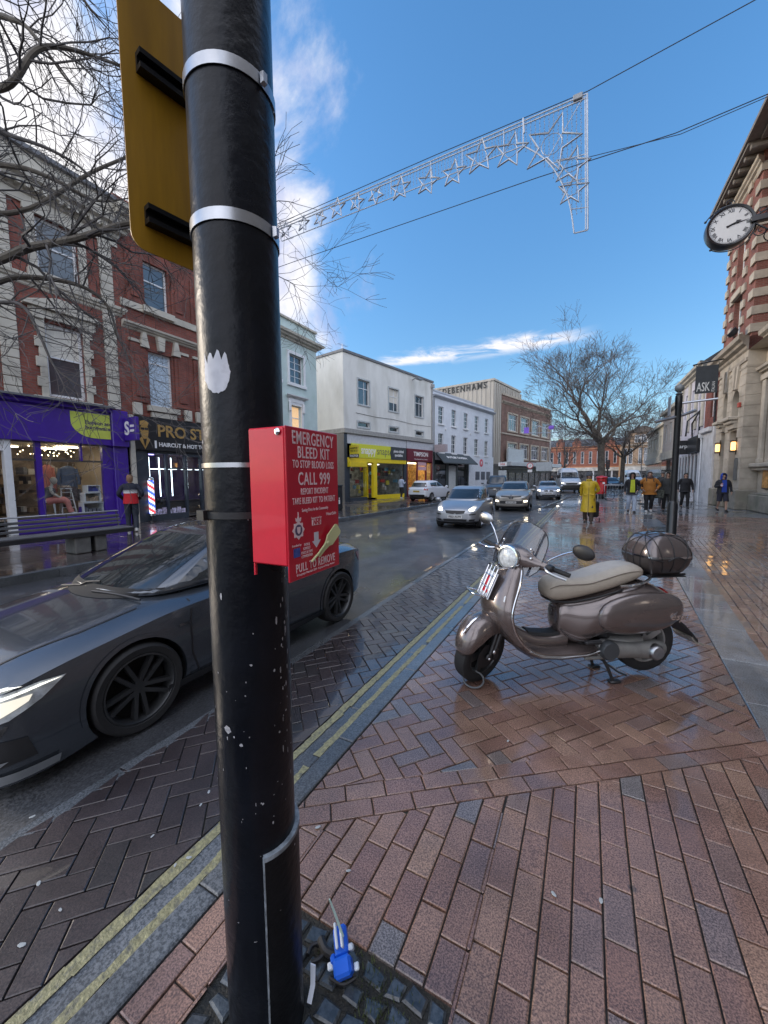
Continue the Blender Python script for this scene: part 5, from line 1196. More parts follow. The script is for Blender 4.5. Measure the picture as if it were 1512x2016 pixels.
    for sgn in (1,-1):
        m=MB(); m.ell((mz[0],sgn*(mz[1]+.13),mz[2]),(.075,.115,.075),12,8); m.box(mz[0]-.04,mz[0]+.03,sgn*mz[1]+ (0 if sgn>0 else -.06),sgn*mz[1]+(.06 if sgn>0 else 0),mz[2]-.06,mz[2]-.02); mo=m.build('wing_mirror',sp.get('mm',paint),o,split=False)
    return o,bm_,cab,bvb
def mir(ol): return [(-a,b) for a,b in ol]
def both(ol): return [ol,mir(ol)]
def place(o,x,y,yaw,z=ROAD_Z+.03,s=1.0):             # heading: yaw 0 faces the camera end of the street (-Y)
    o.location=(x,y,z); o.rotation_euler=(0,0,R(-90+yaw)); o.scale=(s,s,s)
def plate(o,x,z,txt,mt,back=False,w=.52,tilt=0):
    m=T(x,0,z)@(RZ(-90) if back else RZ(90))@RX(90-tilt); b=MB(); b.box(-w/2,w/2,-.055,.055,0,.012,M=m); p=b.build('number_plate',mt,o); text(txt,.105,trim_black,m@T(0,0,.013),p,width=w*.86,bold=.003,extrude=.001)
# ---- dark grey hatchback close to the camera
A3=dict(cat='car',r2=.03,prof=.78,r=.334,fa=1.22,ra=-1.31,tw=.885,ww=.225,arch=1.10,spokes=5,split=True,rim=alloy_dark,mm=trim_black,mir=(.52,.84,.94),step=.06,
 st=[(2.14,.46,.10,.58,.30,.62,.66),(2.10,.76,.05,.60,.52,.66,.70),(1.95,.875,.045,.66,.60,.74,.78),(1.68,.89,.05,.735,.64,.815,.855),(1.22,.89,.15,.80,.66,.885,.935),(.95,.885,.17,.85,.68,.925,.985),(.3,.885,.17,.875,.72,.945,1.0),(-.6,.885,.17,.905,.72,.97,1.0),(-1.31,.89,.19,.925,.70,.98,1.0),(-1.85,.84,.24,.90,.64,.97,.99),(-2.10,.70,.32,.84,.5,.90,.92),(-2.15,.45,.38,.76,.3,.8,.82)],
 cab=[(1.27,.72,.80,-2.02,.60,.90,.94,.95),(1.19,.72,.78,-1.99,.60,.965,.985,1.0),(.34,.57,.62,-1.72,.52,1.335,1.375,1.30),(.17,.49,.56,-1.62,.46,1.38,1.42,1.36),(-.20,.26,.32,-1.2,.24,1.41,1.44,1.40)],
 patches=[([(-.62,.985),(.62,.985),(.51,1.335),(-.51,1.335)],'F','windscreen',car_glass,.006),([(-.48,1.06),(.48,1.06),(.40,1.28),(-.40,1.28)],'B','rear_window',car_glass,.006),
  ([(.78,1.01),(-.30,1.01),(-.30,1.335),(.14,1.325),(.32,1.265)],'L','side_window',car_glass,.006),([(-.36,1.01),(-1.22,1.03),(-1.15,1.29),(-.36,1.335)],'L','side_window',car_glass,.006),([(-1.28,1.04),(-1.62,1.10),(-1.3,1.24),(-1.22,1.27)],'L','side_window',car_glass,.006),
  ([(.78,1.01),(-.30,1.01),(-.30,1.335),(.14,1.325),(.32,1.265)],'R','side_window',car_glass,.006),([(-.36,1.01),(-1.22,1.03),(-1.15,1.29),(-.36,1.335)],'R','side_window',car_glass,.006),
  (both([(.46,.50),(.74,.545),(.872,.665),(.80,.675),(.62,.635),(.46,.60)]),'F','headlamp',lamp_off,.010),
  ([(-.36,.30),(.36,.30),(.44,.42),(.42,.62),(-.42,.62),(-.44,.42)],'F','grille',trim_black,.012),(both([(.50,.28),(.80,.30),(.84,.46),(.66,.46),(.52,.40)]),'F','air_intake',trim_black,.010),
  (both([(.44,.72),(.78,.70),(.80,.84),(.5,.86)]),'B','tail_lamp',tail_red,.010),
  ([(1.02,.20),(-1.0,.21),(-1.0,.27),(1.02,.26)],'L','side_skirt',trim_black,.02),([(1.02,.20),(-1.0,.21),(-1.0,.27),(1.02,.26)],'R','side_skirt',trim_black,.02),([(-.70,.93),(.70,.93),(.66,.992),(-.66,.992)],'F','cowl',mat('cowl_black',(.012,.012,.013),.85),.009),([(2.15,.10),(1.74,.115),(1.73,.165),(2.12,.165)],'L','bumper_blade',mat('matt_alloy_blade',(.42,.44,.46),.35,.8),.02),([(2.14,.20),(1.84,.225),(1.88,.36),(2.14,.39)],'L','air_intake',trim_black,.008),([(2.16,.45),(1.95,.49),(1.80,.565),(1.67,.660),(1.80,.668),(1.97,.645),(2.16,.625)],'L','headlamp',lamp_off,.011),([(2.16,.45),(1.95,.49),(1.80,.565),(1.67,.660),(1.80,.668),(1.97,.645),(2.16,.625)],'R','headlamp',lamp_off,.011)])
audi_paint=car_paint('graphite_paint',(.085,.098,.118),.65,.26,1.0)
def audi():
    o,bm_,cab,bv=make_car('hatchback_car','dark graphite hatchback with black alloy wheels stopped behind the black column',A3,audi_paint)
    # lit lamp strips inside the headlamps
    for ol in both([(.50,.535),(.66,.555),(.70,.60),(.66,.63),(.50,.59)]):
        m=MB(); patch(m,bv,ol,'F',.014,.03); m.build('headlamp_light',mat('headlamp_soft',(.8,.8,.78),.2,emit=(1,.90,.66),estr=.20),o,recalc=False,split=False)
    for ol in both([(.50,.600),(.64,.638),(.80,.672),(.84,.668),(.80,.660),(.64,.622),(.50,.588)]):
        m=MB(); patch(m,bv,ol,'F',.016,.02); m.build('running_light',mat('drl_white',(.9,.9,.9),.2,emit=(1,.96,.82),estr=.7),o,recalc=False,split=False)
    for v in 'LR':
        m=MB(); patch(m,bv,[(2.15,.49),(1.98,.52),(1.86,.575),(1.84,.61),(1.97,.605),(2.15,.585)],v,.015,.03); m.build('headlamp_light',mat('headlamp_soft',(.8,.8,.78)),o,recalc=False,split=False)
        m=MB(); patch(m,bv,[(2.16,.612),(1.97,.632),(1.80,.654),(1.69,.656),(1.80,.644),(1.97,.618),(2.16,.596)],v,.018,.02); m.build('running_light',mat('drl_white',(.9,.9,.9)),o,recalc=False,split=False)
    for ol in both([(.42,.19),(.80,.20),(.84,.25),(.44,.24)]):
        m=MB(); patch(m,bv,ol,'F',.03,.04); m.build('bumper_blade',mat('matt_alloy_blade',(.42,.44,.46),.35,.8),o,recalc=False,split=False)
    # panel gaps as thin dark seams
    for L in ([(.74,.27),(.80,.45),(.80,.70),(.76,.93)],[(-.34,.27),(-.34,.95)],[(-1.02,.34),(-1.18,.6),(-1.22,.95)]):
        for v in 'LR':
            m=MB(); pts=[V(p) for p in L]; up=[(p.x+.007,p.y) for p in pts]; dn=[(p.x-.007,p.y) for p in pts][::-1]; patch(m,bv,up+dn,v,.004,.05); m.build('panel_gap',trim_black,o,recalc=False,split=False)
    for ol in both([(1.98,.56),(1.5,.66),(1.12,.67),(1.12,.683),(1.5,.674),(1.98,.575)]):
        m=MB(); patch(m,bv,ol,'T',.004,.05); m.build('panel_gap',trim_black,o,recalc=False,split=False)
    for v in 'LR':
        m=MB(); patch(m,bv,[(.05,.80),(-.12,.80),(-.12,.83),(.05,.83)],v,.03,.04); m.build('door_handle',audi_paint,o,recalc=False,split=False)
        m=MB(); patch(m,bv,[(.90,.70),(.80,.705),(.80,.722),(.90,.72)],v,.006,.04); m.build('emblem',chrome,o,recalc=False,split=False)
    # wipers
    w=MB()
    for a,b in (((1.17,.1),(1.06,.62)),((1.17,-.45),(1.08,.05))):
        p=[]
        for k in range(7):
            t=k/6; x=a[0]+(b[0]-a[0])*t; y=a[1]+(b[1]-a[1])*t; h=bv.ray_cast(V((x,y,4)),V((0,0,-1)),9); p.append((x,y,(h[0].z if h[0] else 1)+.022))
        w.tube(p,.009,5)
    w.build('wiper',trim_black,o)
    # wheel arch lips
    for ax in (A3['fa'],A3['ra']):
        for v in 'LR':
            m=MB(); a=[(ax+.366*math.cos(t),.344+.366*math.sin(t)) for t in [PI*(-.08+1.16*k/22) for k in range(23)]]; b=[(ax+.398*math.cos(t),.344+.398*math.sin(t)) for t in [PI*(-.08+1.16*k/22) for k in range(23)]][::-1]
            patch(m,bv,a+b,v,.008,.05); m.build('arch_lip',audi_paint,o,recalc=False,split=False)
    plate(o,2.135,.46,'WR17 KDN',plate_w)
    place(o,-2.53-.80,1.35+1.32*.885,-1.0,-.115,.888)
    o.rotation_euler=(0,0,R(-90-1.5))
audi()
def headlights(o,bv,ols,strength='lit',off=.02):
    for ol in ols:
        m=MB(); patch(m,bv,ol,'F',off,.04); m.build('headlamp_light',lamp_on,o,recalc=False,split=False)
def hatch_spec(L=3.7,W=1.66,H=1.5,r=.29,wb=2.37,hood=.92,nose=.62,cowl=.95,roof0=.05,tailx=None,**k):
    f=L/2; fa=f-.72; ra=fa-wb; t=-f; w=W/2; b=hood
    d=dict(r=r,fa=fa,ra=ra,tw=w-.02,ww=.18,mir=(cowl-.33,w-.01,b+.06),step=.09,
     st=[(f,.40*w/.83,.30,nose-.02,.35,nose,nose+.04),(f-.05,.80*w,.24,nose,.58*w,nose+.06,nose+.1),(f-.25,.93*w,.2,nose+.08,.68*w,b-.16,b-.1),(fa,w,.18,b-.10,.74*w,b-.02,b+.02),(cowl,w,.18,b-.03,.80*w,b+.04,b+.07),(0,w,.18,b,.84*w,b+.05,b+.06),(ra+.4,w,.18,b+.02,.84*w,b+.06,b+.07),(ra,w,.2,b+.03,.82*w,b+.06,b+.07),(t+.2,.95*w,.26,b+.02,.78*w,b+.05,b+.06),(t+.02,.82*w,.34,b-.05,.6*w,b-.02,b),(t,.55*w,.40,b-.15,.4*w,b-.1,b-.08)],
     cab=[(cowl+.12,.80*w,.90*w,t+.10,.76*w,b-.02,b-.02,b),(cowl+.02,.80*w,.89*w,t+.12,.75*w,b+.05,b+.05,b+.07),(roof0+.12,.68*w,.74*w,t+.38,.66*w,H-.11,H-.07,H-.12),(roof0-.03,.58*w,.66*w,t+.5,.56*w,H-.05,H-.015,H-.06),(roof0-.3,.32*w,.38*w,t+.9,.3*w,H-.015,H,H-.02)])
    wl=[(cowl-.22,b+.09),(-.30,b+.09),(-.30,H-.15),(roof0+.03,H-.15),(roof0+.18,H-.20)]; w2=[(-.36,b+.09),(ra+.1,b+.11),(ra+.05,H-.2),(-.36,H-.15)]
    d['patches']=[([(-.76*w,b+.10),(.76*w,b+.10),(.62*w,H-.13),(-.62*w,H-.13)],'F','windscreen',car_glass,.008),([(-.66*w,b+.14),(.66*w,b+.14),(.56*w,H-.19),(-.56*w,H-.19)],'B','rear_window',car_glass,.008)]
    for v in 'LR': d['patches']+=[(wl,v,'side_window',car_glass,.008),(w2,v,'side_window',car_glass,.008)]
    d['hood']=b; d['w']=w; d['f']=f; d['nose']=nose; d['H']=H; d['t']=t
    d.update(k); return d
silver=car_paint('silver_paint',(.36,.375,.40),.6,.3); beige=car_paint('champagne_paint',(.33,.31,.28),.5,.3); silver2=car_paint('bright_silver_paint',(.42,.45,.50),.6,.28); white_car=car_paint('white_car_paint',(.62,.66,.72),0,.3); slate_car=car_paint('slate_blue_paint',(.05,.065,.085),.4,.3); dark_car=car_paint('dark_blue_paint',(.02,.03,.05),.3,.3)
def traffic():
    # silver three door hatchback, lamps lit
    sp=hatch_spec(3.64,1.66,1.50,.285,2.37,.93,.60,1.0,.15,spokes=8); w=sp['w']
    sp['patches']+=[(both([(.50*w,.60),(.86*w,.63),(.88*w,.78),(.72*w,.84),(.54*w,.70)]),'F','headlamp',lamp_off,.012),([(-.36,.66),(.36,.66),(.32,.56),(.06,.53),(0,.56),(-.06,.53),(-.32,.56)],'F','grille',trim_black,.012),([(-.40,.28),(.40,.28),(.42,.36),(-.42,.36)],'F','air_intake',trim_black,.012),(both([(.48,.29),(.66,.30),(.68,.37),(.50,.36)]),'F','air_intake',trim_black,.012),(both([(.5,.50),(.84*w,.52),(.84*w,.56),(.5,.54)]),'F','bumper_strip',trim_black,.012)]
    o,b,c,bv=make_car('hatchback_car','small silver three door hatchback with round lit headlamps leading the oncoming traffic',sp,silver,'cars queueing down the street')
    headlights(o,bv,both([(.58*w,.655),(.76*w,.665),(.80*w,.76),(.68*w,.77),(.58*w,.70)])); plate(o,1.825,.44,'FE03 AUW',plate_w); place(o,-3.88,12.75+.0+sp['fa'],3,-.12,.93)
    # champagne crossover
    sp=hatch_spec(4.12,1.78,1.57,.335,2.6,1.02,.74,1.05,.2,spokes=5); w=sp['w']
    sp['patches']+=[(both([(.55*w,.70),(.88*w,.74),(.92*w,.86),(.74*w,.84),(.58*w,.78)]),'F','headlamp',lamp_off,.012),([(-.50,.76),(-.12,.72),(-.1,.66),(.1,.66),(.12,.72),(.5,.76),(.5,.81),(.12,.80),(-.12,.80),(-.5,.81)],'F','grille',trim_black,.014),([(-.55,.40),(.55,.40),(.58,.55),(-.58,.55)],'F','air_intake',trim_black,.012),([(1.2,.2),(-1.1,.2),(-1.1,.32),(1.2,.32)],'L','side_skirt',trim_black,.015)]
    o,b,c,bv=make_car('crossover_car','champagne crossover with a black wing shaped grille behind the silver hatchback',sp,beige,'cars queueing down the street')
    headlights(o,bv,both([(.70*w,.50),(.88*w,.51),(.88*w,.58),(.70*w,.57)])); m=MB(); mm=T(2.07,0,.765)@RZ(90)@RX(90); m.prism([(0,.11),(.075,0),(0,-.11),(-.075,0)],0,.03,M=mm); m.build('emblem',chrome,o); plate(o,2.065,.47,'WG14 LXN',plate_w); place(o,-3.42,20.25+sp['fa'],4,-.12,.95)
    # silver twin grille hatch
    sp=hatch_spec(4.32,1.77,1.43,.32,2.69,.95,.66,.85,.05,spokes=5); w=sp['w']
    sp['patches']+=[(both([(.52*w,.64),(.88*w,.68),(.90*w,.76),(.72*w,.77),(.54*w,.73)]),'F','headlamp',lamp_off,.012),(both([(.04,.62),(.30,.62),(.34,.70),(.28,.75),(.06,.75)]),'F','grille',trim_black,.014),([(-.45,.30),(.45,.30),(.50,.40),(-.50,.40)],'F','air_intake',trim_black,.012),(both([(.56,.30),(.76,.32),(.78,.42),(.6,.42)]),'F','air_intake',trim_black,.012)]
    o,b,c,bv=make_car('hatchback_car','bright silver hatchback with a twin oval grille in front of the white van',sp,silver2,'cars queueing down the street')
    headlights(o,bv,both([(.66*w,.67),(.86*w,.69),(.86*w,.75),(.68*w,.75)])); plate(o,2.165,.50,'BK16 VLY',plate_w); place(o,-2.72,31.3+sp['fa'],7,-.12,.97)
    # white hatchback parked on the far side, tail towards us
    sp=hatch_spec(3.95,1.72,1.48,.30,2.49,.95,.62,1.0,.1,spokes=7); w=sp['w']
    sp['patches']=[p for p in sp['patches'] if p[2]!='rear_window']+[([(-.74*w,1.02),(.74*w,1.02),(.62*w,1.31),(-.62*w,1.31)],'B','rear_window',car_glass,.008),(both([(.66*w,.80),(.92*w,.76),(.90*w,1.0),(.74*w,1.06)]),'B','tail_lamp',tail_red,.014),([(-.60,.32),(.60,.32),(.66,.48),(-.66,.48)],'B','bumper_strip',trim_black,.014),([(-1.72,.84),(-1.5,.90),(-1.62,1.0),(-1.8,1.0)],'L','tail_lamp',tail_red,.012)]
    o,b,c,bv=make_car('hatchback_car','white hatchback parked by the shops with its tail lamps towards us',sp,white_car,None)
    plate(o,-1.985,.70,'WN12 FGJ',plate_y,back=True); o.location=(-9.75,24.3+1.25,.0); o.rotation_euler=(0,0,R(90-9)); o.scale=(.95,)*3
    # dark 4x4 on the far lane
    sp=hatch_spec(4.6,1.88,1.86,.37,2.7,1.15,.88,1.1,.45); w=sp['w']
    sp['patches']+=[(both([(.6*w,.84),(.9*w,.86),(.9*w,.98),(.62*w,.96)]),'F','headlamp',lamp_off,.012),([(-.5,.80),(.5,.80),(.5,.96),(-.5,.96)],'F','grille',trim_black,.012)]
    o,b,c,bv=make_car('off_road_car','tall slate blue off-roader standing on the far side of the street behind the silver hatchback',sp,slate_car); place(o,-6.35,31.5,6,-.12)
    # small cars far down the street
    for i,(x,y,lb,pm) in enumerate(((2.2,66,'pale blue car far down the street left of the second tree',silver2),(2.9,59,'dark car far down the street close behind the bicycle railing',dark_car),(5.2,72,'silver car far down the street partly hidden by the second tree trunk',silver))):
        sp=hatch_spec(4.1,1.75,1.5,.31,2.5); w=sp['w']; sp['patches']+=[(both([(.6*w,.62),(.9*w,.66),(.88*w,.78),(.62*w,.74)]),'F','headlamp',lamp_off,.012)]
        o,b,c,bv=make_car('small_car',lb,sp,pm,'cars far down the street'); place(o,x,y,12,-.05)
traffic()
def van(label,x,y,yaw,s=1.0,z=-.12,plate_t=None,group=None):
    w=.98; o=thing('panel_van',label,'van',group=group)
    st=[(2.75,.60,.38,.80,.5,.95,1.0),(2.70,.86,.30,.86,.72,1.06,1.10),(2.45,.94,.26,.98,.80,1.20,1.24),(1.95,w,.26,1.15,.86,1.32,1.36),(1.6,w,.26,1.3,.9,1.5,1.55),(0,w,.26,1.4,.93,1.6,1.6),(-2.6,w,.28,1.4,.93,1.6,1.6),(-2.8,.95,.34,1.4,.9,1.6,1.6)]
    me=MB(); rings=[]
    for x_,ww,zb,zs,wt,zt,zc in st:
        half=[(0,zb),(ww*.8,zb),(ww*.96,zb+.08),(ww,zb+(zs-zb)*.5),(ww*.98,zs),(wt,zt),(wt*.5,zt+(zc-zt)*.8),(0,zc)]; rings.append([(x_,a,b) for a,b in half]+[(x_,-a,b) for a,b in half[-2:0:-1]])
    me.loft(rings); bm_=subdiv(me.mesh('b',[white_car],sharp=180),2); cut=[]
    for ax in (1.75,-1.65):
        c=MB(); c.lathe([(.001,-1.2),(.4,-1.2),(.4,1.2),(.001,1.2)],30,M=T(ax,0,.36)@RX(-90)); cut.append(c.mesh('c',[liner_m]))
    cab=MB(); cab.loft([[(a,b,c) for a,b,c in r] for r in [
        [(1.72,0,1.30),(1.68,.6,1.30),(1.5,.92,1.3),(0,.97,1.3),(-2.78,.95,1.3),(-2.8,0,1.3),(-2.78,-.95,1.3),(0,-.97,1.3),(1.5,-.92,1.3),(1.68,-.6,1.30)],
        [(1.60,0,1.45),(1.56,.62,1.45),(1.38,.93,1.45),(0,.96,1.5),(-2.78,.94,1.5),(-2.8,0,1.5),(-2.78,-.94,1.5),(0,-.96,1.5),(1.38,-.93,1.45),(1.56,-.62,1.45)],
        [(.98,0,2.12),(.95,.55,2.12),(.8,.82,2.12),(0,.88,2.2),(-2.76,.88,2.2),(-2.78,0,2.2),(-2.76,-.88,2.2),(0,-.88,2.2),(.8,-.82,2.12),(.95,-.55,2.12)],
        [(.55,0,2.46),(.53,.5,2.45),(.4,.72,2.42),(0,.78,2.48),(-2.7,.78,2.48),(-2.72,0,2.5),(-2.7,-.78,2.48),(0,-.78,2.48),(.4,-.72,2.42),(.53,-.5,2.45)],
        [(.3,0,2.52),(.3,.2,2.52),(.2,.4,2.5),(0,.4,2.55),(-2.3,.4,2.55),(-2.3,0,2.56),(-2.3,-.4,2.55),(0,-.4,2.55),(.2,-.4,2.5),(.3,-.2,2.52)]]])
    cabm=subdiv(cab.mesh('c',[white_car],sharp=180),2); bv=bvh_join([bm_,cabm]); bd=boolean(bm_,cut); bd.set_sharp_from_angle(angle=R(38))
    for m in (bd,cabm):
        for p in m.polygons: p.use_smooth=True
    link_mesh('body',bd,white_car,o); link_mesh('cargo_box',cabm,white_car,o)
    k=MB(); k.box(-2.3,2.2,-.7,.7,.3,.9); k.build('underbody',liner_m,o)
    def pt(ol,v,nm,mt,off=.01):
        for q in (ol if isinstance(ol[0][0],(list,tuple)) else [ol]):
            m=MB(); patch(m,bv,q,v,off,.1); m.build(nm,mt,o,recalc=False,split=False)
    pt([(-.80,1.44),(.80,1.44),(.70,2.06),(-.70,2.06)],'F','windscreen',car_glass); pt([(1.25,1.48),(.45,1.48),(.45,2.0),(.85,2.0)],'L','side_window',car_glass); pt([(1.25,1.48),(.45,1.48),(.45,2.0),(.85,2.0)],'R','side_window',car_glass)
    pt([(-.86,.34),(.86,.34),(.88,.86),(.5,.80),(-.5,.80),(-.88,.86)],'F','bumper',trim_black,.014); pt(both([(.62,.90),(.86,.94),(.88,1.14),(.74,1.12)]),'F','headlamp',lamp_off,.012); pt([(-.5,.84),(.5,.84),(.52,1.0),(-.52,1.0)],'F','grille',trim_black,.012)
    pt(both([(.68,.92),(.84,.95),(.84,1.04),(.70,1.02)]),'F','headlamp_light',lamp_on,.02)
    for ax in (1.75,-1.65):
        for sg in (1,-1): make_wheel('wheel',o,(ax,sg*.87,.35),.35,.2,sg,6,alloy,False)
    for sg in (1,-1):
        m=MB(); m.box(1.28,1.42,*sorted((sg*1.0,sg*1.22)),1.45,1.78,c=.03); m.box(1.3,1.36,*sorted((sg*.9,sg*1.02)),1.5,1.56); m.build('wing_mirror',trim_black,o,split=False)
    place(o,x,y,yaw,z,s); return o
van('white high roofed panel van with one lit lamp behind the silver hatchback',-1.85,46.8,9,1.05,-.12,group='white vans in the street')
van('smaller looking white panel van far behind the two trees, left of the orange coat',5.9,68.0,8,1.0,-.02,group='white vans in the street')
# ---------------------------------------------------------------- parked scooter (local x forward, y to its left, z up)
scoot_paint=car_paint('scooter_bronze',(.165,.135,.128),.62,.27,1.0)
seat_m=mat('seat_leatherette',(.39,.34,.275),.55,var=.08,scale=20,bump=.25,bscale=160); seat_top_m=mat('seat_top',(.37,.34,.30),.5,var=.08,scale=20,bump=.25,bscale=160)
case_m=mat('engine_case',(.30,.30,.29),.45,.6,var=.15,scale=15); screen_m=glass_mat('smoked_screen',(.40,.44,.48),.05,.5); lens_m=mat('lamp_glass',(.55,.58,.6),.06,var=.4,scale=30,coat=1)
SC=thing('motor_scooter','bronze retro scooter with beige seat and top box on its centre stand','scooter',(.449,3.588,0),math.atan2(-.5533,-.8330))
def sring(x,zb,zt,hw,n=20,p=2.6,bias=.0):
    c=(zb+zt)/2+bias*(zt-zb); out=[]
    for k in range(n):
        t=2*PI*k/n; cy,sz=math.cos(t),math.sin(t); y=hw*math.copysign(abs(cy)**(2/p),cy); z=math.copysign(abs(sz)**(2/p),sz); out.append((x,y,c+z*((zt-c) if z>0 else (c-zb))))
    return out
def sm_loft(st,n=20,p=2.6,bias=0.0,k=4):
    return [sring(*q,n=n,p=p,bias=bias) for q in spline([V(s) for s in st],k)] if False else [sring(*[q[i] for i in range(4)],n=n,p=p,bias=bias) for q in spline([V(s) for s in st],k)]
def scooter():
    # leg shield flowing down into the floor
    st=[(1.078,.935,.060,.020,.05),(1.092,.90,.115,.045,.07),(1.115,.84,.155,.065,.075),(1.15,.76,.188,.080,.075),(1.185,.68,.212,.090,.075),(1.205,.61,.225,.092,.075),(1.20,.545,.226,.075,.075),(1.165,.455,.216,.045,.075),(1.09,.355,.200,.020,.08),(.99,.29,.190,.01,.085),(.86,.262,.182,.006,.085),(.66,.258,.176,.004,.085),(.47,.275,.165,.004,.08)]
    S=spline([V(s) for s in st],4); rings=[]; el=[]; er=[]
    for i,q in enumerate(S):
        a=S[max(i-1,0)];b=S[min(i+1,len(S)-1)]; t=V((b[0]-a[0],b[1]-a[1])).normalized(); n=V((-t.y,t.x))   # forward / downward side
        x,z,hw,bu,th=q; ring=[]
        for k in range(9):
            u=-1+2*k/8; f=th*.5+bu*(1-abs(u)**2.2)
            if abs(u)>.99: f=th*.18
            ring.append((x+n.x*f,hw*u,z+n.y*f))
        for k in range(9):
            u=1-2*k/8; f=-th*.5*(1-.6*abs(u)**4)
            if abs(u)>.99: f=-th*.18
            ring.append((x+n.x*f,hw*u*.985,z+n.y*f))
        rings.append(ring); el.append((x,hw+.001,z)); er.append((x,-hw-.001,z))
    g=MB(); g.loft(rings); g.build('leg_shield',scoot_paint,SC,sharp=60)
    g=MB(); g.tube(el[1:44],.0075,8); g.tube(er[1:44],.0075,8); g.build('chrome_trim',chrome,SC)
    for s_ in (1,-1):
        g=MB(); g.tube([(1.05,s_*.196,.318),(.95,s_*.188,.268),(.80,s_*.182,.252),(.60,s_*.177,.262),(.50,s_*.17,.285)],.012,8,flat=.6); g.build('floor_strip',chrome,SC)
    # tunnel with rubber mat
    g=MB(); g.loft(sm_loft([(1.12,.34,.47,.05),(1.04,.30,.425,.075),(.94,.28,.385,.085),(.82,.27,.375,.085),(.70,.27,.40,.085)])); g.build('floor_tunnel',scoot_paint,SC)
    g=MB(); g.loft([[(x,y,z+.004) for y,z in ((-.062,zt-.02),(-.05,zt),(0,zt+.006),(.05,zt),(.062,zt-.02))] for x,zt in ((1.0,.405),(.94,.392),(.82,.382),(.75,.39))],closed=False,caps=False); g.build('floor_mat',rubber,SC)
    # rear bodywork
    g=MB(); g.loft(sm_loft([(.79,.45,.555,.03),(.775,.40,.60,.085),(.735,.36,.645,.105),(.68,.315,.66,.128),(.60,.30,.675,.165),(.51,.345,.70,.195),(.40,.385,.738,.218),(.28,.415,.77,.222),(.14,.445,.782,.215),(.02,.465,.745,.205),(-.08,.50,.685,.160),(-.15,.535,.615,.095),(-.172,.555,.585,.03)],24,2.5)); g.build('rear_body',scoot_paint,SC,sharp=70)
    for s_ in (1,-1):
        g=MB(); rings=[]
        for i in range(13):
            t=PI*i/12; x=.20+.335*math.cos(t); w=math.sin(t)**.75; sh=.03*math.cos(t)
            rings.append([(x,s_*(.180+.070*max(0,math.cos(a))*w-.05*max(0,-math.cos(a))),.560+sh*-.2+(.16 if math.sin(a)>0 else .155)*math.copysign(abs(math.sin(a))**.8,math.sin(a))*w-.05*(x-.2)*0+(.05*(.2-x))) for a in [2*PI*k/18 for k in range(18)]])
        g.loft(rings); g.build('side_panel',scoot_paint,SC,sharp=75)
    text('Vespa',.075,chrome,T(-.035,.243,.545)@RZ(-9)@RY(0)@RX(90)@RY(180)@T(0,0,0),SC,name='lettering',shear=.35,bold=.001,extrude=.003)
    # seat in two tones
    st=[(.878,.70,.735,.04),(.855,.66,.785,.09),(.80,.642,.818,.125),(.70,.652,.824,.142),(.58,.678,.830,.148),(.46,.705,.862,.153),(.34,.738,.895,.155),(.24,.77,.908,.148),(.16,.80,.90,.128),(.115,.825,.875,.085),(.10,.84,.86,.03)]
    g=MB(); g.loft(sm_loft(st,24,2.7,-.05)); g.build('seat',seat_m,SC,sharp=80)
    st2=[(x,zt-.035,zt+.0035,hw*.80) for x,zb,zt,hw in st[2:10]]
    g=MB(); rings=[]
    for q in spline([V(s) for s in st2],4): rings.append([(q[0],q[3]*u,q[2]-.030*abs(u)**3) for u in (-1,-.8,-.5,0,.5,.8,1)])
    g.loft(rings,closed=False,caps=False); g.build('seat_top',seat_top_m,SC,sharp=80)
    g=MB(); g.tube([(.86,.0,.655),(.83,.09,.645),(.70,.135,.648),(.5,.155,.69),(.33,.158,.735)],.008,6); g.tube([(.86,0,.655),(.83,-.09,.645),(.70,-.135,.648),(.5,-.155,.69),(.33,-.158,.735)],.008,6); g.build('seat_gap',plastic_black,SC)
    for s_ in (1,-1):
        g=MB(); g.tube(spline([(.36,s_*.168,.765),(.28,s_*.178,.770),(.18,s_*.165,.782),(.10,s_*.13,.80),(.06,s_*.10,.825)],4),.0105,8); g.build('grab_rail',chrome,SC)
    g=MB()
    for y in (-.1,-.04,.04,.1): g.tube([(.1,y,.822),(-.22,y,.822)],.008,6)
    g.box(-.2,.08,-.13,.13,.808,.816); g.build('luggage_rack',plastic_black,SC,split=False)
    for s_ in (1,-1):                                 # piping round the seat, panel joints, badge on the front of the body
        g=MB(); g.tube([(q[0],s_*q[3]*.975,q[2]-.034-.01) for q in spline([V(s) for s in st[1:10]],4)],.0035,5); g.build('seat_piping',mat('piping_dark',(.16,.13,.10),.6),SC)
        g=MB(); g.tube(spline([(.765,s_*.085,.43),(.70,s_*.138,.375),(.62,s_*.172,.365),(.54,s_*.212,.385),(.50,s_*.223,.40)],4),.003,5); g.build('panel_joint',plastic_black,SC)
    g=MB(); g.prism([(-.03,.0),(.0,.014),(.03,.0),(.0,-.014)],.0,.004,M=T(.786,0,.52)@RZ(90)@RX(90)); g.build('badge',chrome,SC)
    # top box
    def brng(z,a,b,n=28,p=4.2): return [(-.055+a*.92*math.copysign(abs(math.cos(t))**(2/p),math.cos(t)),b*.86*math.copysign(abs(math.sin(t))**(2/p),math.sin(t)),z) for t in [2*PI*k/n for k in range(n)]]
    lo=[(.818,.10,.10),(.822,.135,.13),(.85,.165,.165),(.90,.195,.198),(.945,.205,.21),(.962,.206,.212)]
    up=[(.972,.208,.214),(1.0,.206,.210),(1.04,.190,.196),(1.08,.165,.172),(1.11,.130,.142),(1.132,.08,.09),(1.138,.03,.03)]
    g=MB(); g.loft([brng(*q) for q in lo]); bx=g.build('top_box',mat('box_base',(.05,.042,.041),.4,.3,coat=.4),SC,sharp=70)
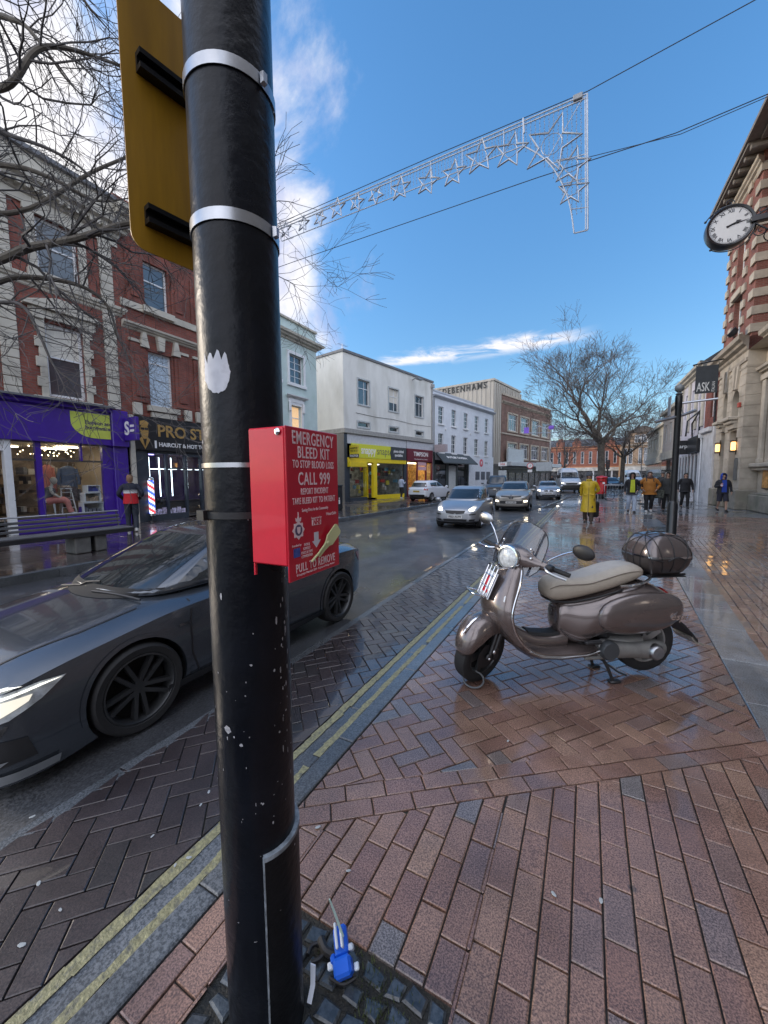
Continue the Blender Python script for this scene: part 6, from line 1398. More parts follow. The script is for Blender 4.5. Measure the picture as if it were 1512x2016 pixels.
    g=MB(); g.loft([brng(*q) for q in up]); lid=g.build('lid',car_paint('box_brown',(.115,.092,.088),.45,.24,1.0),bx,sharp=70)
    g=MB(); g.loft([brng(.960,.209,.215),brng(.974,.209,.215)],caps=False); g.build('seam_strip',chrome,bx)
    g=MB(); g.loft([brng(*q) for q in lo+up]); bvh=bvh_of(g.mesh('x',[plastic_black]))
    # tail lamp, mudflap with torn plate
    g=MB(); g.loft(sm_loft([(-.075,.63,.69,.05),(-.10,.61,.70,.062),(-.14,.605,.675,.058),(-.172,.61,.645,.03)],14)); g.build('tail_lamp',tail_red,SC)
    g=MB(); g.loft([[(x,y,z+o) for y,o in ((-w,0),(w,0),(w,.02),(-w,.02))] for x,z,w in ((-.08,.52,.07),(-.16,.475,.085),(-.25,.40,.095),(-.33,.315,.10),(-.37,.27,.10))]); g.build('mudflap',plastic_black,SC)
    g=MB(); g.loft([[(x,y,z) for y,z,x in ((-.09,zz,xx),(.09,zz,xx),(.09,zz+.012,xx-.012),(-.09,zz+.012,xx-.012))] for xx,zz in ((-.32,.305),(-.355,.262),(-.43,.235))]); g.build('plate_holder',mat('torn_plate',(.42,.40,.35),.35,.5,var=.6,scale=25),SC)
    # rear wheel, engine, stand
    make_wheel('rear_wheel',SC,(.03,0,.277),.238,.115,1,5,mat('scooter_rim',(.45,.45,.44),.4,.7),False,wide=.16)
    g=MB(); rings=[]
    for x,z,h,w in ((.50,.285,.05,.03),(.46,.283,.075,.05),(.38,.275,.07,.055),(.25,.265,.062,.055),(.12,.258,.068,.055),(.02,.258,.075,.05),(-.045,.262,.045,.03)): rings.append([(x,.135+w*math.cos(t),z+h*math.sin(t)) for t in [2*PI*k/14 for k in range(14)]])
    g.loft(rings); g.box(.1,.4,.02,.14,.2,.36,c=.03); eng=g.build('engine_case',case_m,SC,sharp=60,split=False)
    g=MB(); g.lathe([(.001,.02),(.062,.02),(.072,.005),(.072,-.03),(.001,-.03)],22,M=T(.43,.185,.285)@RX(-90)); g.build('fan_cover',mat('dark_grey_plastic',(.05,.055,.06),.5),eng)
    g=MB(); g.lathe([(.001,.03),(.045,.028),(.058,.012),(.060,-.02),(.001,-.02)],22,M=T(.06,.185,.257)@RX(-90)); g.build('clutch_cover',steel,eng)
    g=MB(); g.box(.05,.45,-.12,.10,.30,.46,c=.05); g.box(.30,.62,-.1,.1,.22,.32,c=.03); g.build('engine_block',mat('engine_dark',(.025,.025,.027),.6,.3),SC,split=False)
    g=MB(); g.box(.40,.60,.12,.16,.205,.235,c=.01); g.build('stand_beam',case_m,SC)
    g=MB()
    for s_ in (1,-1): g.tube([(.44,s_*.08,.23),(.385,s_*.105,.12),(.345,s_*.12,.012)],[.013,.012,.012],8); g.box(.29,.38,s_*.12-.025,s_*.12+.025,.0,.022,c=.008)
    g.tube([(.42,-.09,.17),(.42,.09,.17)],.01,6); g.tube([(.385,.10,.14),(.33,.15,.10),(.27,.16,.075)],.008,6); g.build('centre_stand',mat('stand_iron',(.05,.05,.052),.5,.6),SC,split=False)
    g=MB(); g.box(.50,.63,.165,.205,.345,.372,c=.01); g.build('footrest',plastic_black,SC)
    # horn cover ribs and indicators on the apron
    g=MB()
    for k in range(4): g.box(1.298-.002*k,1.318-.004*k,-.05,.05,.585-.024*k,.598-.024*k,c=.004)
    g.box(1.26,1.30,-.055,.055,.505,.61,c=.01); g.build('horn_grille',plastic_black,SC,split=False)
    for s_ in (1,-1):
        g=MB(); rings=[]
        for i in range(9):
            t=PI*i/8; zz=.66+.085*math.cos(t); w=math.sin(t); xx=1.242+(.66-zz)*.28
            rings.append([(xx+.022*w*math.cos(a)+.005,s_*(.152+.030*w*math.sin(a)),zz) for a in [2*PI*k/10 for k in range(10)]])
        g.loft(rings); g.build('indicator',lens_m,SC)
    # chrome front carrier and learner plate behind it
    g=MB(); y0=.088
    P=lambda y,z,o=.0:(1.178+(.915-z)*.42+.075+o,y,z)
    fr=[P(-y0,.70),P(-y0,.90),P(-y0+.02,.915),P(y0-.02,.915),P(y0,.90),P(y0,.70),P(y0-.02,.685),P(-y0+.02,.685)]
    g.tube(fr,.0065,8,closed=True)
    for y in (-.03,.03): g.tube([P(y,.685),P(y,.915)],.0045,6)
    for z in (.76,.84): g.tube([P(-y0,z),P(y0,z)],.0045,6)
    g.tube([P(-y0,.70),P(-y0,.725,.1),P(-y0+.02,.73,.115),P(y0-.02,.73,.115),P(y0,.725,.1),P(y0,.70)],.006,8)
    for s_ in (1,-1): g.tube([P(s_*.06,.90),(1.12,s_*.075,.90)],.006,6); g.tube([P(s_*.05,.69),(1.235,s_*.055,.64)],.006,6)
    g.build('front_carrier',chrome,SC,split=False)
    a=math.degrees(math.atan(.42)); m=T(1.178+.14*.42+.062,.0,.775)@RZ(90)@RX(90-a)
    g=MB(); g.box(-.105,.105,-.10,.10,0,.003,M=m); lp=g.build('learner_plate',mat('plate_paper',(.66,.68,.74),.5),SC); g=MB(); g.prism([(-.035,.065),(-.008,.065),(-.008,-.04),(.045,-.04),(.045,-.065),(-.035,-.065)],.003,.005,M=m); g.build('letter',mat('plate_red',(.62,.02,.04),.5),lp)
    # everything that turns with the handlebar
    pv=V((1.082,0,.985)); ax=V((-.38,0,.925)).normalized(); Sx=T(*pv)@Matrix.Rotation(R(31),4,ax)@T(*-pv)
    def st_build(g,name,m,par=SC,**k):
        g.v=[Sx@p for p in g.v]; return g.build(name,m,par,**k)
    before=set(bpy.data.objects); w=make_wheel('front_wheel',SC,(1.335,0,.232),.232,.11,1,5,alloy_dark,False,wide=.16)
    for o in set(bpy.data.objects)-before: o.data.transform(Sx)
    g=MB(); rings=[]
    for k in range(15):
        ph=R(8+142*k/14); u=k/14; wy=.045+.062*min(1,u*3.2)**.6; h=.03+.075*min(1,u*2.6)**.7; Ri=.205-.01*u
        cx,cz=1.335,.262
        ring=[]
        for j in range(11):
            t=-1+.2*j; y=wy*math.sin(t*PI/2*1.0); rr=Ri+h*math.cos(t*PI/2)**.8 if abs(t)<1 else Ri-.012
            ring.append((cx+rr*math.cos(ph),y*1.05,cz+rr*math.sin(ph)))
        for j in range(11):
            t=1-.2*j; y=wy*math.sin(t*PI/2)*.95; rr=Ri+h*math.cos(t*PI/2)**.8-.012 if abs(t)<1 else Ri-.014
            ring.append((cx+rr*math.cos(ph),y,cz+rr*math.sin(ph)))
        rings.append(ring)
    g.loft(rings); fd=st_build(g,'front_fender',scoot_paint,sharp=70)
    g=MB(); pts=[]
    for k in range(9):
        ph=R(40+38*k/8); rr=.302-.0*k; pts.append((1.335+rr*math.cos(ph),0,.262+rr*math.sin(ph)))
    g.tube(pts,[.003,.009,.013,.014,.014,.013,.012,.009,.003],8); st_build(g,'fender_crest',chrome,fd)
    g=MB(); g.tube([(1.19,.03,.62),(1.25,.07,.47),(1.325,.085,.25)],[.022,.02,.018],10); g.tube([(1.22,.085,.46),(1.29,.095,.28)],[.02,.02],10); g.ell((1.335,.085,.235),(.032,.02,.032)); g.box(1.25,1.30,.07,.11,.20,.29,c=.01); g.lathe([(.001,.004),(.10,.004),(.10,-.0),(.001,0)],28,M=T(1.335,.062,.232)@RX(-90)); st_build(g,'front_fork',mat('fork_dark',(.055,.055,.058),.4,.6),split=False)
    g=MB(); g.ell((1.30,.10,.275),(.016,.014,.02)); g.ell((1.345,.1,.232),(.012,.01,.012)); st_build(g,'axle_bolt',chrome,split=True)
    g=MB(); g.tube([(1.075,0,.90),(1.088,0,.96)],.06,16); rings=[]
    for y,rx,rz,xx,zz in ((-.27,.022,.020,1.02,.965),(-.20,.030,.034,1.035,.965),(-.12,.062,.062,1.065,.972),(-.06,.088,.082,1.085,.978),(0,.098,.090,1.092,.980),(.06,.088,.082,1.085,.978),(.12,.062,.062,1.065,.972),(.20,.030,.034,1.035,.965),(.27,.022,.020,1.02,.965)): rings.append([(xx+rx*math.cos(t),y,zz+rz*math.sin(t)) for t in [2*PI*k/16 for k in range(16)]])
    g.loft(rings); hsd=st_build(g,'handlebar_cover',scoot_paint,sharp=60,split=False)
    m=T(1.165,0,.980)@RY(84)
    g=MB(); g.lathe([(.076,-.02),(.092,-.01),(.096,.012),(.091,.026),(.080,.028),(.079,.018)],32,M=m,caps=False); st_build(g,'headlamp_ring',chrome,hsd)
    g=MB(); g.lathe([(.001,.034),(.04,.031),(.065,.024),(.080,.014),(.079,-.02),(.001,-.02)],32,M=m); st_build(g,'headlamp',lens_m,hsd)
    for s_ in (1,-1):
        g=MB(); g.tube([(1.02,s_*.265,.965),(.985,s_*.38,.955)],[.017,.0165],12); g.tube([(1.022,s_*.262,.965),(1.02,s_*.268,.965)],.024,12); st_build(g,'grip',rubber)
        g=MB(); g.tube(spline([(1.055,s_*.225,.965),(1.075,s_*.27,.955),(1.065,s_*.34,.945),(1.045,s_*.39,.94)],4),[.008]*12+[.011],8); st_build(g,'brake_lever',chrome if s_<0 else steel)
        g=MB(); g.box(1.0,1.06,s_*.25-.03,s_*.25+.03,.945,.99,c=.012); st_build(g,'switch_box',plastic_black)
        g=MB(); g.tube(spline([(1.03,s_*.215,.985),(1.025,s_*.23,1.02),(1.0,s_*.30,1.085),(.98,s_*.36,1.125)],4),.0055,8); mr=st_build(g,'mirror_stem',chrome)
        g=MB(); g.ell((.965,s_*.425,1.14),(.022,.078,.052),16,10); st_build(g,'mirror',plastic_black if s_>0 else steel,mr)
    # fly screen: curved sheet with rounded outline
    g=MB(); rings=[]
    N_=16
    for i in range(N_+1):
        v=i/N_; z=.885+.345*v; hw=.20*(1-.12*v)*math.sqrt(max(.0,1-max(0,(v-.42)/.58)**3.2))+.004
        if v<.15: hw*=.80+1.33*v
        rings.append([(1.165-.19*v-.055*u*u*(hw/.2)**2,u*hw,z) for u in [-1+2*j/14 for j in range(15)]])
    g.loft(rings,closed=False,caps=False); st_build(g,'fly_screen',screen_m,recalc=False)
    g=MB(); ed=[r[0] for r in rings]+[r[-1] for r in rings[::-1]]; g.tube(ed,.0035,5); st_build(g,'screen_rim',plastic_black)
    for s_ in (1,-1):
        g=MB(); g.tube([(1.06,s_*.13,.99),(1.085,s_*.135,1.04),(1.09,s_*.12,1.07)],.005,6); g.ell((1.092,s_*.12,1.075),.010); g.ell((1.10,s_*.135,1.01),.012); st_build(g,'screen_bracket',chrome,split=False)
    g=MB(); g.tube([(1.09,.05,.93),(1.10,.03,.86),(1.09,.0,.80)],.007,6); g.tube([(1.09,-.05,.93),(1.12,-.06,.88),(1.10,-.04,.83)],.007,6); st_build(g,'brake_cable',plastic_black,split=False)
    # elastic net on the box: a thing of its own
    net=thing('luggage_net','black elastic net stretched over the scooter top box','net',SC.location,SC.rotation_euler.z)
    c0=V((-.055,0,.96)); g=MB()
    def cord(dirs,r=.0033):
        pts=[]
        for d in spline([V(d) for d in dirs],6):
            d=d.normalized(); h=bvh.ray_cast(c0,d); 
            if h[0]: pts.append(h[0]+d*.0022)
        g.tube(pts,r,6)
    for y in (-.5,0,.5): cord([(1,y*.6,-.75),(1,y*.8,.1),(.5,y,.8),(-.3,y*1.1,.9),(-1,y,.2),(-1,y*.7,-.7)])
    for x in (-.55,.05,.6): cord([(x*.8,1,-.7),(x,1,.1),(x*1.1,.5,.8),(x,-.4,.9),(x*.8,-1,.2),(x*.6,-1,-.7)])
    cord([(.9,.9,-.2),(.7,.2,.8),(-.3,-.6,.9),(-.9,-.9,.1)]); cord([(.9,-.9,-.2),(.6,.1,.9),(-.3,.7,.8),(-.9,.9,-.1)]); cord([(.3,1,-.1),(-.1,1,.05),(-.55,1,-.1)],.006); cord([(1,.7,.0),(.8,.95,-.05),(.5,1,-.12)],.006)
    g.build('cord_net',plastic_black,net,split=False)
    # cable lock looped through the front wheel
    lk=thing('lock_cable','grey looped lock cable lying under the scooter front wheel','lock',(0,0,0)); g=MB(); c=at_z(935,1356,0); pts=[]
    wc=SC.matrix_world if False else None
    base=V((-.70,2.86,0))
    for k in range(25):
        t=2*PI*k/24; pts.append(V((base.x+.085*math.sin(t)*.9-.005,base.y-.10+.075*math.cos(t)*.5-.0,.012+.085*(1+math.cos(t))*.55)))
    g.tube(pts[:-1],.0075,8,closed=True); g.build('cable',mat('cable_sleeve',(.10,.105,.11),.4,.3),lk)
scooter()
# ---------------------------------------------------------------- black column with cabinet and sign
PC=V((-.780,.715)); PR=.0985
def col_pt(ang,z,r=PR): return V((PC.x+r*math.sin(ang),PC.y-r*math.cos(ang),z))     # ang 0 faces the camera end (-Y), grows towards +X
VIEWA=math.atan2(-PC.x,PC.y)                        # direction from the column to the camera
def pz(px,py,r=PR):                                 # height on the near face of the column
    rr=ray(px,py); return EYE+rr.z*(PC.length-r)/math.hypot(rr.x,rr.y)
def pang(px,py):                                    # angle on the column seen at a pixel
    rr=ray(px,py); d=V((rr.x,rr.y)).normalized(); b=d.dot(PC); q=PR*PR-(PC.length_squared-b*b)
    p=d*(b-math.sqrt(max(q,0)))-PC; return math.atan2(p.x,-p.y)
def column():
    o=thing('lamp_column','thick black chipped steel column in front carrying the red emergency cabinet','column',(0,0,0))
    m=MB(); m.lathe([(PR,-.02),(PR*1.004,.05),(PR,1.2),(PR*.995,3.2),(PR*.985,6.5),(PR*.97,6.52)],48,M=T(PC.x,PC.y,0)); m.build('shaft',mat('column_paint',(.005,.0062,.010),.30,coat=0,var=.35,scale=7,bump=.22,bscale=34,rvar=.10,spec=.22),o)
    # access door wrapping the lower right side, grey worn rim
    a0,a1=pang(524,1800),VIEWA+R(118); ztop=pz(520,1690); 
    def shell(r0,r1,aa,ab,za,zb,n=20): return [[tuple(col_pt(a,zz,rr)) for rr,zz in ((r0,za(a)),(r1,za(a)),(r1,zb(a)),(r0,zb(a)))] for a in [aa+(ab-aa)*k/n for k in range(n+1)]]
    zt=lambda a: ztop+.0*(a-a0); zb=lambda a:.0
    m=MB(); m.loft(shell(PR-.002,PR+.010,a0,a1,zb,zt)); m.build('access_door',mat('door_paint',(.006,.0065,.008),.42,coat=0,spec=.2,var=.35,scale=8,bump=.25,bscale=40),o,sharp=30)
    m=MB(); m.loft(shell(PR-.001,PR+.0125,a0-.02,a1,lambda a:zt(a)-.002,lambda a:zt(a)+.010)); m.loft(shell(PR,PR+.0122,a0-.035,a0,lambda a:.0,lambda a:zt(a)+.004,3)); m.build('door_rim',mat('worn_rim',(.22,.25,.28),.5,var=.5,scale=45,dirt=(.02,.02,.025),dscale=14),o,split=False,sharp=30)
    # clamp straps
    def ring(z,h,r,name,mt,tilt=0.0):
        n=48; m=MB(); m.loft([[tuple(col_pt(2*PI*k/n,z+dz+tilt*math.sin(2*PI*k/n),r+dr)) for k in range(n)] for dz,dr in ((-h/2,-.002),(-h/2,.0),(h/2,.0),(h/2,-.002))],closed=True,caps=False); return m.build(name,mt,o,sharp=30)
    sm=mat('strap_steel',(.42,.43,.45),.3,1,var=.15,scale=12)
    z1,z2,z3,z4=pz(450,118),pz(470,424),pz(440,915),pz(430,1017)
    for z in (z1,z2):
        st=ring(z,.026,PR+.0035,'strap',sm)
        a=pang(512,140) if z==z1 else pang(535,450)
        m=MB(); p=[col_pt(a+da,z+dz,PR+.006+e) for da,dz,e in ((-.06,-.012,0),(.06,-.012,0),(.06,.012,0),(-.06,.012,0))]; m.add([tuple(q) for q in p]+[tuple(col_pt(a+da,z+dz,PR+.016)) for da,dz in ((-.05,-.010),(.05,-.010),(.05,.010),(-.05,.010))],[[0,1,2,3],[4,5,6,7],[0,1,5,4],[1,2,6,5],[2,3,7,6],[3,0,4,7]]); m.build('buckle',steel,st)
    ring(z3,.011,PR+.003,'strap',sm); ring(z4,.016,PR+.006,'band',plastic_black)
    a=pang(420,1017); m=MB(); p=col_pt(a-.25,z4,PR+.012); m.box(-.012,.012,-.008,.008,-.012,.012,M=T(*p)); m.build('band_lug',plastic_black,o)
    # torn round sticker
    ca,cz=pang(425,728),pz(425,728); sa=(pang(449,728)-pang(401,728))/2; hz=(pz(425,684)-pz(425,770))/2
    rs=random.Random(6); out=[]
    for k in range(40):
        t=2*PI*k/40; r_=1+.03*rs.gauss(0,1)
        y=math.sin(t)*r_
        if y>.35: y=.35+ (y-.35)*.55+ (.55*abs(math.sin(5*t+.9))**1.5*(.7+.5*rs.random())-.12)
        out.append((math.cos(t)*r_*sa,y*hz))
    vs,_,fs,_,_,_=delaunay_2d_cdt([V(p) for p in out]+[V((x*sa/3,y*hz/3)) for x in range(-2,3) for y in range(-2,2)],[(i,(i+1)%40) for i in range(40)],[],1,1e-6)
    m=MB(); m.add([tuple(col_pt(ca+v.x,cz+v.y,PR+.0012)) for v in vs],[list(f) for f in fs],0,True); m.build('sticker',mat('torn_sticker',(.62,.63,.68),.6,var=.12,scale=60,dirt=(.42,.43,.48),dscale=30),o,split=False)
    # chips in the paint
    m=MB(); r=random.Random(12)
    spots=[(449,1448,13,9),(475,1470,6,4),(400,865,5,5),(540,1325,4,4),(572,1330,6,5),(436,1180,4,8)]
    for px,py,w,h in spots+[(r.uniform(425,590),r.triangular(860,1990,1600),abs(r.gauss(0,1.6))+.7,abs(r.gauss(0,1.8))+.7) for _ in range(48)]+[(556+r.gauss(0,7)+ (py_-1200)*.04,py_,abs(r.gauss(0,2))+1,abs(r.gauss(0,5))+1.5) for py_ in [r.uniform(1130,1560) for _ in range(34)]]:
        try: a,z=pang(px,py),pz(px,py)
        except ValueError: continue
        if pz(px,py)<ztop+.02 and pang(px,py)>a0-.03: rr=PR+.0112
        else: rr=PR+.0012
        n=6; ph=r.random()*6; m.add([tuple(col_pt(a+w*.0009*10/PR*.1*math.cos(ph+2*PI*k/n)*(.6+.5*r.random()),z+h*.0013*math.sin(ph+2*PI*k/n)*(.6+.5*r.random()),rr)) for k in range(n)],[list(range(n))])
    m.build('paint_chip',mat('bare_primer',(.36,.36,.38),.6,var=.5,scale=90),o,recalc=False,split=False)
    # ---- sign plate seen from behind
    def hp(px,py,d):                               # point on the pixel's ray at depth d
        return V((0,0,EYE))+ray(px,py)*d
    B=hp(381,330,1.045); A=hp(250,330,.925); A.z=B.z=0; u=(B-A); wd=u.length; u.normalize(); 
    n=V((u.y,-u.x,0));                              # towards the column / camera side
    if n.dot(V((PC.x,PC.y,0))-B)<0: n=-n
    zt_,zb_=at_line(381,150,B),at_line(381,535,B)
    s=thing('road_sign','yellow road sign seen from its back, strapped to the black column','sign',(0,0,0))
    fr=frame_of((A.x,A.y,0),u,n); W=wd*1.9
    cr=.035; ol=[]
    for cx,cy,t0 in ((W-cr,zb_+cr,-90),(W-cr,zt_-cr+.12,0),(cr,zt_-cr+.12,90),(cr,zb_+cr,180)): ol+=[(cx+cr*math.cos(R(t0+18*k)),cy+cr*math.sin(R(t0+18*k))) for k in range(6)]
    g=MB(); g.prism(ol,-.003,.0); pl=g.build('plate',mat('yellow_back',(.36,.19,.010),.45,var=.14,scale=5,dirt=(.25,.13,.012),dscale=3,stretch=(6,.7,1)),s); pl.matrix_local=fr
    for (pa,pb) in (((272,132),(362,200)),((288,428),(375,472))):
        za=at_line(pb[0],pb[1],B); g=MB(); x1=wd*.93
        for y0,y1,z0,z1 in ((-.022,.022,.0,.008),(-.022,-.010,.008,.026),(.010,.022,.008,.026)): g.box(wd*.20,W-.04,za+y0,za+y1,z0,z1)
        rl=g.build('rail',mat('black_channel',(.012,.012,.013),.4,.4),s,split=False); rl.matrix_local=fr
        g=MB(); g.box(x1-.012,x1+.006,za-.026,za+.026,.026,.040,c=.003); g.box(x1-.016,x1+.01,za-.012,za+.012,.036,.05,c=.003); cl=g.build('clip',steel,rl,split=False); 
def at_line(px,py,B):                               # height above a plan point met by a pixel's ray (nearest plan distance)
    rr=ray(px,py); return EYE+rr.z*B.to_2d().length/math.hypot(rr.x,rr.y)
column()
def cabinet():
    def hp(px,py,d): return V((0,0,EYE))+ray(px,py)*d
    FL=hp(566,990,.812); FR=hp(666,985,.990); u=(FR-FL); u.z=0; w=u.length; u.normalize(); n=V((u.y,-u.x,0))
    zt=at_line(566,837,FL); zb=at_line(566,1149,FL); zs=at_line(566,1117,FL); h=zt-zb
    red=mat('cabinet_red',(.60,.008,.030),.36,coat=.3,var=.05,scale=30); face=mat('cabinet_face',(.50,.010,.030),.30,coat=.3,var=.05,scale=30)
    o=thing('emergency_cabinet','red emergency bleed kit cabinet strapped to the black column','cabinet'); o.matrix_world=frame_of((FL.x,FL.y,zb),u,n)
    d=.105
    g=MB(); g.box(0,w,zs-zb,h-.001,-d,-.0045,c=.003); g.box(.004,.01,zs-zb-.028,zs-zb,-d,-d+.004); bd=g.build('body',red,o,split=False)
    g=MB(); g.box(0,w,.0,h,-.0045,.0,c=.0015); fc=g.build('front_panel',face,o)
    g=MB(); g.lathe([(.0035,.0),(.007,.002),(.0075,.003),(.0035,.006),(.001,.006)],14,M=T(-.0005,h-.012,-.020)@RY(-90)); g.build('rivet',chrome,bd)
    pk=mat('cabinet_letter',(.80,.62,.64),.45)
    Y=lambda v:h*(1-v)
    for t,v,s,wd,b in (('EMERGENCY',.070,.040,.80,.0012),('BLEED KIT',.162,.036,.62,.0012),('TO STOP BLOOD LOSS',.238,.024,.80,.0007),('CALL 999',.336,.040,.62,.0012),('REPORT INCIDENT',.418,.020,.54,.0005),('TAKE BLEED KIT TO PATIENT',.480,.020,.84,.0005),('Saving Lives in the Community',.542,.011,.52,.0),('PULL TO REMOVE',.925,.027,.78,.0008),('© Copyright HeartSafe 2024 - Registered Design Number',.968,.007,.76,.0)):
        text(t,s,pk,T(w*.50,Y(v),.0004),fc,width=w*wd,bold=b*.35,extrude=.0003,spacing=1.12)
    # police style crest
    g=MB(); c=(w*.17,Y(.668))
    def star(r0,r1,k,z0,z1,cy=c[1]): g.prism([(c[0]+(r0 if i%2==0 else r1)*math.sin(PI*i/k),cy+(r0 if i%2==0 else r1)*math.cos(PI*i/k)*1.0) for i in range(2*k)],z0,z1)
    star(.0215,.0165,8,.0002,.0009); g.prism([(c[0]+dx,c[1]+dy) for dx,dy in ((-.008,.019),(.008,.019),(.010,.028),(.004,.025),(0,.034),(-.004,.025),(-.010,.028))],.0002,.0009); g.box(c[0]-.0012,c[0]+.0012,c[1]+.032,c[1]+.040,.0002,.0009); cr=g.build('crest',pk,fc,split=False)
    g=MB(); g.prism([(c[0]+.0125*math.cos(t),c[1]+.0125*math.sin(t)) for t in [2*PI*k/20 for k in range(20)]],.0009,.0012); g.build('crest_ring',mat('crest_navy',(.10,.07,.14),.5),cr)
    g=MB(); g.prism([(c[0]-.006,c[1]+.007),(c[0]+.006,c[1]+.007),(c[0]+.005,c[1]-.004),(c[0],c[1]-.009),(c[0]-.005,c[1]-.004)],.0012,.0015); g.build('crest_shield',pk,cr)
    g=MB(); g.box(w*.42,w*.60,Y(.655),Y(.615),.0002,.0008); nb=g.build('badge',pk,fc); text('NHS',.017,face,T(w*.51,Y(.635),.001),nb,width=w*.15,bold=.0006,shear=.2,extrude=.0002)
    text('Supported by',.0075,pk,T(w*.51,Y(.604),.0004),fc,extrude=.0002); text('HeartSafe',.011,pk,T(w*.83,Y(.590),.0004),fc,extrude=.0002); text('Funded by',.0075,pk,T(w*.135,Y(.768),.0004),fc,extrude=.0002)
    text('AVON &\nSOMERSET\nPOLICE & CRIME\nCOMMISSIONER',.0092,pk,T(w*.315,Y(.815),.0004),fc,align='CENTER',width=w*.21,extrude=.0002,line=.95)
    g=MB(); g.box(w*.075,w*.19,Y(.845),Y(.785),.0002,.0007); g.build('blue_logo',mat('logo_blue',(.05,.08,.32),.5,var=.4,scale=90),fc)
    g=MB(); x=w*.50; g.prism([(x-.0085,Y(.705)),(x+.0085,Y(.705)),(x+.0085,Y(.765)),(x+.017,Y(.765)),(x,Y(.815)),(x-.017,Y(.765)),(x-.0085,Y(.765))],.0002,.0008); g.build('arrow',mat('arrow_grey',(.62,.60,.66),.5),fc)
    # yellow plastic pull tag through the panel
    g=MB(); ang=40; m=T(w*.56,Y(.855),.004)@RZ(ang)
    ol=[(-.012,-.004),(.012,-.006),(.030,-.010),(.040,-.0165),(.078,-.0165),(.083,-.012),(.083,.012),(.078,.0165),(.040,.0165),(.030,.010),(.012,.004),(-.012,.004)]
    g.prism(ol,.0,.003,M=m@RY(-6)); g.tube([m@V((.045,0,.002)),m@V((.02,.008,.006)),m@V((-.025,.012,.004))],.0022,6)
    for k in range(5): g.ell(m@V((-.02-.004*k*1.2,.012+.001*k,.004)),.003,6,5)
    tg=g.build('pull_tag',mat('pull_tag_yellow',(.62,.64,.34),.45),fc,split=False); g=MB(); g.lathe([(.004,.0),(.007,.003),(.004,.006),(.001,.006)],12,M=m@T(.03,0,.002)); g.build('tag_boss',mat('pull_tag_yellow',(.6,.6,.2)),tg)
cabinet()
def litter():
    # broken blue cable lock and torn white tags by the foot of the column
    c=at_z(680,1905,.0); a=R(25)
    c.z=0; o=thing('broken_lock','broken bright blue plastic lock with white parts beside the column foot','lock',(c.x-.005,c.y+.0,.012),a,None,1.3); o.rotation_euler=(R(24),R(-16),R(36)); o.location.z=.03
    blue=mat('lock_blue',(.01,.11,.62),.35); wt=mat('lock_white',(.62,.68,.74),.45)
    g=MB(); g.box(-.022,.022,-.036,.0,.0,.034,c=.006); g.box(-.016,.018,.0,.055,.004,.026,c=.005); g.box(-.030,-.016,-.006,.012,.004,.020,c=.004); g.build('casing',blue,o,split=False)
    for q in ((-.010,-.004,.012,.060,.026,.036),(.004,.010,.010,.045,.026,.040),(.018,.030,.004,.016,.006,.024),(-.040,-.026,-.012,.002,.0,.012),(.024,.036,-.030,-.016,.002,.012)): g=MB(); g.box(*q,c=.002); g.build('latch',wt,o)
    g=MB(); g.tube([(.010,.03,.03),(.006,.065,.075),(.003,.085,.105)],[.0035,.003,.002],6); g.build('pin',mat('pale_pin',(.45,.60,.55),.4),o)
    o=thing('cable_scrap','thick black cable scrap lying behind the blue lock','cable'); g=MB(); p=[at_z(*q,.014) for q in ((632,1848),(640,1870),(655,1880),(672,1888))]; g.tube(spline(p,4),.013,8); p=[at_z(*q,.008) for q in ((606,1880),(614,1862),(630,1858),(640,1872),(628,1888),(612,1895))]; g.tube(spline(p,4),.007,8); p=[at_z(*q,.006) for q in ((650,1925),(675,1938),(700,1925))]; g.tube(spline(p,4),.005,6); g.build('cable',plastic_black,o,split=False)
    o=thing('white_tag','torn white paper tag leaning on the column foot','tag'); g=MB()
    p=[at_z(611,1898,.07),at_z(621,1902,.07),at_z(620,1942,.035),at_z(613,1978,.006),at_z(604,1974,.006),at_z(611,1938,.035)]
    g.add([tuple(q) for q in p]+[tuple(q+V((-.002,.004,-.001))) for q in p],[[0,1,2,5],[5,2,3,4],[6,7,8,11],[11,8,9,10],[0,1,7,6],[1,2,8,7],[2,3,9,8],[3,4,10,9],[4,5,11,10],[5,0,6,11]]); g.build('paper',mat('tag_white',(.66,.70,.78),.6),o)
    o=thing('small_label','small white label stuck at the left foot of the column','label'); g=MB(); p=[at_z(457,1982,.03),at_z(463,1958,.05),at_z(466,1985,.03)]; g.add([tuple(q) for q in p]+[tuple(q+V((0,.003,0))) for q in p],[[0,1,2],[3,4,5],[0,1,4,3],[1,2,5,4],[2,0,3,5]]); g.build('paper',mat('tag_white',(.66,.7,.78)),o)
    # weeds between the setts
    g=MB(); r=random.Random(3)
    for k in range(420):
        cl=r.choice(((-.42,.80),(-.46,.90),(-.36,.72),(-.55,.93),(-.5,.85),(-.34,.62),(-.66,.95))); x=cl[0]+r.gauss(0,.035); y=cl[1]+r.gauss(0,.035)
        if not(-.98<x<-.31 and y<.98): continue
        h=.008+.016*r.random(); a=r.random()*6.3; dx,dy=math.cos(a)*.002,math.sin(a)*.002; lx,ly=r.gauss(0,.006),r.gauss(0,.006)
        g.add([(x-dx,y-dy,-.008),(x+dx,y+dy,-.008),(x+lx+dx*.3,y+ly+dy*.3,h)],[[0,1,2]])
    w=g.build('grass',mat('moss_grass',(.055,.075,.022),.8,var=.5,scale=50),recalc=False); w['kind']='stuff'
    # pale petals and gum on the paving
    g=MB(); r=random.Random(9); spots=[(411,1554),(395,1580),(118,1784),(42,1853),(372,1690),(345,1705),(75,1728),(626,1630),(686,1716),(1090,1762),(1183,1775),(1000,1460),(300,1640),(62,1590),(790,1195)]
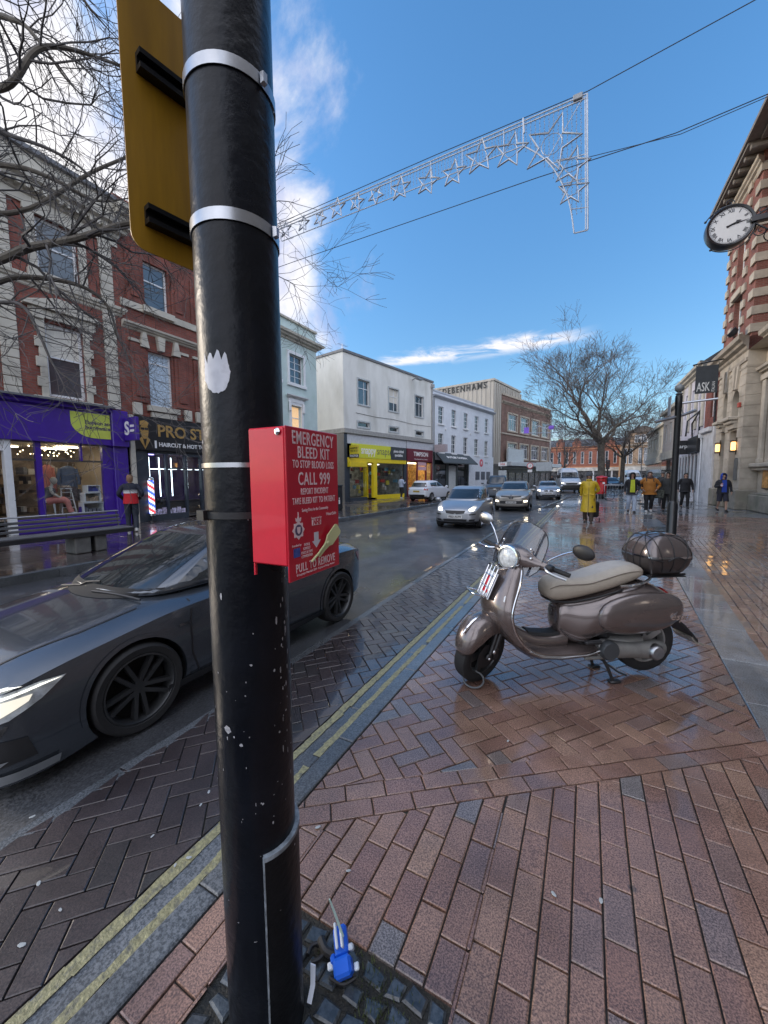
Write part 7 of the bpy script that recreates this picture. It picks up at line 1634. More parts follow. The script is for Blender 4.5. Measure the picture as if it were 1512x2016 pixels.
    for i,(px,py) in enumerate(spots):
        p=at_z(px,py,.0); z=.004 if p.x>CHX else -.004-.05*max(0,(CHX-p.x)); ll=.009+.006*r.random(); a=r.random()*6
        m=MB(); m.add([(ll*math.cos(t)*math.cos(a)-ll*.55*math.sin(t)*math.sin(a),ll*math.cos(t)*math.sin(a)+ll*.55*math.sin(t)*math.cos(a),.0015*(k%2)) for k,t in enumerate([2*PI*k/8 for k in range(8)])]+[(0,0,-.001)],[list(range(8))]+[[k,(k+1)%8,8] for k in range(8)])
        pp=m.build('petal',mat('petal_white',(.36,.38,.38),.6)); pp.location=(p.x,p.y,z); tag(pp,'small pale petal lying on the wet paving','petal','petals on the ground')
litter()
# ---------------------------------------------------------------- street furniture
iron=mat('cast_iron_black',(.010,.011,.013),.32,coat=.3,var=.3,scale=12)
def finger_post():
    o=thing('signpost_column','slim black post with ball finial and bare bracket arms behind the scooter','post'); x,y=1.665,10.3
    m=MB(); m.lathe([(.11,0),(.11,.02),(.098,.05),(.095,.95),(.08,1.0),(.062,1.03),(.060,3.0),(.066,3.02),(.066,3.26),(.05,3.28)],20,M=T(x,y,0)); m.build('shaft',iron,o,sharp=30)
    m=MB(); m.lathe([(.05,0),(.07,.02),(.03,.05),(.075,.09),(.088,.14),(.07,.19),(.02,.22)],16,M=T(x,y,3.28)); m.build('finial',mat('grey_finial',(.20,.21,.21),.5,.4),o)
    m=MB(); m.tube([(x,y,3.10),(x+.62,y-.12,3.12)],.022,8); m.build('bracket_arm',steel,o)
    m=MB(); m.tube([(x-.42,y-.20,2.72),(x-.1,y-.05,2.80),(x+.1,y+.04,2.86),(x+.32,y+.12,2.95)],.03,8); m.tube([(x+.02,y,3.1),(x+.10,y+.04,2.88)],.012,6); m.build('bracket_arm',steel,o,split=False)
    m=MB(); m.box(x-.17,x-.155,y-.18,y+.1,2.85,3.25); m.build('small_sign_plate',mat('sign_grey_back',(.30,.31,.32),.5,.5),o)
finger_post()
def pillar_box():
    c=at_z(1183,982,0); o=thing('pillar_box','red cylindrical pillar box with black base behind the yellow raincoat','postbox',(c.x,c.y,0)); red=mat('postbox_red',(.50,.012,.016),.3,coat=.4,var=.08)
    m=MB(); m.lathe([(.34,.0),(.34,.34),(.32,.36)],28); m.build('base',iron,o)
    m=MB(); m.lathe([(.315,.36),(.315,1.42),(.36,1.44)],28); m.build('body',red,o,sharp=30)
    m=MB(); m.lathe([(.37,1.44),(.385,1.47),(.37,1.53),(.30,1.57),(.12,1.62),(.01,1.63)],28); m.build('cap',red,o,sharp=40)
    m=MB(); m.box(-.12,.12,-.335,-.30,1.20,1.24); m.build('slot',liner_m,o); m=MB(); m.box(-.13,.13,-.33,-.305,.5,1.05,c=.01); m.build('door',red,o); m=MB(); m.box(.05,.20,-.328,-.29,1.05,1.18); m.build('notice_plate',white_letter,o)
pillar_box()
def bench():
    # long bench on the far pavement: slatted seat and back on two stone blocks
    a=at_z(-60,1128,0); x=-9.75; y0,y1=1.1,5.25; o=thing('slatted_bench','long slatted bench on stone blocks in front of the purple shop','bench')
    wood=mat('bench_slat',(.115,.115,.12),.35,var=.3,scale=8,stretch=(4,.5,4)); stone=mat('bench_block',(.12,.12,.115),.8,var=.3,scale=5,bump=.3)
    m=MB()
    for k in range(5): m.box(x-.22+.1*k,x-.14+.1*k,y0,y1,.44,.475,c=.008)
    m.build('seat',wood,o,split=False)
    m=MB()
    for k in range(3): m.box(x-.30-.02*k,x-.27-.02*k,y0,y1,.52+.085*k,.575+.085*k,c=.006)
    m.build('backrest',wood,o,split=False)
    m=MB(); m.tube([(x-.36,y0,.83),(x-.36,y1,.83)],.017,8); m.build('rail',steel,o)
    m=MB(); m.box(x-.24,x+.26,y0,y1,.36,.44); m.build('seat_beam',mat('bench_beam',(.02,.02,.022),.5),o)
    for k in range(5): 
        yy=y0+.05+(y1-y0-.1)*k/4; m=MB(); m.tube([(x-.24,yy,.40),(x-.30,yy,.52),(x-.36,yy,.83)],.012,6); m.build('back_support',iron,o)
    for yy in (1.75,4.35): m=MB(); m.box(x-.22,x+.22,yy-.28,yy+.02,.0,.37,c=.02); m.box(x-.2,x+.2,yy+.12,yy+.34,.0,.36,c=.02); m.build('leg_block',stone,o,split=True)
bench()
def street_clock():
    Y=19.5; c=at_y(1438,444,Y); x,z=c.x,c.z; r=.65
    o=thing('street_clock','large round black street clock with roman numerals bracketed off the bank','clock',(x,Y,z)); F=frame_of((0,0,0),(1,0,0),(0,-1,0))
    m=MB(); m.lathe([(.01,-.42),(r*.9,-.42),(r*1.08,-.38),(r*1.12,-.30),(r*1.12,.0),(r*1.08,.05),(r*.98,.03),(r*.96,.0)],48,M=F,caps=False); m.build('case',iron,o,sharp=40)
    m=MB(); m.lathe([(.001,.0),(r*.965,.0),(r*.965,-.02),(.001,-.02)],48,M=F); m.lathe([(.001,-.425),(r*.9,-.425),(r*.9,-.40),(.001,-.40)],32,M=F); fc=m.build('face',mat('clock_face',(.66,.67,.66),.45,var=.04),o,split=False)
    num='XII I II III IIII V VI VII VIII IX X XI'.split()
    for k,s in enumerate(num):
        a=-2*PI*k/12; text(s,.155,black_shop,F@RZ(math.degrees(a))@T(0,r*.77,.004),fc,name='numeral',bold=.004,extrude=.002)
    m=MB()
    for k in range(60):
        a=2*PI*k/60; m.box(-.004 if k%5 else -.008,.004 if k%5 else .008,r*.90,r*.94,.002,.005,M=F@Matrix.Rotation(a,4,'Z'))
    m.lathe([(r*.895,.002),(r*.90,.005),(r*.903,.002)],60,M=F,caps=False); m.lathe([(r*.94,.002),(r*.944,.005),(r*.948,.002)],60,M=F,caps=False); m.build('minute_track',black_shop,fc,split=False)
    for ang,ln,w in ((-84+4,.84,.020),(-69,.5,.032)):
        m=MB(); m.prism([(-w,-.12),(w,-.12),(w*.8,r*ln*.55),(w*2.2,r*ln*.62) if ln<.6 else (w*.7,r*ln*.62),(0,r*ln),(-w*2.2,r*ln*.62) if ln<.6 else (-w*.7,r*ln*.62),(-w*.8,r*ln*.55)],.008,.018,M=F@RZ(ang)); m.build('hand',black_shop,o)
    # scrolled ironwork and bracket back to the wall
    m=MB(); arc=lambda r0,a0,a1,n=14:[F@V((r0*math.cos(R(a0+(a1-a0)*k/n)),r0*math.sin(R(a0+(a1-a0)*k/n)),-.18)) for k in range(n+1)]
    m.tube(arc(r*1.26,48,150),.022,6); m.tube(arc(r*1.26,-38,-128),.022,6); m.tube(arc(r*1.2,-40,42),.03,6)
    for a in (60,75,90,105,120,135): m.tube([F@V((r*1.1*math.cos(R(a)),r*1.1*math.sin(R(a)),-.18)),F@V((r*1.26*math.cos(R(a+4)),r*1.26*math.sin(R(a+4)),-.18))],.014,5)
    for a in (150,-128): m.ell(F@V((r*1.27*math.cos(R(a)),r*1.27*math.sin(R(a)),-.18)),.045,8,6)
    def scroll(cx,cy,r0,turn,s=1): return [F@V((cx+s*r0*(1-k/26)*math.cos(R(turn+k*22)),cy+r0*(1-k/26)*math.sin(R(turn+k*22)),-.18)) for k in range(24)]
    m.tube(scroll(-.02,r*1.36,.14,0),.016,5); m.tube(scroll(r*1.42,r*.55,.2,180),.018,5); m.tube(scroll(r*1.42,-r*.5,.22,160),.018,5); m.tube(scroll(r*1.9,-r*.9,.26,90),.02,5)
    m.build('ironwork',iron,o,split=False)
    m=MB(); e=6.79-x; m.box(.55,e,-.12,.12,-.10,.10,c=.02); m.tube([(.7,0,-.12),(1.2,0,-.55),(e,0,-1.15)],.03,6); m.tube([(.7,0,.12),(1.3,0,.45),(e,0,.9)],.03,6); m.build('bracket',iron,o,split=False)
street_clock()
def ask_banner():
    Y=25.6; a=at_y(1371,722,Y); b=at_y(1412,772,Y); o=thing('restaurant_banner','dark grey hanging banner sign reading ASK on a black pole off the bank','banner'); F=frame_of((a.x,Y,b.z),(1,0,0),(0,-1,0)); w=b.x-a.x; h=a.z-b.z
    m=MB(); m.box(0,w,0,h,-.03,.0,M=F); p=m.build('cloth',mat('charcoal_banner',(.035,.042,.050),.7,var=.15),o)
    wl=mat('banner_letters',(.60,.62,.62),.6); text('ASK',h*.46,wl,F@T(w*.36,h*.22,.002),p,bold=.006,width=w*.60,extrude=.002); text('ITALIAN',h*.13,wl,F@T(w*.82,h*.22,.002)@RZ(90),p,width=h*.36,extrude=.002)
    m=MB(); m.tube([(a.x-.08,Y,a.z+.1),(6.25,Y,a.z+.28)],.035,8); m.tube([(a.x-.08,Y,a.z+.1),(a.x-.12,Y,a.z+.05)],.05,8); m.tube([(a.x,Y,a.z+.1),(a.x,Y,a.z)],.015,5); m.tube([(b.x,Y,a.z+.14),(b.x,Y,a.z)],.015,5); m.tube(spline([(5.9,Y,a.z+.3),(5.95,Y,a.z+.6),(6.1,Y,a.z+.7),(6.2,Y,a.z+.5)],4),.02,6); m.build('pole',iron,o,split=False)
ask_banner()
def a_board(name,label,x,y,yaw,h,w,fm,parts,group=None,round_top=False,text_=None):
    o=thing(name,label,'sign board',(x,y,0),R(yaw),group)
    for s_ in (1,-1):
        M_=T(0,0,0)@Matrix.Rotation(R(-11*s_),4,'X'); m=MB(); yo=s_*.0
        M_=T(0,-s_*.20,0)@Matrix.Rotation(math.atan(-s_*.17/h),4,'X') if False else T(0,-s_*.22,0)@Matrix.Rotation(-s_*.20,4,'X')
        fr_=[(-w/2,0),(-w/2,h)]+([(w/2*math.cos(t),h+.42*w*math.sin(t)) for t in [PI-PI*k/10 for k in range(1,10)]] if round_top else [])+[(w/2,h),(w/2,0)]
        m.prism(fr_ if round_top else [(-w/2,.12),(-w/2,h),(w/2,h),(w/2,.12)],-.015,.015,M=M_@RX(90)); m.box(-w/2,-w/2+.04,-.02,.02,0,h*.2,M=M_); m.box(w/2-.04,w/2,-.02,.02,0,h*.2,M=M_); p=m.build('frame',fm,o,split=False)
        m=MB(); e=.05; m.box(-w/2+e,w/2-e,-.004,.004,.2,h-.06,M=M_@T(0,-s_*.018,0)); q=m.build('poster',parts,p)
        if text_ and s_==1: text(text_,.16,mat('print_red',(.45,.04,.06)),M_@T(0,-.026,h*.6)@RX(90),q,width=w*.7,bold=.004,extrude=.001)
    return o
def boards():
    paper=mat('board_poster',(.55,.52,.56),.5,var=.7,scale=6,detail=2); c=at_z(768,974,0)
    a_board('pavement_sign','arched yellow folding board standing outside the yellow photo shop','%s'%0 and c.x,c.y,14,.82,.62,yellow_paint,mat('white_poster',(.62,.62,.62),.5,var=.2),round_top=True) if False else None
    o=a_board('pavement_sign','arched yellow framed folding board with a red printed poster outside the photo shop',c.x,c.y,38,.95,.72,yellow_paint,paper,'boards outside the shops',True,'SALE')
    c=at_z(1358,984,0); a_board('pavement_sign','grey framed folding board with faint print beside the drainpipe on the right',4.75,26.2,4,1.05,.75,mat('grey_metal',(.22,.23,.24),.4,.6),mat('faded_poster',(.50,.52,.58),.5,var=.35,scale=9,detail=2),'boards outside the shops')
    c=at_z(820,968,0); o=thing('shoe_repair_board','white rounded sandwich board outside the maroon repair shop','sign board',(c.x-.2,c.y-.5,0),R(35),'boards outside the shops'); m=MB(); m.prism([(.34*math.cos(t)*(1),.55+.5*math.sin(t)) for t in [2*PI*k/24 for k in range(24)]],-.03,.03,M=RX(82)); m.build('panel',mat('white_poster',(.62,.62,.62),.5,var=.2),o); m=MB(); m.box(-.3,.3,-.12,.12,0,.08); m.build('foot',plastic_black,o)
boards()
def railings():
    # guard rail with a leaning bicycle beyond the pillar box
    y=29.6; x0,x1=1.05,2.65; o=thing('guard_railing','grey guard railing with bars between the pillar box and the tree','railing'); m=MB(); m.tube([(x0,y,0),(x0,y,1.0),(x1,y,1.0),(x1,y,0)],.028,8); m.tube([(x0,y,.15),(x1,y,.15)],.02,6); m.build('frame',steel,o,split=False)
    for k in range(9): m=MB(); xx=x0+.16*(k+1); m.tube([(xx,y,.15),(xx,y,1.0)],.009,5); m.build('bar',steel,o)
    o=thing('bicycle','dark bicycle leaning against the guard railing','bicycle',(1.8,29.2,0),R(4)); dk=mat('bike_frame',(.03,.035,.05),.35,.3)
    for xx in (-.5,.5):
        m=MB(); m.tube([(xx+.33*math.cos(2*PI*k/24),0,.335+.33*math.sin(2*PI*k/24)) for k in range(24)],.016,6,closed=True); w=m.build('wheel',rubber,o); m=MB(); [m.tube([(xx,0,.335),(xx+.32*math.cos(2*PI*k/12),0,.335+.32*math.sin(2*PI*k/12))],.003,4) for k in range(12)]; m.build('spokes',steel,w,split=False)
    m=MB(); m.tube([(-.5,0,.335),(-.05,0,.33),(-.18,0,.85)],.016,6); m.tube([(-.05,0,.33),(.38,0,.75),(-.15,0,.72),(-.5,0,.335)],.016,6); m.tube([(.36,0,.9),(.5,0,.335)],.016,6); m.build('frame',dk,o,split=False); m=MB(); m.tube([(.36,-.25,.98),(.38,0,1.0),(.36,.25,.98)],.014,6); m.build('handlebar',dk,o); m=MB(); m.box(-.32,-.06,-.06,.06,.86,.9,c=.02); m.build('saddle',rubber,o)
railings()
def utility():
    # black bin half hidden behind the cabinet
    c=at_z(685,1006,0); o=thing('litter_bin','black litter bin with a white figure mark on the far pavement by the cream building','bin',(-11.15,15.9,0)); m=MB(); m.box(-.28,.28,-.28,.28,.0,1.18,c=.03); m.build('body',mat('bin_black',(.014,.016,.02),.4,var=.2),o); m=MB(); m.box(-.3,.3,-.3,.3,1.18,1.24,c=.02); m.build('lid',mat('bin_black',(.014,.016,.02)),o); m=MB(); m.box(.281,.285,-.08,.0,.55,.62); m.box(.281,.285,-.10,.02,.30,.52); m.build('figure_mark',white_letter,o,split=False)
    # no-right-turn sign post, far left
    c=at_z(1070,968,0); o=thing('road_sign','round no turning road sign on a grey post by the brown brick store','sign',(-5.2,42.0,0)); m=MB(); m.lathe([(.05,0),(.05,3.0)],10); m.build('post',mat('post_grey',(.18,.19,.19),.5,.5),o); F=frame_of((0,-.06,2.72),(1,0,0),(0,-1,0))
    m=MB(); m.lathe([(.001,.0),(.30,.0),(.30,.01),(.001,.01)],24,M=F); d=m.build('disc',white_letter,o); m=MB(); m.lathe([(.24,.011),(.24,.018),(.30,.018),(.30,.011)],24,M=F,caps=False); m.build('ring',mat('sign_red',(.5,.02,.03),.4),d); m=MB(); m.box(-.02,.02,-.14,.08,.011,.016,M=F); m.prism([(-.02,.08),(.08,.08),(.08,.12),(.15,.06),(.08,.0),(.08,.04),(-.02,.04)],.011,.016,M=F); m.build('arrow',black_shop,d,split=False); m=MB(); m.box(-.22,.22,-.66,-.40,.0,.012,M=F); m.build('plate',white_letter,o)
    o=thing('blank_board','large pale blank board on posts by the brown brick store','sign board',(-3.9,42.2,0)); m=MB(); m.box(-.75,.75,-.03,.03,2.15,3.05,c=.01); m.build('panel',mat('pale_board',(.42,.46,.48)),o); m=MB(); m.tube([(-.5,0,0),(-.5,0,2.2)],.04,6); m.tube([(.5,0,0),(.5,0,2.2)],.04,6); m.build('post',iron,o)
    # traffic signals and tall lamp posts near the square
    for i,(px,Y,lb) in enumerate(((1196,52,'black traffic signal pole just right of the first tree trunk'),(1352-58,70,'black traffic signal pole near the gabled building'))):
        c=at_y(px,930,Y); o=thing('traffic_signal',lb,'traffic light',(c.x,c.y,0),group='traffic signals at the square'); m=MB(); m.lathe([(.08,0),(.08,2.4),(.05,2.42)],10); m.build('post',iron,o); m=MB(); m.box(-.2,.2,-.15,.15,2.4,3.5,c=.05); h=m.build('signal_head',black_shop,o)
        m=MB(); [m.lathe([(.001,0),(.1,0),(.1,.03),(.001,.03)],12,M=T(0,-.15,2.6+.33*k)@RX(90)) for k in range(3)]; m.build('lens',mat('signal_lens',(.06,.02,.02),.2),h)
    for i,(px,Y,hh,lb) in enumerate(((1262,75,7.5,'thin dark lamp post in front of the gabled building'),(1285,82,6.5,'thin dark lamp post near the blue hoarding'),(1110,60,11.0,'tall thin lamp post by the rounded store corner'))):
        c=at_y(px,930,Y); o=thing('street_lamp',lb,'lamp post',(c.x,c.y,0),group='lamp posts at the square'); m=MB(); m.lathe([(.10,0),(.09,1.2),(.06,1.25),(.045,hh)],10); m.build('post',iron,o); m=MB(); m.tube([(0,0,hh),(.3,-.2,hh+.15),(.8,-.4,hh+.1)],.03,6); m.box(.7,1.2,-.5,-.3,hh+.03,hh+.14,c=.03); m.build('lamp_head',iron,o,split=False)
    o=thing('site_hoarding','bright blue hoarding panel at the far end beside the right pavement','hoarding',(15.5,93,0)); m=MB(); m.box(-1.6,1.6,-.1,.1,1.6,3.4,c=.02); m.build('panel',mat('hoarding_blue',(.03,.18,.48),.5),o); m=MB(); m.box(-1.6,-1.5,-.08,.08,0,1.6); m.box(1.5,1.6,-.08,.08,0,1.6); m.build('post',iron,o)
    # signs fixed in the passage by the concrete tower
    o=thing('direction_sign','small white and red sign plates on a post by the concrete tower','sign',(-8.05,42.6,0)); m=MB(); m.lathe([(.04,0),(.04,3.3)],8); m.build('post',iron,o); m=MB(); m.box(-.45,.45,-.04,.0,2.75,3.15,c=.01); m.build('plate',white_letter,o); m=MB(); m.box(-.42,.42,-.05,-.01,1.7,2.3,c=.01); m.build('lower_plate',mat('pale_board',(.42,.46,.48)),o); text('H24',.26,mat('sign_red',(.5,.02,.03)),T(0,-.045,2.95)@RX(90),o,bold=.006)
utility()
def garland():
    # star garland hung on cables across the street
    Y=8.6; tin=mat('tinsel_frame',(.50,.53,.58),.5,.5,var=.2,scale=30); wire=mat('string_wire',(.26,.29,.34),.5,.3)
    o=thing('star_garland','long tapering frame of tinsel stars hung across the street','garland'); P=lambda px,py: V((at_y(px,py,Y).x,Y,at_y(px,py,Y).z))
    TL,TR=P(548,447),P(1156,184); g=MB(); 
    def bar(a,b,r=.012): g.tube([a,b],r,5)
    off=V((0,0,-.07)); bar(TL,TR,.014); bar(TL+off,TR+off,.014); xs=[TL.x+(TR.x-TL.x)*k/12 for k in range(13)]
    BL,BM=P(555,475),P(1030,287); bar(BL,BM,.012); zt=TR.z
    bar(P(1030,233),BM); bar(P(1030,233),P(1032,262),.02); bar(P(548,447),BL)
    for px,py,py2 in ((770,352,382),(848,318,352),(910,290,328),(992,257,300),(700,382,412),(632,410,444),(598,424,458)): bar(P(px,py),P(px,py2),.009)
    # the hanging wing at the right end
    bar(TR,P(1157,452),.016); bar(P(1152,190),P(1153,452),.012); bar(P(1131,459),P(1157,453),.014); cv=[P(*q) for q in ((1030,287),(1062,305),(1088,330),(1108,365),(1122,405),(1130,459))]; g.tube(spline(cv,4),.014,5)
    bar(P(1085,322),P(1157,302),.01); bar(P(1108,362),P(1157,350),.009); bar(P(1124,412),P(1157,408),.009); bar(P(1149,190),P(1075,318),.008); g.box(0,0,0,0,0,0) if False else None
    g.build('frame',tin,o,split=False)
    g=MB(); c=P(1140,192); g.box(c.x-.10,c.x+.06,Y-.05,Y+.05,c.z-.05,c.z+.05,c=.01); g.build('junction_box',mat('grey_box',(.3,.32,.34),.5),o)
    def star(px,py,r,rot,k=5):
        c=P(px,py); s_=r*Y/860; m=MB(); pts=[]
        for i in range(2*k):
            a=PI*i/k+rot; rr=s_ if i%2==0 else s_*.45; pts.append(V((c.x+rr*math.sin(a),Y,c.z+rr*math.cos(a))))
        m.tube(pts,.022,5,closed=True,sm=False); m.tube([V((c.x+s_*.36*math.sin(2*PI*i/14),Y,c.z+s_*.36*math.cos(2*PI*i/14))) for i in range(14)],.008,4,closed=True); m.build('star',tin,o,split=False)
    for px,py,r,rot in ((597,440,20,.2),(630,430,20,.5),(664,410,24,.1),(702,398,21,.3),(740,384,21,.6),(788,371,26,.1),(842,359,27,.3),(893,341,27,.15),(946,308,34,.1),(1006,297,33,.25),(1086,284,52,.35),(1125,326,32,.3),(1127,374,27,.2),(562,452,20,.1)): star(px,py,r,rot)
    g=MB(); r=random.Random(4)
    def drop(px,y0,y1): 
        a,b=P(px,y0),P(px,y1); g.tube([a,b],.0035,4,caps=False)
        n=int((a.z-b.z)/.06)
        for i in range(n): 
            q=a+(b-a)*(i+.5)/max(n,1); g.tube([q,q+V((.018*(1 if i%2 else -1),0,-.012))],.005,3,caps=False)
    for k in range(46):
        px=752+k*6.2
        if px<1030: yt=447+(px-548)*(184-447)/(1156-548); drop(px,yt,yt+ (34 if px<900 else 44))
    for px in range(1036,1153,9):
        yt=447+(px-548)*(184-447)/(1156-548)
        yb=[300,312,330,352,385,425,448][min(6,max(0,int((px-1036)/18)))]; drop(px,yt,min(yb,yt+230))
    g.build('string_lights',wire,o,split=False)
    # carrying cables, wall to wall
    def cable(name,label,pts,r=.008):
        o=thing(name,label,'cable',group='cables across the street'); m=MB(); m.tube(pts,r,5); m.build('wire',mat('cable_black',(.03,.035,.05),.5),o)
    a,b=P(548,440),P(1490,0); d=(b-a).normalized(); e0=a-d*((a.x+14.6)/d.x); e1=a+d*((6.5-a.x)/d.x)
    cable('carrying_cable','upper steel cable carrying the star garland across the street',[e0,a,P(860,304),P(1156,180),P(1490,-2),e1])
    a,b=P(585,513),P(1512,186); d=(b-a).normalized(); e0=a-d*((a.x+14.6)/d.x); e1=a+d*((6.5-a.x)/d.x)
    cable('lower_cable','lower black cable running past the bottom of the star garland',[e0,a,P(1060,349),P(1330,262),P(1512,185),e1])
    cable('lower_cable','thin twin cable beside the lower cable near the bank',[P(1160,309),P(1340,264),P(1512,190),e1+V((0,0,-.1))],.006)
    # small purple street decoration further on
    Y2=47.0; o=thing('purple_garland','small street decoration with purple gift and curls far over the road','garland'); Q=lambda px,py: at_y(px,py,Y2); g=MB(); g.tube([Q(1030,853),Q(1090,852),Q(1108,850)],.05,5); 
    for (a0,b0) in (((1050,848),(1062,838)),((1062,838),(1074,848)),((1074,846),(1085,836)),((1085,838),(1092,850))): g.tube([Q(*a0),Q(*b0)],.04,4)
    g.tube([Q(1082+9*math.cos(t),844+8*math.sin(t)) for t in [PI+PI*k/8 for k in range(9)]],.05,4); g.tube([Q(1104+5*math.cos(t),840+5*math.sin(t)) for t in [2*PI*k/10 for k in range(10)]],.06,5,closed=True); g.build('frame',tin,o,split=False)
    g=MB(); a,b=Q(1032,842),Q(1041,853); g.box(a.x,b.x,Y2-.1,Y2+.1,b.z,a.z); a,b=Q(1080,838),Q(1091,845); g.box(a.x,b.x,Y2-.1,Y2+.1,b.z,a.z,c=.1); g.build('gift_box',mat('purple_tinsel',(.16,.09,.45),.5,emit=(.25,.12,.8),estr=.08),o)
garland()
# ---------------------------------------------------------------- bare trees
bark=mat('plane_bark',(.12,.105,.085),.85,var=.35,scale=5,dirt=(.045,.038,.032),bump=.4,bscale=12); twig_m=mat('twig_bark',(.08,.066,.058),.8,var=.25,scale=8)
def grow(mb_t, mb_c, rnd, p, d, L, r, lv, maxlv, up=.12, wig=.22, minr=.004, forks=(2,3), keep=None):
    n=4 if lv<3 else 3; pts=[p]; rs=[r]; q=p.copy(); dd=d.copy()
    for i in range(n):
        dd=(dd+V((rnd.gauss(0,wig),rnd.gauss(0,wig),rnd.gauss(0,wig)*.7+up*.35))).normalized(); q=q+dd*(L/n); pts.append(q.copy()); rs.append(max(minr,r*(1-.38*(i+1)/n)))
    (mb_t if lv<2 else mb_c).tube(pts,rs,7 if lv<2 else (5 if lv<4 else 3),caps=False)
    if lv>=maxlv: return
    k=rnd.choice(forks)+ (1 if lv>1 else 0)
    for j in range(k):
        a=rnd.uniform(.32,.85)*(1 if j else .45); ax=dd.orthogonal().normalized(); ax=Matrix.Rotation(rnd.uniform(0,2*PI),3,dd)@ax
        nd=(Matrix.Rotation(a,3,ax)@dd); nd=(nd+V((0,0,up))).normalized()
        grow(mb_t,mb_c,rnd,q,nd,L*rnd.uniform(.62,.86),max(minr,rs[-1]*rnd.uniform(.62,.82)),lv+1,maxlv,up,wig,minr,forks)
    if lv>=1:                                         # side shoots along the limb
        for j in range(2 if lv<4 else 1):
            i=rnd.randint(1,n-1); t=(pts[i]-pts[i-1]).normalized(); ax=Matrix.Rotation(rnd.uniform(0,2*PI),3,t)@t.orthogonal().normalized(); nd=Matrix.Rotation(rnd.uniform(.6,1.2),3,ax)@t
            grow(mb_t,mb_c,rnd,pts[i],nd,L*rnd.uniform(.4,.65),max(minr,rs[i]*.45),min(lv+2,maxlv) if lv+2<=maxlv else maxlv,maxlv,up,wig,minr,forks)
def tree(label,x,y,h,trunk_h,r,seed,limbs,maxlv=6,up=.12,lean=(0,0),minr=.006,group=None):
    o=thing('bare_tree',label,'tree',(x,y,0),group=group); rnd=random.Random(seed); t=MB(); c=MB()
    top=V((lean[0],lean[1],trunk_h)); t.tube(spline([(0,0,-.05),(lean[0]*.3+.04,lean[1]*.3,trunk_h*.4),tuple(top)],4),[r*1.35,r*1.12,r*1.02,r*1.0,r*.98,r*.96,r*.94,r*.92,r*.9],12,caps=False)
    for az,el,L,rr in limbs:
        d=V((math.sin(R(az))*math.cos(R(el)),math.cos(R(az))*math.cos(R(el)),math.sin(R(el)))); grow(t,c,rnd,top-V((0,0,.25)),d,L,r*rr,1,maxlv,up,.2,minr)
    t.build('trunk',bark,o,split=False); c.build('crown',twig_m,o,recalc=False,split=False); return o
tree('tall bare street tree with a spreading crown behind the pillar box',1.25,44.5,16,5.0,.34,5,[(0,88,3.9,.8),(-95,32,3.4,.5),(80,42,2.4,.45),(-60,62,3.6,.6),(130,62,2.7,.5),(200,50,2.9,.45),(-150,25,2.6,.4)],6,.12,(-.15,.1),.0095,'bare trees on the pavement')
tree('smaller bare street tree right of the tall one in front of the gabled building',3.95,59,11,4.2,.26,9,[(0,85,2.6,.7),(-90,35,2.5,.5),(85,40,2.0,.5),(140,55,2.1,.5),(220,45,2.3,.4)],6,.10,(.1,0),.012,'bare trees on the pavement')
tree('thin bare tree far down the street by the brown store corner',-3.6,74,9,3.2,.18,21,[(0,80,3.0,.6),(-90,45,2.6,.5),(90,45,2.6,.5),(180,50,2.4,.5)],5,.15,(0,0),.014,'bare trees on the pavement')
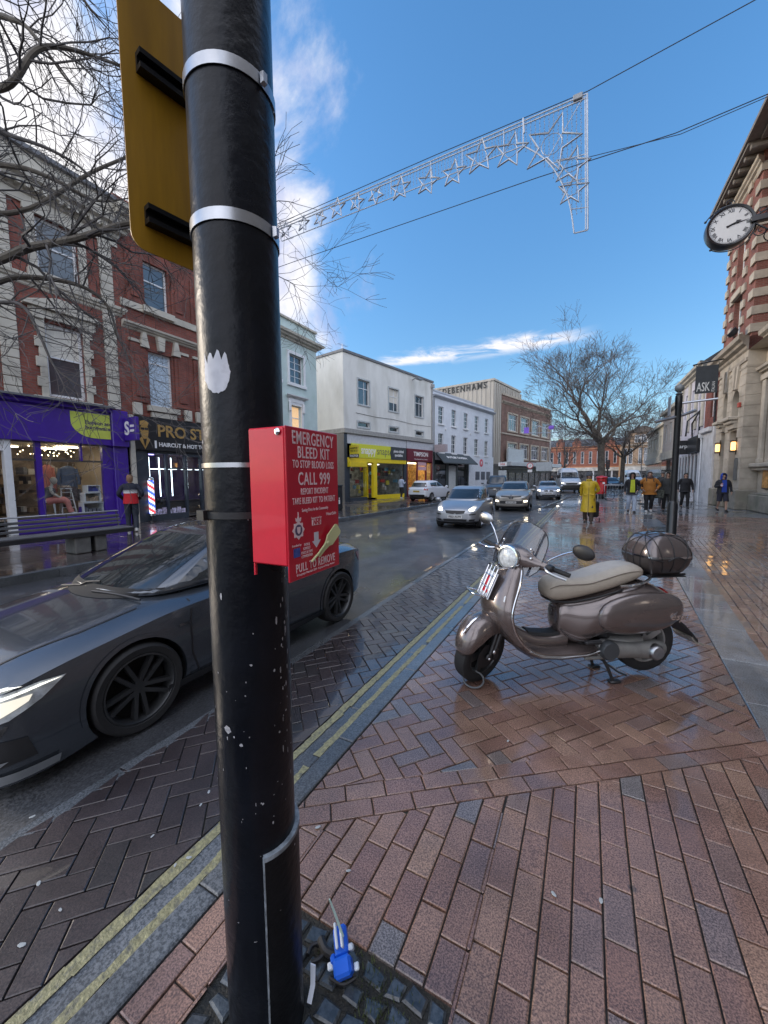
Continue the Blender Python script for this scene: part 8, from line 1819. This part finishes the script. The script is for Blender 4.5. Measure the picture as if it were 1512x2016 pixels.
def near_tree():
    # plane tree on the far kerb, its trunk outside the picture on the left; limbs reach across the brick fronts
    x,y=-9.1,1.35; o=thing('plane_tree','large bare plane tree on the far kerb with limbs reaching over the street','tree',(x,y,0)); rnd=random.Random(31); t=MB(); c=MB()
    t.tube(spline([(0,0,-.05),(.03,.05,1.6),(.0,.1,3.4),(.05,.1,5.2)],4),[.42,.36,.33,.31,.30,.30,.29,.29,.28,.28,.28,.27,.27],14,caps=False)
    def limb(px_pts,r0,r1,lv,dens=1.0,end=True):
        pts=[V(p) for p in px_pts]; S=spline(pts,6); n=len(S); rs=[r0+(r1-r0)*i/(n-1) for i in range(n)]; (t if r0>.05 else c).tube(S,rs,8,caps=False)
        for i in range(3,n):
            if rnd.random()<.62*dens:
                tt=(S[i]-S[i-1]).normalized(); ax=Matrix.Rotation(rnd.uniform(0,2*PI),3,tt)@tt.orthogonal().normalized(); nd=Matrix.Rotation(rnd.uniform(.5,1.2),3,ax)@tt
                grow(t,c,rnd,S[i],(nd+V((0,0,-.05))).normalized(),rnd.uniform(.7,1.25),max(.006,rs[i]*.42),3,5,.02,.28,.0034,(2,2,3))
        if end: grow(t,c,rnd,S[-1],(S[-1]-S[-2]).normalized(),1.1,r1,3,5,.02,.25,.0045,(2,3))
    b=V((x,y,0)); l=lambda px,py,d: (V((0,0,EYE))+ray(px,py)*d)-b
    limb([(.05,.1,5.1),l(-60,520,6.6),l(60,487,6.4),l(150,470,6.3),l(250,440,6.5),l(330,438,6.8),l(400,445,7.2)],0.088,0.025,1)
    limb([(.05,.1,5.0),l(-60,560,7.0),l(40,545,7.0),l(150,560,7.2),l(210,600,7.3),l(230,660,7.4)],0.068,0.014,1)
    limb([(.0,.1,4.6),l(-50,590,6.2),l(40,600,6.2),l(78,660,6.2),l(110,725,6.3),l(165,765,6.4)],0.041,0.008,1,.8)
    limb([(.05,.1,5.2),l(-60,200,6.6),l(20,165,6.3),l(70,100,6.3),l(130,95,6.5),l(225,125,6.9),l(330,165,7.4)],0.075,0.014,1)
    limb([(.05,.1,5.2),l(-60,330,6.6),l(40,330,6.5),l(120,360,6.6),l(190,395,6.8),l(255,390,7.2)],0.061,0.010,1)
    limb([(.05,.1,5.2),l(-40,60,6.8),l(30,40,6.6),l(80,85,6.6),l(130,155,6.8),l(175,200,7.0)],0.054,0.008,1)
    limb([(.05,.1,5.2),l(-60,250,6.2),l(30,270,6.1),l(110,300,6.2),l(175,345,6.4),l(225,420,6.6)],0.048,0.008,1)
    limb([(.05,.1,5.2),l(-80,-60,7.2),l(40,-80,7.0),l(130,-40,7.0),l(180,20,7.2),l(215,60,7.5)],0.061,0.010,1)
    limb([(.05,.1,5.2),l(-60,420,6.6),l(60,410,6.7),l(200,330,7.2),l(330,300,8.0),l(470,380,9.0),l(548,430,9.4)],0.054,0.006,1,.5)
    limb([l(330,438,6.8),l(450,500,8.2),l(540,540,9.2),l(580,560,9.6)],0.020,0.006,1,.7)
    t.build('trunk',bark,o,split=False); c.build('crown',mat('near_twig',(.085,.078,.075),.8,var=.25,scale=8),o,recalc=False,split=False)
near_tree()
# ---------------------------------------------------------------- people
skin_m=mat('skin',(.42,.25,.18),.55,var=.06,scale=10); FEAT=mat('face_feature',(.05,.03,.03),.5)
def cloth(name,col,rough=.8,**k): return mat(name,col,rough,var=k.pop('var',.14),scale=k.pop('scale',14),bump=.35,bscale=22,**k)
def person(label,x,y,yaw,h,top=None,leg=None,shoe=None,stride=.6,arms=('side','side'),lead=1,bulk=1.0,top_hem=.84,long=False,hair=None,hat=None,hood=None,extra=None,shorts=False,bands=None,z=0.0,look=0.0,sleeve=True,group='people walking in the street',inner=None,hairlen=0,cat='person'):
    o=thing('person',label,cat,(x,y,z),R(yaw),group); s=h/1.75; o.scale=(s,s,s)
    st=stride
    leg_j={}
    for sg in (1,-1):
        f=1 if sg==lead else -1
        hip=V((sg*.09,0,.92)); 
        if f>0: kn=V((sg*.10,-.17*st-.02,.50)); an=V((sg*.10,-.26*st,.085))
        else: kn=V((sg*.10,.03*st-.03,.49)); an=V((sg*.10,.30*st,.085+.09*st))
        leg_j[sg]=(hip,kn,an)
    arm_j={}
    for sg,a in ((1,arms[0]),(-1,arms[1])):
        sh=V((sg*.185*bulk**.5,0,1.42))
        if a=='side': el=V((sg*.25*bulk,.03,1.15)); wr=V((sg*.26*bulk,-.06,.92)); hd=V((0,-.15,-1))
        elif a=='pocket': el=V((sg*.29*bulk,.05,1.15)); wr=V((sg*.20*bulk,-.15,1.0)); hd=V((-sg*.5,-.3,-.8))
        elif a=='back': el=V((sg*.27*bulk,.10,1.16)); wr=V((sg*.14,.17,1.0)); hd=V((-sg*.9,.1,-.3))
        elif a=='hold': el=V((sg*.23*bulk,.02,1.14)); wr=V((sg*.17,-.25,1.20)); hd=V((-sg*.2,-.6,.6))
        elif a=='swing': el=V((sg*.24*bulk,.10,1.16)); wr=V((sg*.26*bulk,.12,.93)); hd=V((0,.05,-1))
        elif a=='lap': el=V((sg*.22,-.02,1.16)); wr=V((sg*.06,-.22,1.0)); hd=V((-sg*.4,-.5,-.6))
        elif a=='trolley': el=V((sg*.24,.12,1.17)); wr=V((sg*.24,.22,.97)); hd=V((0,.3,-.9))
        arm_j[sg]=(sh,el,wr,hd.normalized())
    vs=[];es=[];rs=[]
    def nd(p,r,par=None):
        vs.append(V(p)); rs.append(r)
        if par is not None: es.append((par,len(vs)-1))
        return len(vs)-1
    pel=nd((0,0,.95),(.15,.11)); wa=nd((0,0,1.12),(.135*bulk**.5,.10*bulk**.5),pel); ch=nd((0,0,1.32),(.16,.11),wa); nb=nd((0,0,1.45),(.075,.07),ch); nk=nd((0,-.012,1.53),(.05,.052),nb); hd_=nd((0,-.03,1.605),(.070,.085),nk); hc=nd((0,-.018,1.70),(.062,.075),hd_)
    for sg in (1,-1):
        hip,kn,an=leg_j[sg]; a=nd(hip,(.085,.085),pel); b=nd(kn,(.055,.055),a); c=nd(an,(.038,.038),b); nd(an+V((0,-.12,-.05)),(.035,.025),c)
        sh,el,wr,hd=arm_j[sg]; a=nd(sh,(.058,.058),ch); b=nd(el,(.042,.042),a); c=nd(wr,(.028,.026),b); pm=nd(wr+hd*.06,(.036,.018),c)
        sd=hd.cross(V((sg,0,0))); sd=sd.normalized() if sd.length>.1 else V((0,1,0))
        for k in range(4):
            off=sd*(k-1.5)*.019; L=(.062,.072,.068,.055)[k]; m1=nd(wr+hd*.095+off,.0095,pm); m2=nd(wr+hd*(.095+L*.5)+off+V((-sg*.008,0,0)),.0088,m1); nd(wr+hd*(.095+L*.85)+off+V((-sg*.022,0,0)),.0075,m2)
        t1=nd(wr+hd*.05+sd*-.036,.011,c); nd(wr+hd*.085+sd*-.052,.009,t1)
    me=skin(vs,es,rs,1,pel); bd=link_mesh('body',me,skin_m,o)
    # face: nose, ears, eyes and mouth
    f=MB(); f.ell((0,-.125,1.605),(.013,.022,.020),6,5); [f.ell((sg*.077,-.02,1.605),(.012,.02,.03),6,5) for sg in (1,-1)]; f.build('face',skin_m,o,split=False)
    f=MB(); [f.ell((sg*.032,-.107,1.632),(.013,.008,.008),6,4) for sg in (1,-1)]; [f.box(sg*.032-.018,sg*.032+.018,-.110,-.098,1.650,1.656) for sg in (1,-1)]; f.ell((0,-.112,1.560),(.024,.008,.007),6,4); f.build('facial_features',FEAT,o,split=False)
    if hair:
        f=MB(); rings=[]
        for zz,rx,ry,cy in ((1.74,.02,.02,.0),(1.735,.06,.07,.0),(1.70,.082,.098,-.008),(1.65,.090,.095,.014),(1.60-.0*hairlen,.090,.080,.035),(1.56-hairlen*.5,.085+.02*hairlen,.062,.045),(1.52-hairlen,.07,.045,.05)): rings.append([(rx*math.cos(t),cy+ry*math.sin(t)*(1 if math.sin(t)>0 else (.92 if zz>1.67 else .25)),zz) for t in [2*PI*k/18 for k in range(18)]])
        f.loft(rings); f.build('hair',hair,o,split=False)
    if hat:
        f=MB(); f.lathe([(.02,.115),(.075,.105),(.10,.06),(.105,.0),(.15 if hat[1] else .108,-.012),(.148 if hat[1] else .105,-.022),(.09,-.012)],20,M=T(0,-.01,1.665)); 
        if not hat[1]: f.prism([(-.07,-.09),(.07,-.09),(.05,-.19),(-.05,-.19)],-.004,.006,M=T(0,0,1.665))
        f.build('hat',hat[0],o,split=False)
    if hood:
        f=MB(); rings=[]
        for i in range(9):
            t=i/8; a=R(-25+150*t); rings.append([( (.105+.03*math.sin(PI*t))*math.sin(q), -.02-.04*0+ (.10+.045*math.sin(PI*t))*(-math.cos(q))*math.cos(a-R(60))*.0 + (.02+.12*t if True else 0)*0 , 0) for q in (0,)])
        f=MB(); f.loft([[(rx*math.sin(q),cy-ry*math.cos(q),zz) for q in [R(38+284*k/18) for k in range(19)]] for zz,rx,ry,cy in ((1.48,.12,.11,.01),(1.55,.118,.118,.0),(1.63,.122,.125,-.005),(1.70,.112,.118,-.01),(1.755,.075,.08,-.01),(1.772,.03,.03,-.01))],closed=False,caps=False); f.build('hood',hood,o,recalc=False,split=False)
    # trousers
    lm=leg; f=MB()
    for sg in (1,-1):
        hip,kn,an=leg_j[sg]; fat=.5+.5*bulk
        if shorts: f.tube(spline([hip+V((0,0,.05)),hip*.5+kn*.5,kn+V((0,0,-.02))],4),[.105*fat]*3+[.098*fat]*6,12)
        else: f.tube(spline([hip+V((0,0,.05)),hip*.5+kn*.5,kn,kn*.5+an*.5,an+V((0,0,.0))],4),[(.102-.004*i*.55)*fat if i<8 else (.075-.0014*(i-8)) for i in range(17)],12)
    f.ell((0,.01,.94),(.165*bulk**.6,.125*bulk**.6,.13),14,8); f.build('trousers',lm,o,split=False)
    for sg in (1,-1):
        hip,kn,an=leg_j[sg]; f=MB(); pit=.0 if sg==lead else .35*st
        rings=[[(w*math.cos(t),yy,zz+hh*math.sin(t) if math.sin(t)>0 else zz-.035) for t in [2*PI*k/12 for k in range(12)]] for yy,w,zz,hh in ((.06,.030,-.045,.05),(.04,.040,-.045,.075),(-.03,.042,-.045,.075),(-.10,.046,-.045,.04),(-.16,.040,-.048,.026),(-.19,.022,-.05,.015))]
        f.loft(rings,M=T(*an)@Matrix.Rotation(pit,4,'X')); f.build('shoe',shoe,o,split=False)
    # coat or jacket
    if top:
        mats=[top] if not bands else [b[1] for b in bands]
        b=bulk; f=MB(); hem=top_hem
        prof=[(1.485,.075,.07,.0),(1.455,.13,.085,.0),(1.41,.178*b**.5,.115,.0),(1.28,.192*b,.140*b,.0),(1.12,.178*b,.138*b,.0),(.98,.188*b,.145*b,.0),(max(hem,.84),.196*b,.15*b,.005)]
        if hem<.84: prof+=[(hem+(.84-hem)*.5,.215*b,.185,.01),(hem,.235*b,.215,.015)]
        P_=spline([V(p) for p in prof],3); rings=[]
        for i,q in enumerate(P_):
            rings.append([((q[1]+.006*math.sin(5*t+q[0]*9))*math.cos(t),q[3]+(q[2]+.006*math.sin(4*t+q[0]*7))*math.sin(t),q[0]) for t in [2*PI*k/22 for k in range(22)]])
        if bands:
            for j,(zb,_m) in enumerate(bands):
                zt_=bands[j-1][0] if j else 9
                rr=[r for r,q in zip(rings,P_) if zb-.055<=q[0]<=zt_+.02]
                if len(rr)>1: f.loft([[(x_,y_,z_) for x_,y_,z_ in r] for r in rr],j,caps=False)
        else: f.loft(rings,0)
        f.build('coat' if long or hem<.7 else 'jacket',mats,o,split=False,recalc=True)
        if sleeve:
            for sg in (1,-1):
                sh,el,wr,hd=arm_j[sg]; f=MB(); f.tube(spline([sh+V((-sg*.07,0,.0)),sh+V((-sg*.005,0,-.04)),(sh+el)/2,el,(el+wr)/2,wr+hd*.01],4),[.062*b**.5]*4+[.066*b**.5]*4+[.060*b**.5]*4+[.054]*4+[.047]*5,12); f.build('sleeve',top,o,split=False)
        if inner:
            f=MB(); f.add([(-.075,-.118*b-.012,1.45),(.075,-.118*b-.012,1.45),(.085,-.150*b-.008,1.15),(.09,-.152*b-.006,.90),(-.09,-.152*b-.006,.90),(-.085,-.150*b-.008,1.15)],[[0,1,2,5],[5,2,3,4]]); f.v+= [p+V((0,.03,0)) for p in f.v]; f.f+=[[6,7,8,11],[11,8,9,10]]; f.m+=[0,0]; f.s+=[False,False]; f.build('shirt',inner,o,split=False)
    if extra: extra(o)
    return o
def folk():
    yel=cloth('raincoat_yellow',(.52,.36,.018),.5); c=at_z(1157,1030)
    def trim(o):
        m=MB(); m.box(-.006,.006,-.235,-.225,.55,.56); m.tube([(0,-.125,1.42),(0,-.15,1.2),(0,-.158,.95),(0,-.20,.65),(0,-.235,.40)],.007,5); m.build('zip',FEAT,o); 
        for sg in (1,-1): m=MB(); m.box(sg*.10-.06,sg*.10+.06,-.168,-.155,.98,1.03,c=.004); m.build('pocket_flap',yel,o)
        m=MB(); m.lathe([(.085,1.46),(.10,1.49),(.075,1.53),(.07,1.5)],16,M=T(0,-.005,0)); m.build('collar',yel,o)
    o=person('person in a long bright yellow raincoat and grey hat walking towards us',c.x,c.y,-2,1.70,yel,cloth('brown_trousers',(.06,.045,.035)),cloth('boot_brown',(.05,.035,.03),.5),.35,('back','trolley'),1,1.05,.40,True,mat('grey_hair',(.10,.09,.085),.8),(cloth('felt_grey',(.07,.075,.085)),True),extra=trim)
    t=thing('shopping_trolley','black wheeled shopping trolley pulled behind the yellow raincoat','trolley',(c.x+.16,c.y+.42,0)); m=MB(); m.box(-.17,.17,-.13,.13,.18,.72,c=.05); m.build('bag',cloth('trolley_black',(.015,.015,.017)),t); m=MB(); m.tube([(-.12,.1,.15),(-.12,.1,.95),(.12,.1,.95),(.12,.1,.15)],.011,6); m.build('handle',steel,t)
    for sg in (1,-1): m=MB(); m.lathe([(.001,-.015),(.075,-.015),(.075,.015),(.001,.015)],16,M=T(sg*.19,.08,.075)@RY(90)); m.build('wheel',rubber,t)
    blk=cloth('jacket_black',(.014,.014,.017)); c=at_z(1242,1009)
    person('person in a black hooded jacket over a lime top and pale blue jeans',c.x,c.y,3,1.72,blk,cloth('pale_jeans',(.36,.42,.52)),cloth('shoe_dark',(.02,.02,.022),.5),.55,('pocket','side'),1,1.02,.80,hair=mat('dark_hair',(.02,.016,.014),.7),hood=blk,inner=cloth('lime_shirt',(.42,.48,.03)))
    c=at_z(1276,1008); org=cloth('coat_tan_orange',(.34,.135,.022))
    def scarf(o):
        m=MB(); m.lathe([(.06,1.43),(.11,1.44),(.125,1.48),(.11,1.53),(.075,1.55),(.06,1.5)],16,M=T(0,-.015,0)); m.build('scarf',cloth('scarf_brown',(.10,.05,.04)),o,split=False)
        for sg in (1,-1): m=MB(); m.tube(spline([(sg*.11,.10,1.46),(sg*.13,-.02,1.485),(sg*.125,-.135,1.36),(sg*.15,-.10,1.18)],4),.018,6,flat=.4); m.build('bag_strap',blk,o)
        for sg in (1,-1): m=MB(); m.box(sg*.12-.07,sg*.12+.07,-.20,-.185,.93,.965,c=.004); m.build('pocket_flap',org,o)
    person('person in a thick tan orange coat with long brown hair and white shoes',c.x,c.y,0,1.78,org,cloth('leggings_black',(.012,.012,.014)),cloth('shoe_white',(.55,.55,.54),.5),.5,('pocket','pocket'),-1,1.28,.76,hair=mat('brown_hair',(.07,.04,.025),.6),hairlen=.16,extra=scarf)
    c=at_z(1311,1008); camo=mat('camo_cloth',(.05,.055,.045),.8,var=.9,scale=16,detail=1)
    def tote(o): m=MB(); m.box(-.48,-.12,-.32,-.16,.62,.98,c=.03); m.tube([(-.42,-.24,.98),(-.30,-.24,1.22),(-.16,-.24,.98)],.012,6); m.build('tote_bag',camo,o,split=False)
    person('person in dark clothes with a pale hood and camouflage bag behind the slim post',c.x,c.y,-3,1.74,cloth('parka_dark',(.025,.027,.027)),cloth('leggings_black',(.012,.012,.014)),cloth('shoe_dark',(.02,.02,.022)),.5,('hold','side'),1,1.12,.80,hair=mat('dark_hair',(.02,.016,.014)),hood=cloth('hood_beige',(.22,.20,.17)),extra=tote)
    c=at_z(1302,994); person('person in a dark coat and flat cap walking behind the orange coat',c.x,c.y,0,1.82,cloth('coat_charcoal',(.03,.03,.032)),cloth('trouser_navy',(.02,.022,.03)),cloth('shoe_dark',(.02,.02,.022)),.5,('side','side'),-1,1.1,.80,hair=mat('grey_hair',(.1,.09,.085)),hat=(cloth('cap_grey',(.10,.10,.10)),False))
    c=at_z(1334,1000); person('person in black walking just right of the slim post',c.x+.25,c.y,4,1.72,blk,cloth('leggings_black',(.012,.012,.014)),cloth('shoe_dark',(.02,.02,.022)),.5,('side','side'),1,1.15,.80,hair=mat('dark_hair',(.02,.016,.014)),hairlen=.1)
    c=at_z(1420,1007); blu=cloth('hoodie_blue',(.02,.06,.36))
    def cup(o): m=MB(); m.lathe([(.03,0),(.04,.13),(.042,.135),(.001,.135)],14,M=T(-.15,-.34,1.15)); m.build('cup',mat('cup_pink',(.62,.25,.34),.5),o); m=MB(); m.lathe([(.041,.04),(.043,.09)],14,M=T(-.15,-.34,1.15),caps=False); m.build('cup_sleeve',white_letter,o)
    person('person in a blue hood, dark jacket and shorts holding a pink cup',c.x,c.y,4,1.66,cloth('jacket_darkgrey',(.022,.022,.026)),cloth('shorts_navy',(.018,.018,.03)),cloth('shoe_black',(.012,.012,.013),.5),.75,('side','hold'),1,1.15,.84,hood=blu,shorts=True,inner=blu,hair=mat('dark_hair',(.02,.016,.014)),extra=cup)
    c=at_z(262,1046); nav=cloth('jacket_navy',(.012,.015,.03)); rd=cloth('jacket_red',(.46,.012,.02)); wt=cloth('jacket_white',(.60,.60,.62))
    person('person in a navy, white and red jacket standing back to us by the purple shop',c.x,c.y,-122,1.74,nav,cloth('jeans_dark',(.02,.026,.04)),cloth('shoe_white',(.55,.55,.54)),.25,('pocket','pocket'),1,1.05,.86,hair=mat('fair_hair',(.20,.11,.06),.7),bands=[(1.27,nav),(1.18,wt),(.80,rd)])
    c=at_z(796,980); person('person in a pale blue hooded top and black trousers walking past the photo shop',c.x+.3,c.y-1.2,165,1.74,cloth('hoodie_pale',(.32,.38,.50)),cloth('leggings_black',(.012,.012,.014)),cloth('shoe_white',(.55,.55,.54)),.5,('hold','hold'),1,1.05,.88,hair=mat('dark_hair',(.02,.016,.014)))
    c=at_y(1086,932,47); person('person in black far off in front of the brown brick store',c.x,47.5,40,1.75,blk,cloth('leggings_black',(.012,.012,.014)),cloth('shoe_dark',(.02,.02,.022)),.3,('side','side'),1,1.0,.80,hair=mat('dark_hair',(.02,.016,.014)))
folk()
# ---------------------------------------------------------------- shop window of the purple shop
def window_things():
    F=PF; W=lambda x,z,d: F@V((PY(x),z,d))             # street position along the front, height, depth behind the glass
    pale=mat('mannequin_ivory',(.62,.57,.49),.45,var=.04); coral=cloth('coral_cloth',(.62,.23,.19)); grey=cloth('grey_vest',(.10,.10,.11))
    # seated mannequin on a white cube chair
    p=W(5.92,.46,-.75); o=thing('mannequin','seated ivory mannequin in coral trousers and white heels in the purple shop window','mannequin',p,R(158)); o.scale=(.95,)*3
    m=MB(); m.tube(spline([(0,.05,.46),(0,.02,.62),(0,-.05,.80),(0,-.10,.97)],4),[.15,.145,.14,.13,.125,.13,.14,.145,.15,.14,.11,.07,.05],14); m.tube([(0,-.10,.96),(0,-.13,1.06)],.045,10); m.ell((0,-.17,1.16),(.085,.105,.125),14,10)
    for sg in (1,-1): m.tube(spline([(sg*.17,-.08,.92),(sg*.22,-.12,.74),(sg*.17,-.26,.62),(sg*.10,-.42,.52)],4),[.048]*4+[.042]*4+[.034]*4+[.026],10); m.ell((sg*.08,-.46,.49),(.035,.06,.022),8,6)
    m.build('body',pale,o,split=False)
    m=MB(); m.tube(spline([(0,.045,.52),(0,.02,.64),(0,-.05,.82),(0,-.09,.93)],4),[.165,.16,.155,.15,.145,.15,.155,.16,.165,.155,.14,.12,.09],14); m.build('vest',grey,o,split=False)
    m=MB()
    for sg in (1,-1): m.tube(spline([(sg*.09,.04,.46),(sg*.11,-.22,.50),(sg*.11,-.46,.47),(sg*.10,-.52,.28),(sg*.09,-.58,.07)],4),[.125]*4+[.11]*4+[.09]*3+[.08]*6,12)
    m.build('trousers',coral,o,split=False)
    for sg in (1,-1): m=MB(); m.tube([(sg*.09,-.55,.07),(sg*.09,-.68,.02),(sg*.09,-.76,.015)],[.04,.035,.018],8); m.tube([(sg*.09,-.55,.06),(sg*.09,-.54,0)],[.015,.008],6); m.build('heel_shoe',white_paint,o,split=False)
    o=thing('display_chair','white moulded chair under the seated mannequin','chair',W(5.90,.46,-.78),R(158)); m=MB(); m.box(-.2,.2,-.2,.2,.40,.45,c=.02); m.build('seat',white_paint,o); m=MB(); m.box(-.2,.2,.17,.21,.45,.85,c=.02); m.build('backrest',white_paint,o); [ (lambda mm:(mm.tube([(a,b,.4),(a*1.1,b*1.1,0)],[.03,.02],8),mm.build('leg',white_paint,o)))(MB()) for a in (-.16,.16) for b in (-.16,.16)]
    # white step ladder with stock
    o=thing('step_ladder','white wooden step ladder stacked with cushions and shoes in the purple shop window','ladder',W(6.45,.46,-.85),R(80)); m=MB()
    for sg in (1,-1): m.tube([(sg*.17,.16,0),(sg*.12,0,.82)],.018,6); m.tube([(sg*.19,-.26,0),(sg*.13,-.02,.82)],.022,6)
    m.build('frame',white_paint,o,split=False)
    for k in range(3): m=MB(); zz=.20+.25*k; m.box(-.16+.01*k,.16-.01*k,-.26+.08*k,-.08+.06*k,zz,zz+.02); m.build('step',white_paint,o)
    m=MB(); m.box(-.15,.15,-.10,.08,.82,.85); m.build('step',white_paint,o)
    for k,(zz,cc,nm) in enumerate(((.85,(.35,.30,.26),'tan folded cushion on top of the white step ladder'),(.47,(.20,.14,.13),'brown folded cloth on the upper step of the white ladder'),(.22,(.03,.03,.035),'black shoes on the lowest step of the white ladder'))):
        m=MB(); m.box(-.13,.13,-.10,.08,0,.09,c=.035); q=m.build('folded_cloth' if k<2 else 'shoes',cloth('stock_%d'%k if False else ('cloth_tan','cloth_brown','shoe_black2')[k] if False else ['fold_tan','fold_brown','fold_black'][k],cc)); q.matrix_world=T(*W(6.45,.46+zz,-.85))@RZ(80)@T(0,-.02 if k==0 else -.1,0); tag(q,nm,'stock','stock in the purple shop window')
    # white crates
    for i,(x,zz,w,h,lb) in enumerate(((6.98,.46,.62,.36,'wide white wooden crate lowest in the purple shop window'),(6.98,.83,.50,.32,'middle white wooden crate in the purple shop window'),(7.02,1.16,.40,.24,'smallest white crate at the top of its stack in the purple shop window'))):
        o=thing('display_crate',lb,'crate',W(x,zz,-.45),R(90),'white crates in the shop window'); m=MB(); t_=.025
        for q in ((-w/2,w/2,0,t_),(-w/2,w/2,h-t_,h),(-w/2,-w/2+t_,t_,h-t_),(w/2-t_,w/2,t_,h-t_)): m.box(q[0],q[1],-.17,.17,q[2],q[3])
        m.build('frame',white_paint,o,split=False); m=MB(); m.box(-w/2,w/2,.15,.17,0,h); m.build('back_panel',mat('crate_back',(.45,.42,.38),.7),o)
        r=random.Random(i); m=MB()
        for k in range(4): a=-w/2+.06+k*(w-.12)/4; m.box(a,a+.08+.03*r.random(),-.1,.06,t_,t_+.08+.12*r.random(),c=.01)
        m.build('stock',mat(['stock_grey','stock_tan','stock_blue2'][i],[(.16,.16,.18),(.3,.22,.15),(.06,.08,.3)][i]),o,split=False)
    # hanging clothes
    def hang(x,zt,d,col,label,ln,w=.24,g=None):
        p=W(x,zt,d); o=thing('hanging_garment',label,'garment',p,R(90),'clothes hanging in the shop window'); m=MB(); m.loft([[(rx*math.cos(t),.07*math.sin(t)+.012*math.sin(5*t+zz*8),zz) for t in [2*PI*k/18 for k in range(18)]] for zz,rx in ((0,.05),(-.05,w*.75),(-.12,w),(-ln*.5,w*.92),(-ln,w*1.08))]); 
        m.build('garment',col,o,split=False)
        for sg in (1,-1): m=MB(); m.tube([(sg*w*.9,0,-.1),(sg*w*1.25,0,-ln*.55),(sg*w*1.2,-.03,-ln*.85)],[.06,.055,.05],10); m.build('sleeve',col,o)
        m=MB(); m.tube([(0,0,0),(0,0,.07),(.02,0,.10)],.006,5); m.build('hook',steel,o)
    hang(6.66,2.06,-1.1,cloth('denim_blue',(.13,.18,.28)),'blue denim jacket hanging in the middle of the purple shop window',.75)
    hang(6.20,2.1,-1.4,coral,'coral dress hanging behind the white step ladder',1.1,.15); hang(6.98,2.05,-1.5,cloth('beige_cloth',(.42,.32,.2)),'beige top hanging at the right of the purple shop window',.55,.15); hang(6.36,2.1,-1.6,cloth('white_stripe',(.45,.42,.42)),'pale top hanging behind the coral dress',.6,.17)
    hang(6.70,1.36,-.95,cloth('patterned_skirt',(.16,.13,.14),var=.8),'dark patterned skirt hanging below the denim jacket',.5,.17)
    o=thing('gift_bag','purple gift bag on the floor of the shop window','bag',W(6.72,.46,-.45),R(90)); m=MB(); m.prism([(-.12,0),(.12,0),(.09,.22),(-.09,.22)],-.05,.05,M=RX(90)); m.build('bag',purple_paint,o); m=MB(); m.tube([(-.05,0,.22),(0,0,.30),(.05,0,.22)],.006,5); m.build('handle',purple_paint,o)
    o=thing('hanging_lights','cluster of small warm hanging lights in the top of the purple shop window','light',W(5.9,2.70,-1.1)); r=random.Random(3); m=MB(); g=MB()
    for k in range(34): a,b,cc=r.uniform(-.5,.5),r.uniform(-.5,.9),-r.uniform(.02,.34); m.tube([(a,b,0),(a,b,cc)],.003,4); g.ell((a,b,cc),.014,6,5)
    m.build('cord',plastic_black,o,split=False); g.build('bulb',mat('bulb_warm',(1,.85,.6),.5,emit=(1,.78,.45),estr=5),o,split=False)
    o=thing('barber_pole','red, white and blue striped barber pole standing in the black shop doorway','barber pole',(F@V((PY(8.72),0,.12)))); F2=T(0,0,0)
    m=MB(); n=20; rings=[]
    for k in range(29): rings.append([(.10*math.cos(2*PI*j/n),.10*math.sin(2*PI*j/n),.30+1.25*k/28) for j in range(n)])
    vs=[p for q in rings for p in q]; fs=[];mi=[]
    for i in range(28):
        for j in range(n): fs.append([i*n+j,i*n+(j+1)%n,(i+1)*n+(j+1)%n,(i+1)*n+j]); mi.append([0,1,2,1][((j+i*2)//5)%4])
    m.add(vs,fs); m.m=mi; m.s=[True]*len(fs)
    m.build('striped_drum',[mat('pole_red',(.6,.03,.04),.3,emit=(1,.05,.06),estr=.35),mat('pole_white',(.7,.7,.75),.3,emit=(.8,.85,1),estr=.4),mat('pole_blue',(.03,.08,.6),.3,emit=(.04,.1,1),estr=.55)],o,split=False)
    m=MB(); m.lathe([(.11,.22),(.12,.30),(.10,.31)],16); m.lathe([(.10,1.54),(.12,1.56),(.11,1.62),(.03,1.68)],16); m.build('cap',chrome,o); m=MB(); m.lathe([(.14,0),(.14,.03),(.03,.05),(.03,.24)],16); m.build('base',black_shop,o)
window_things()
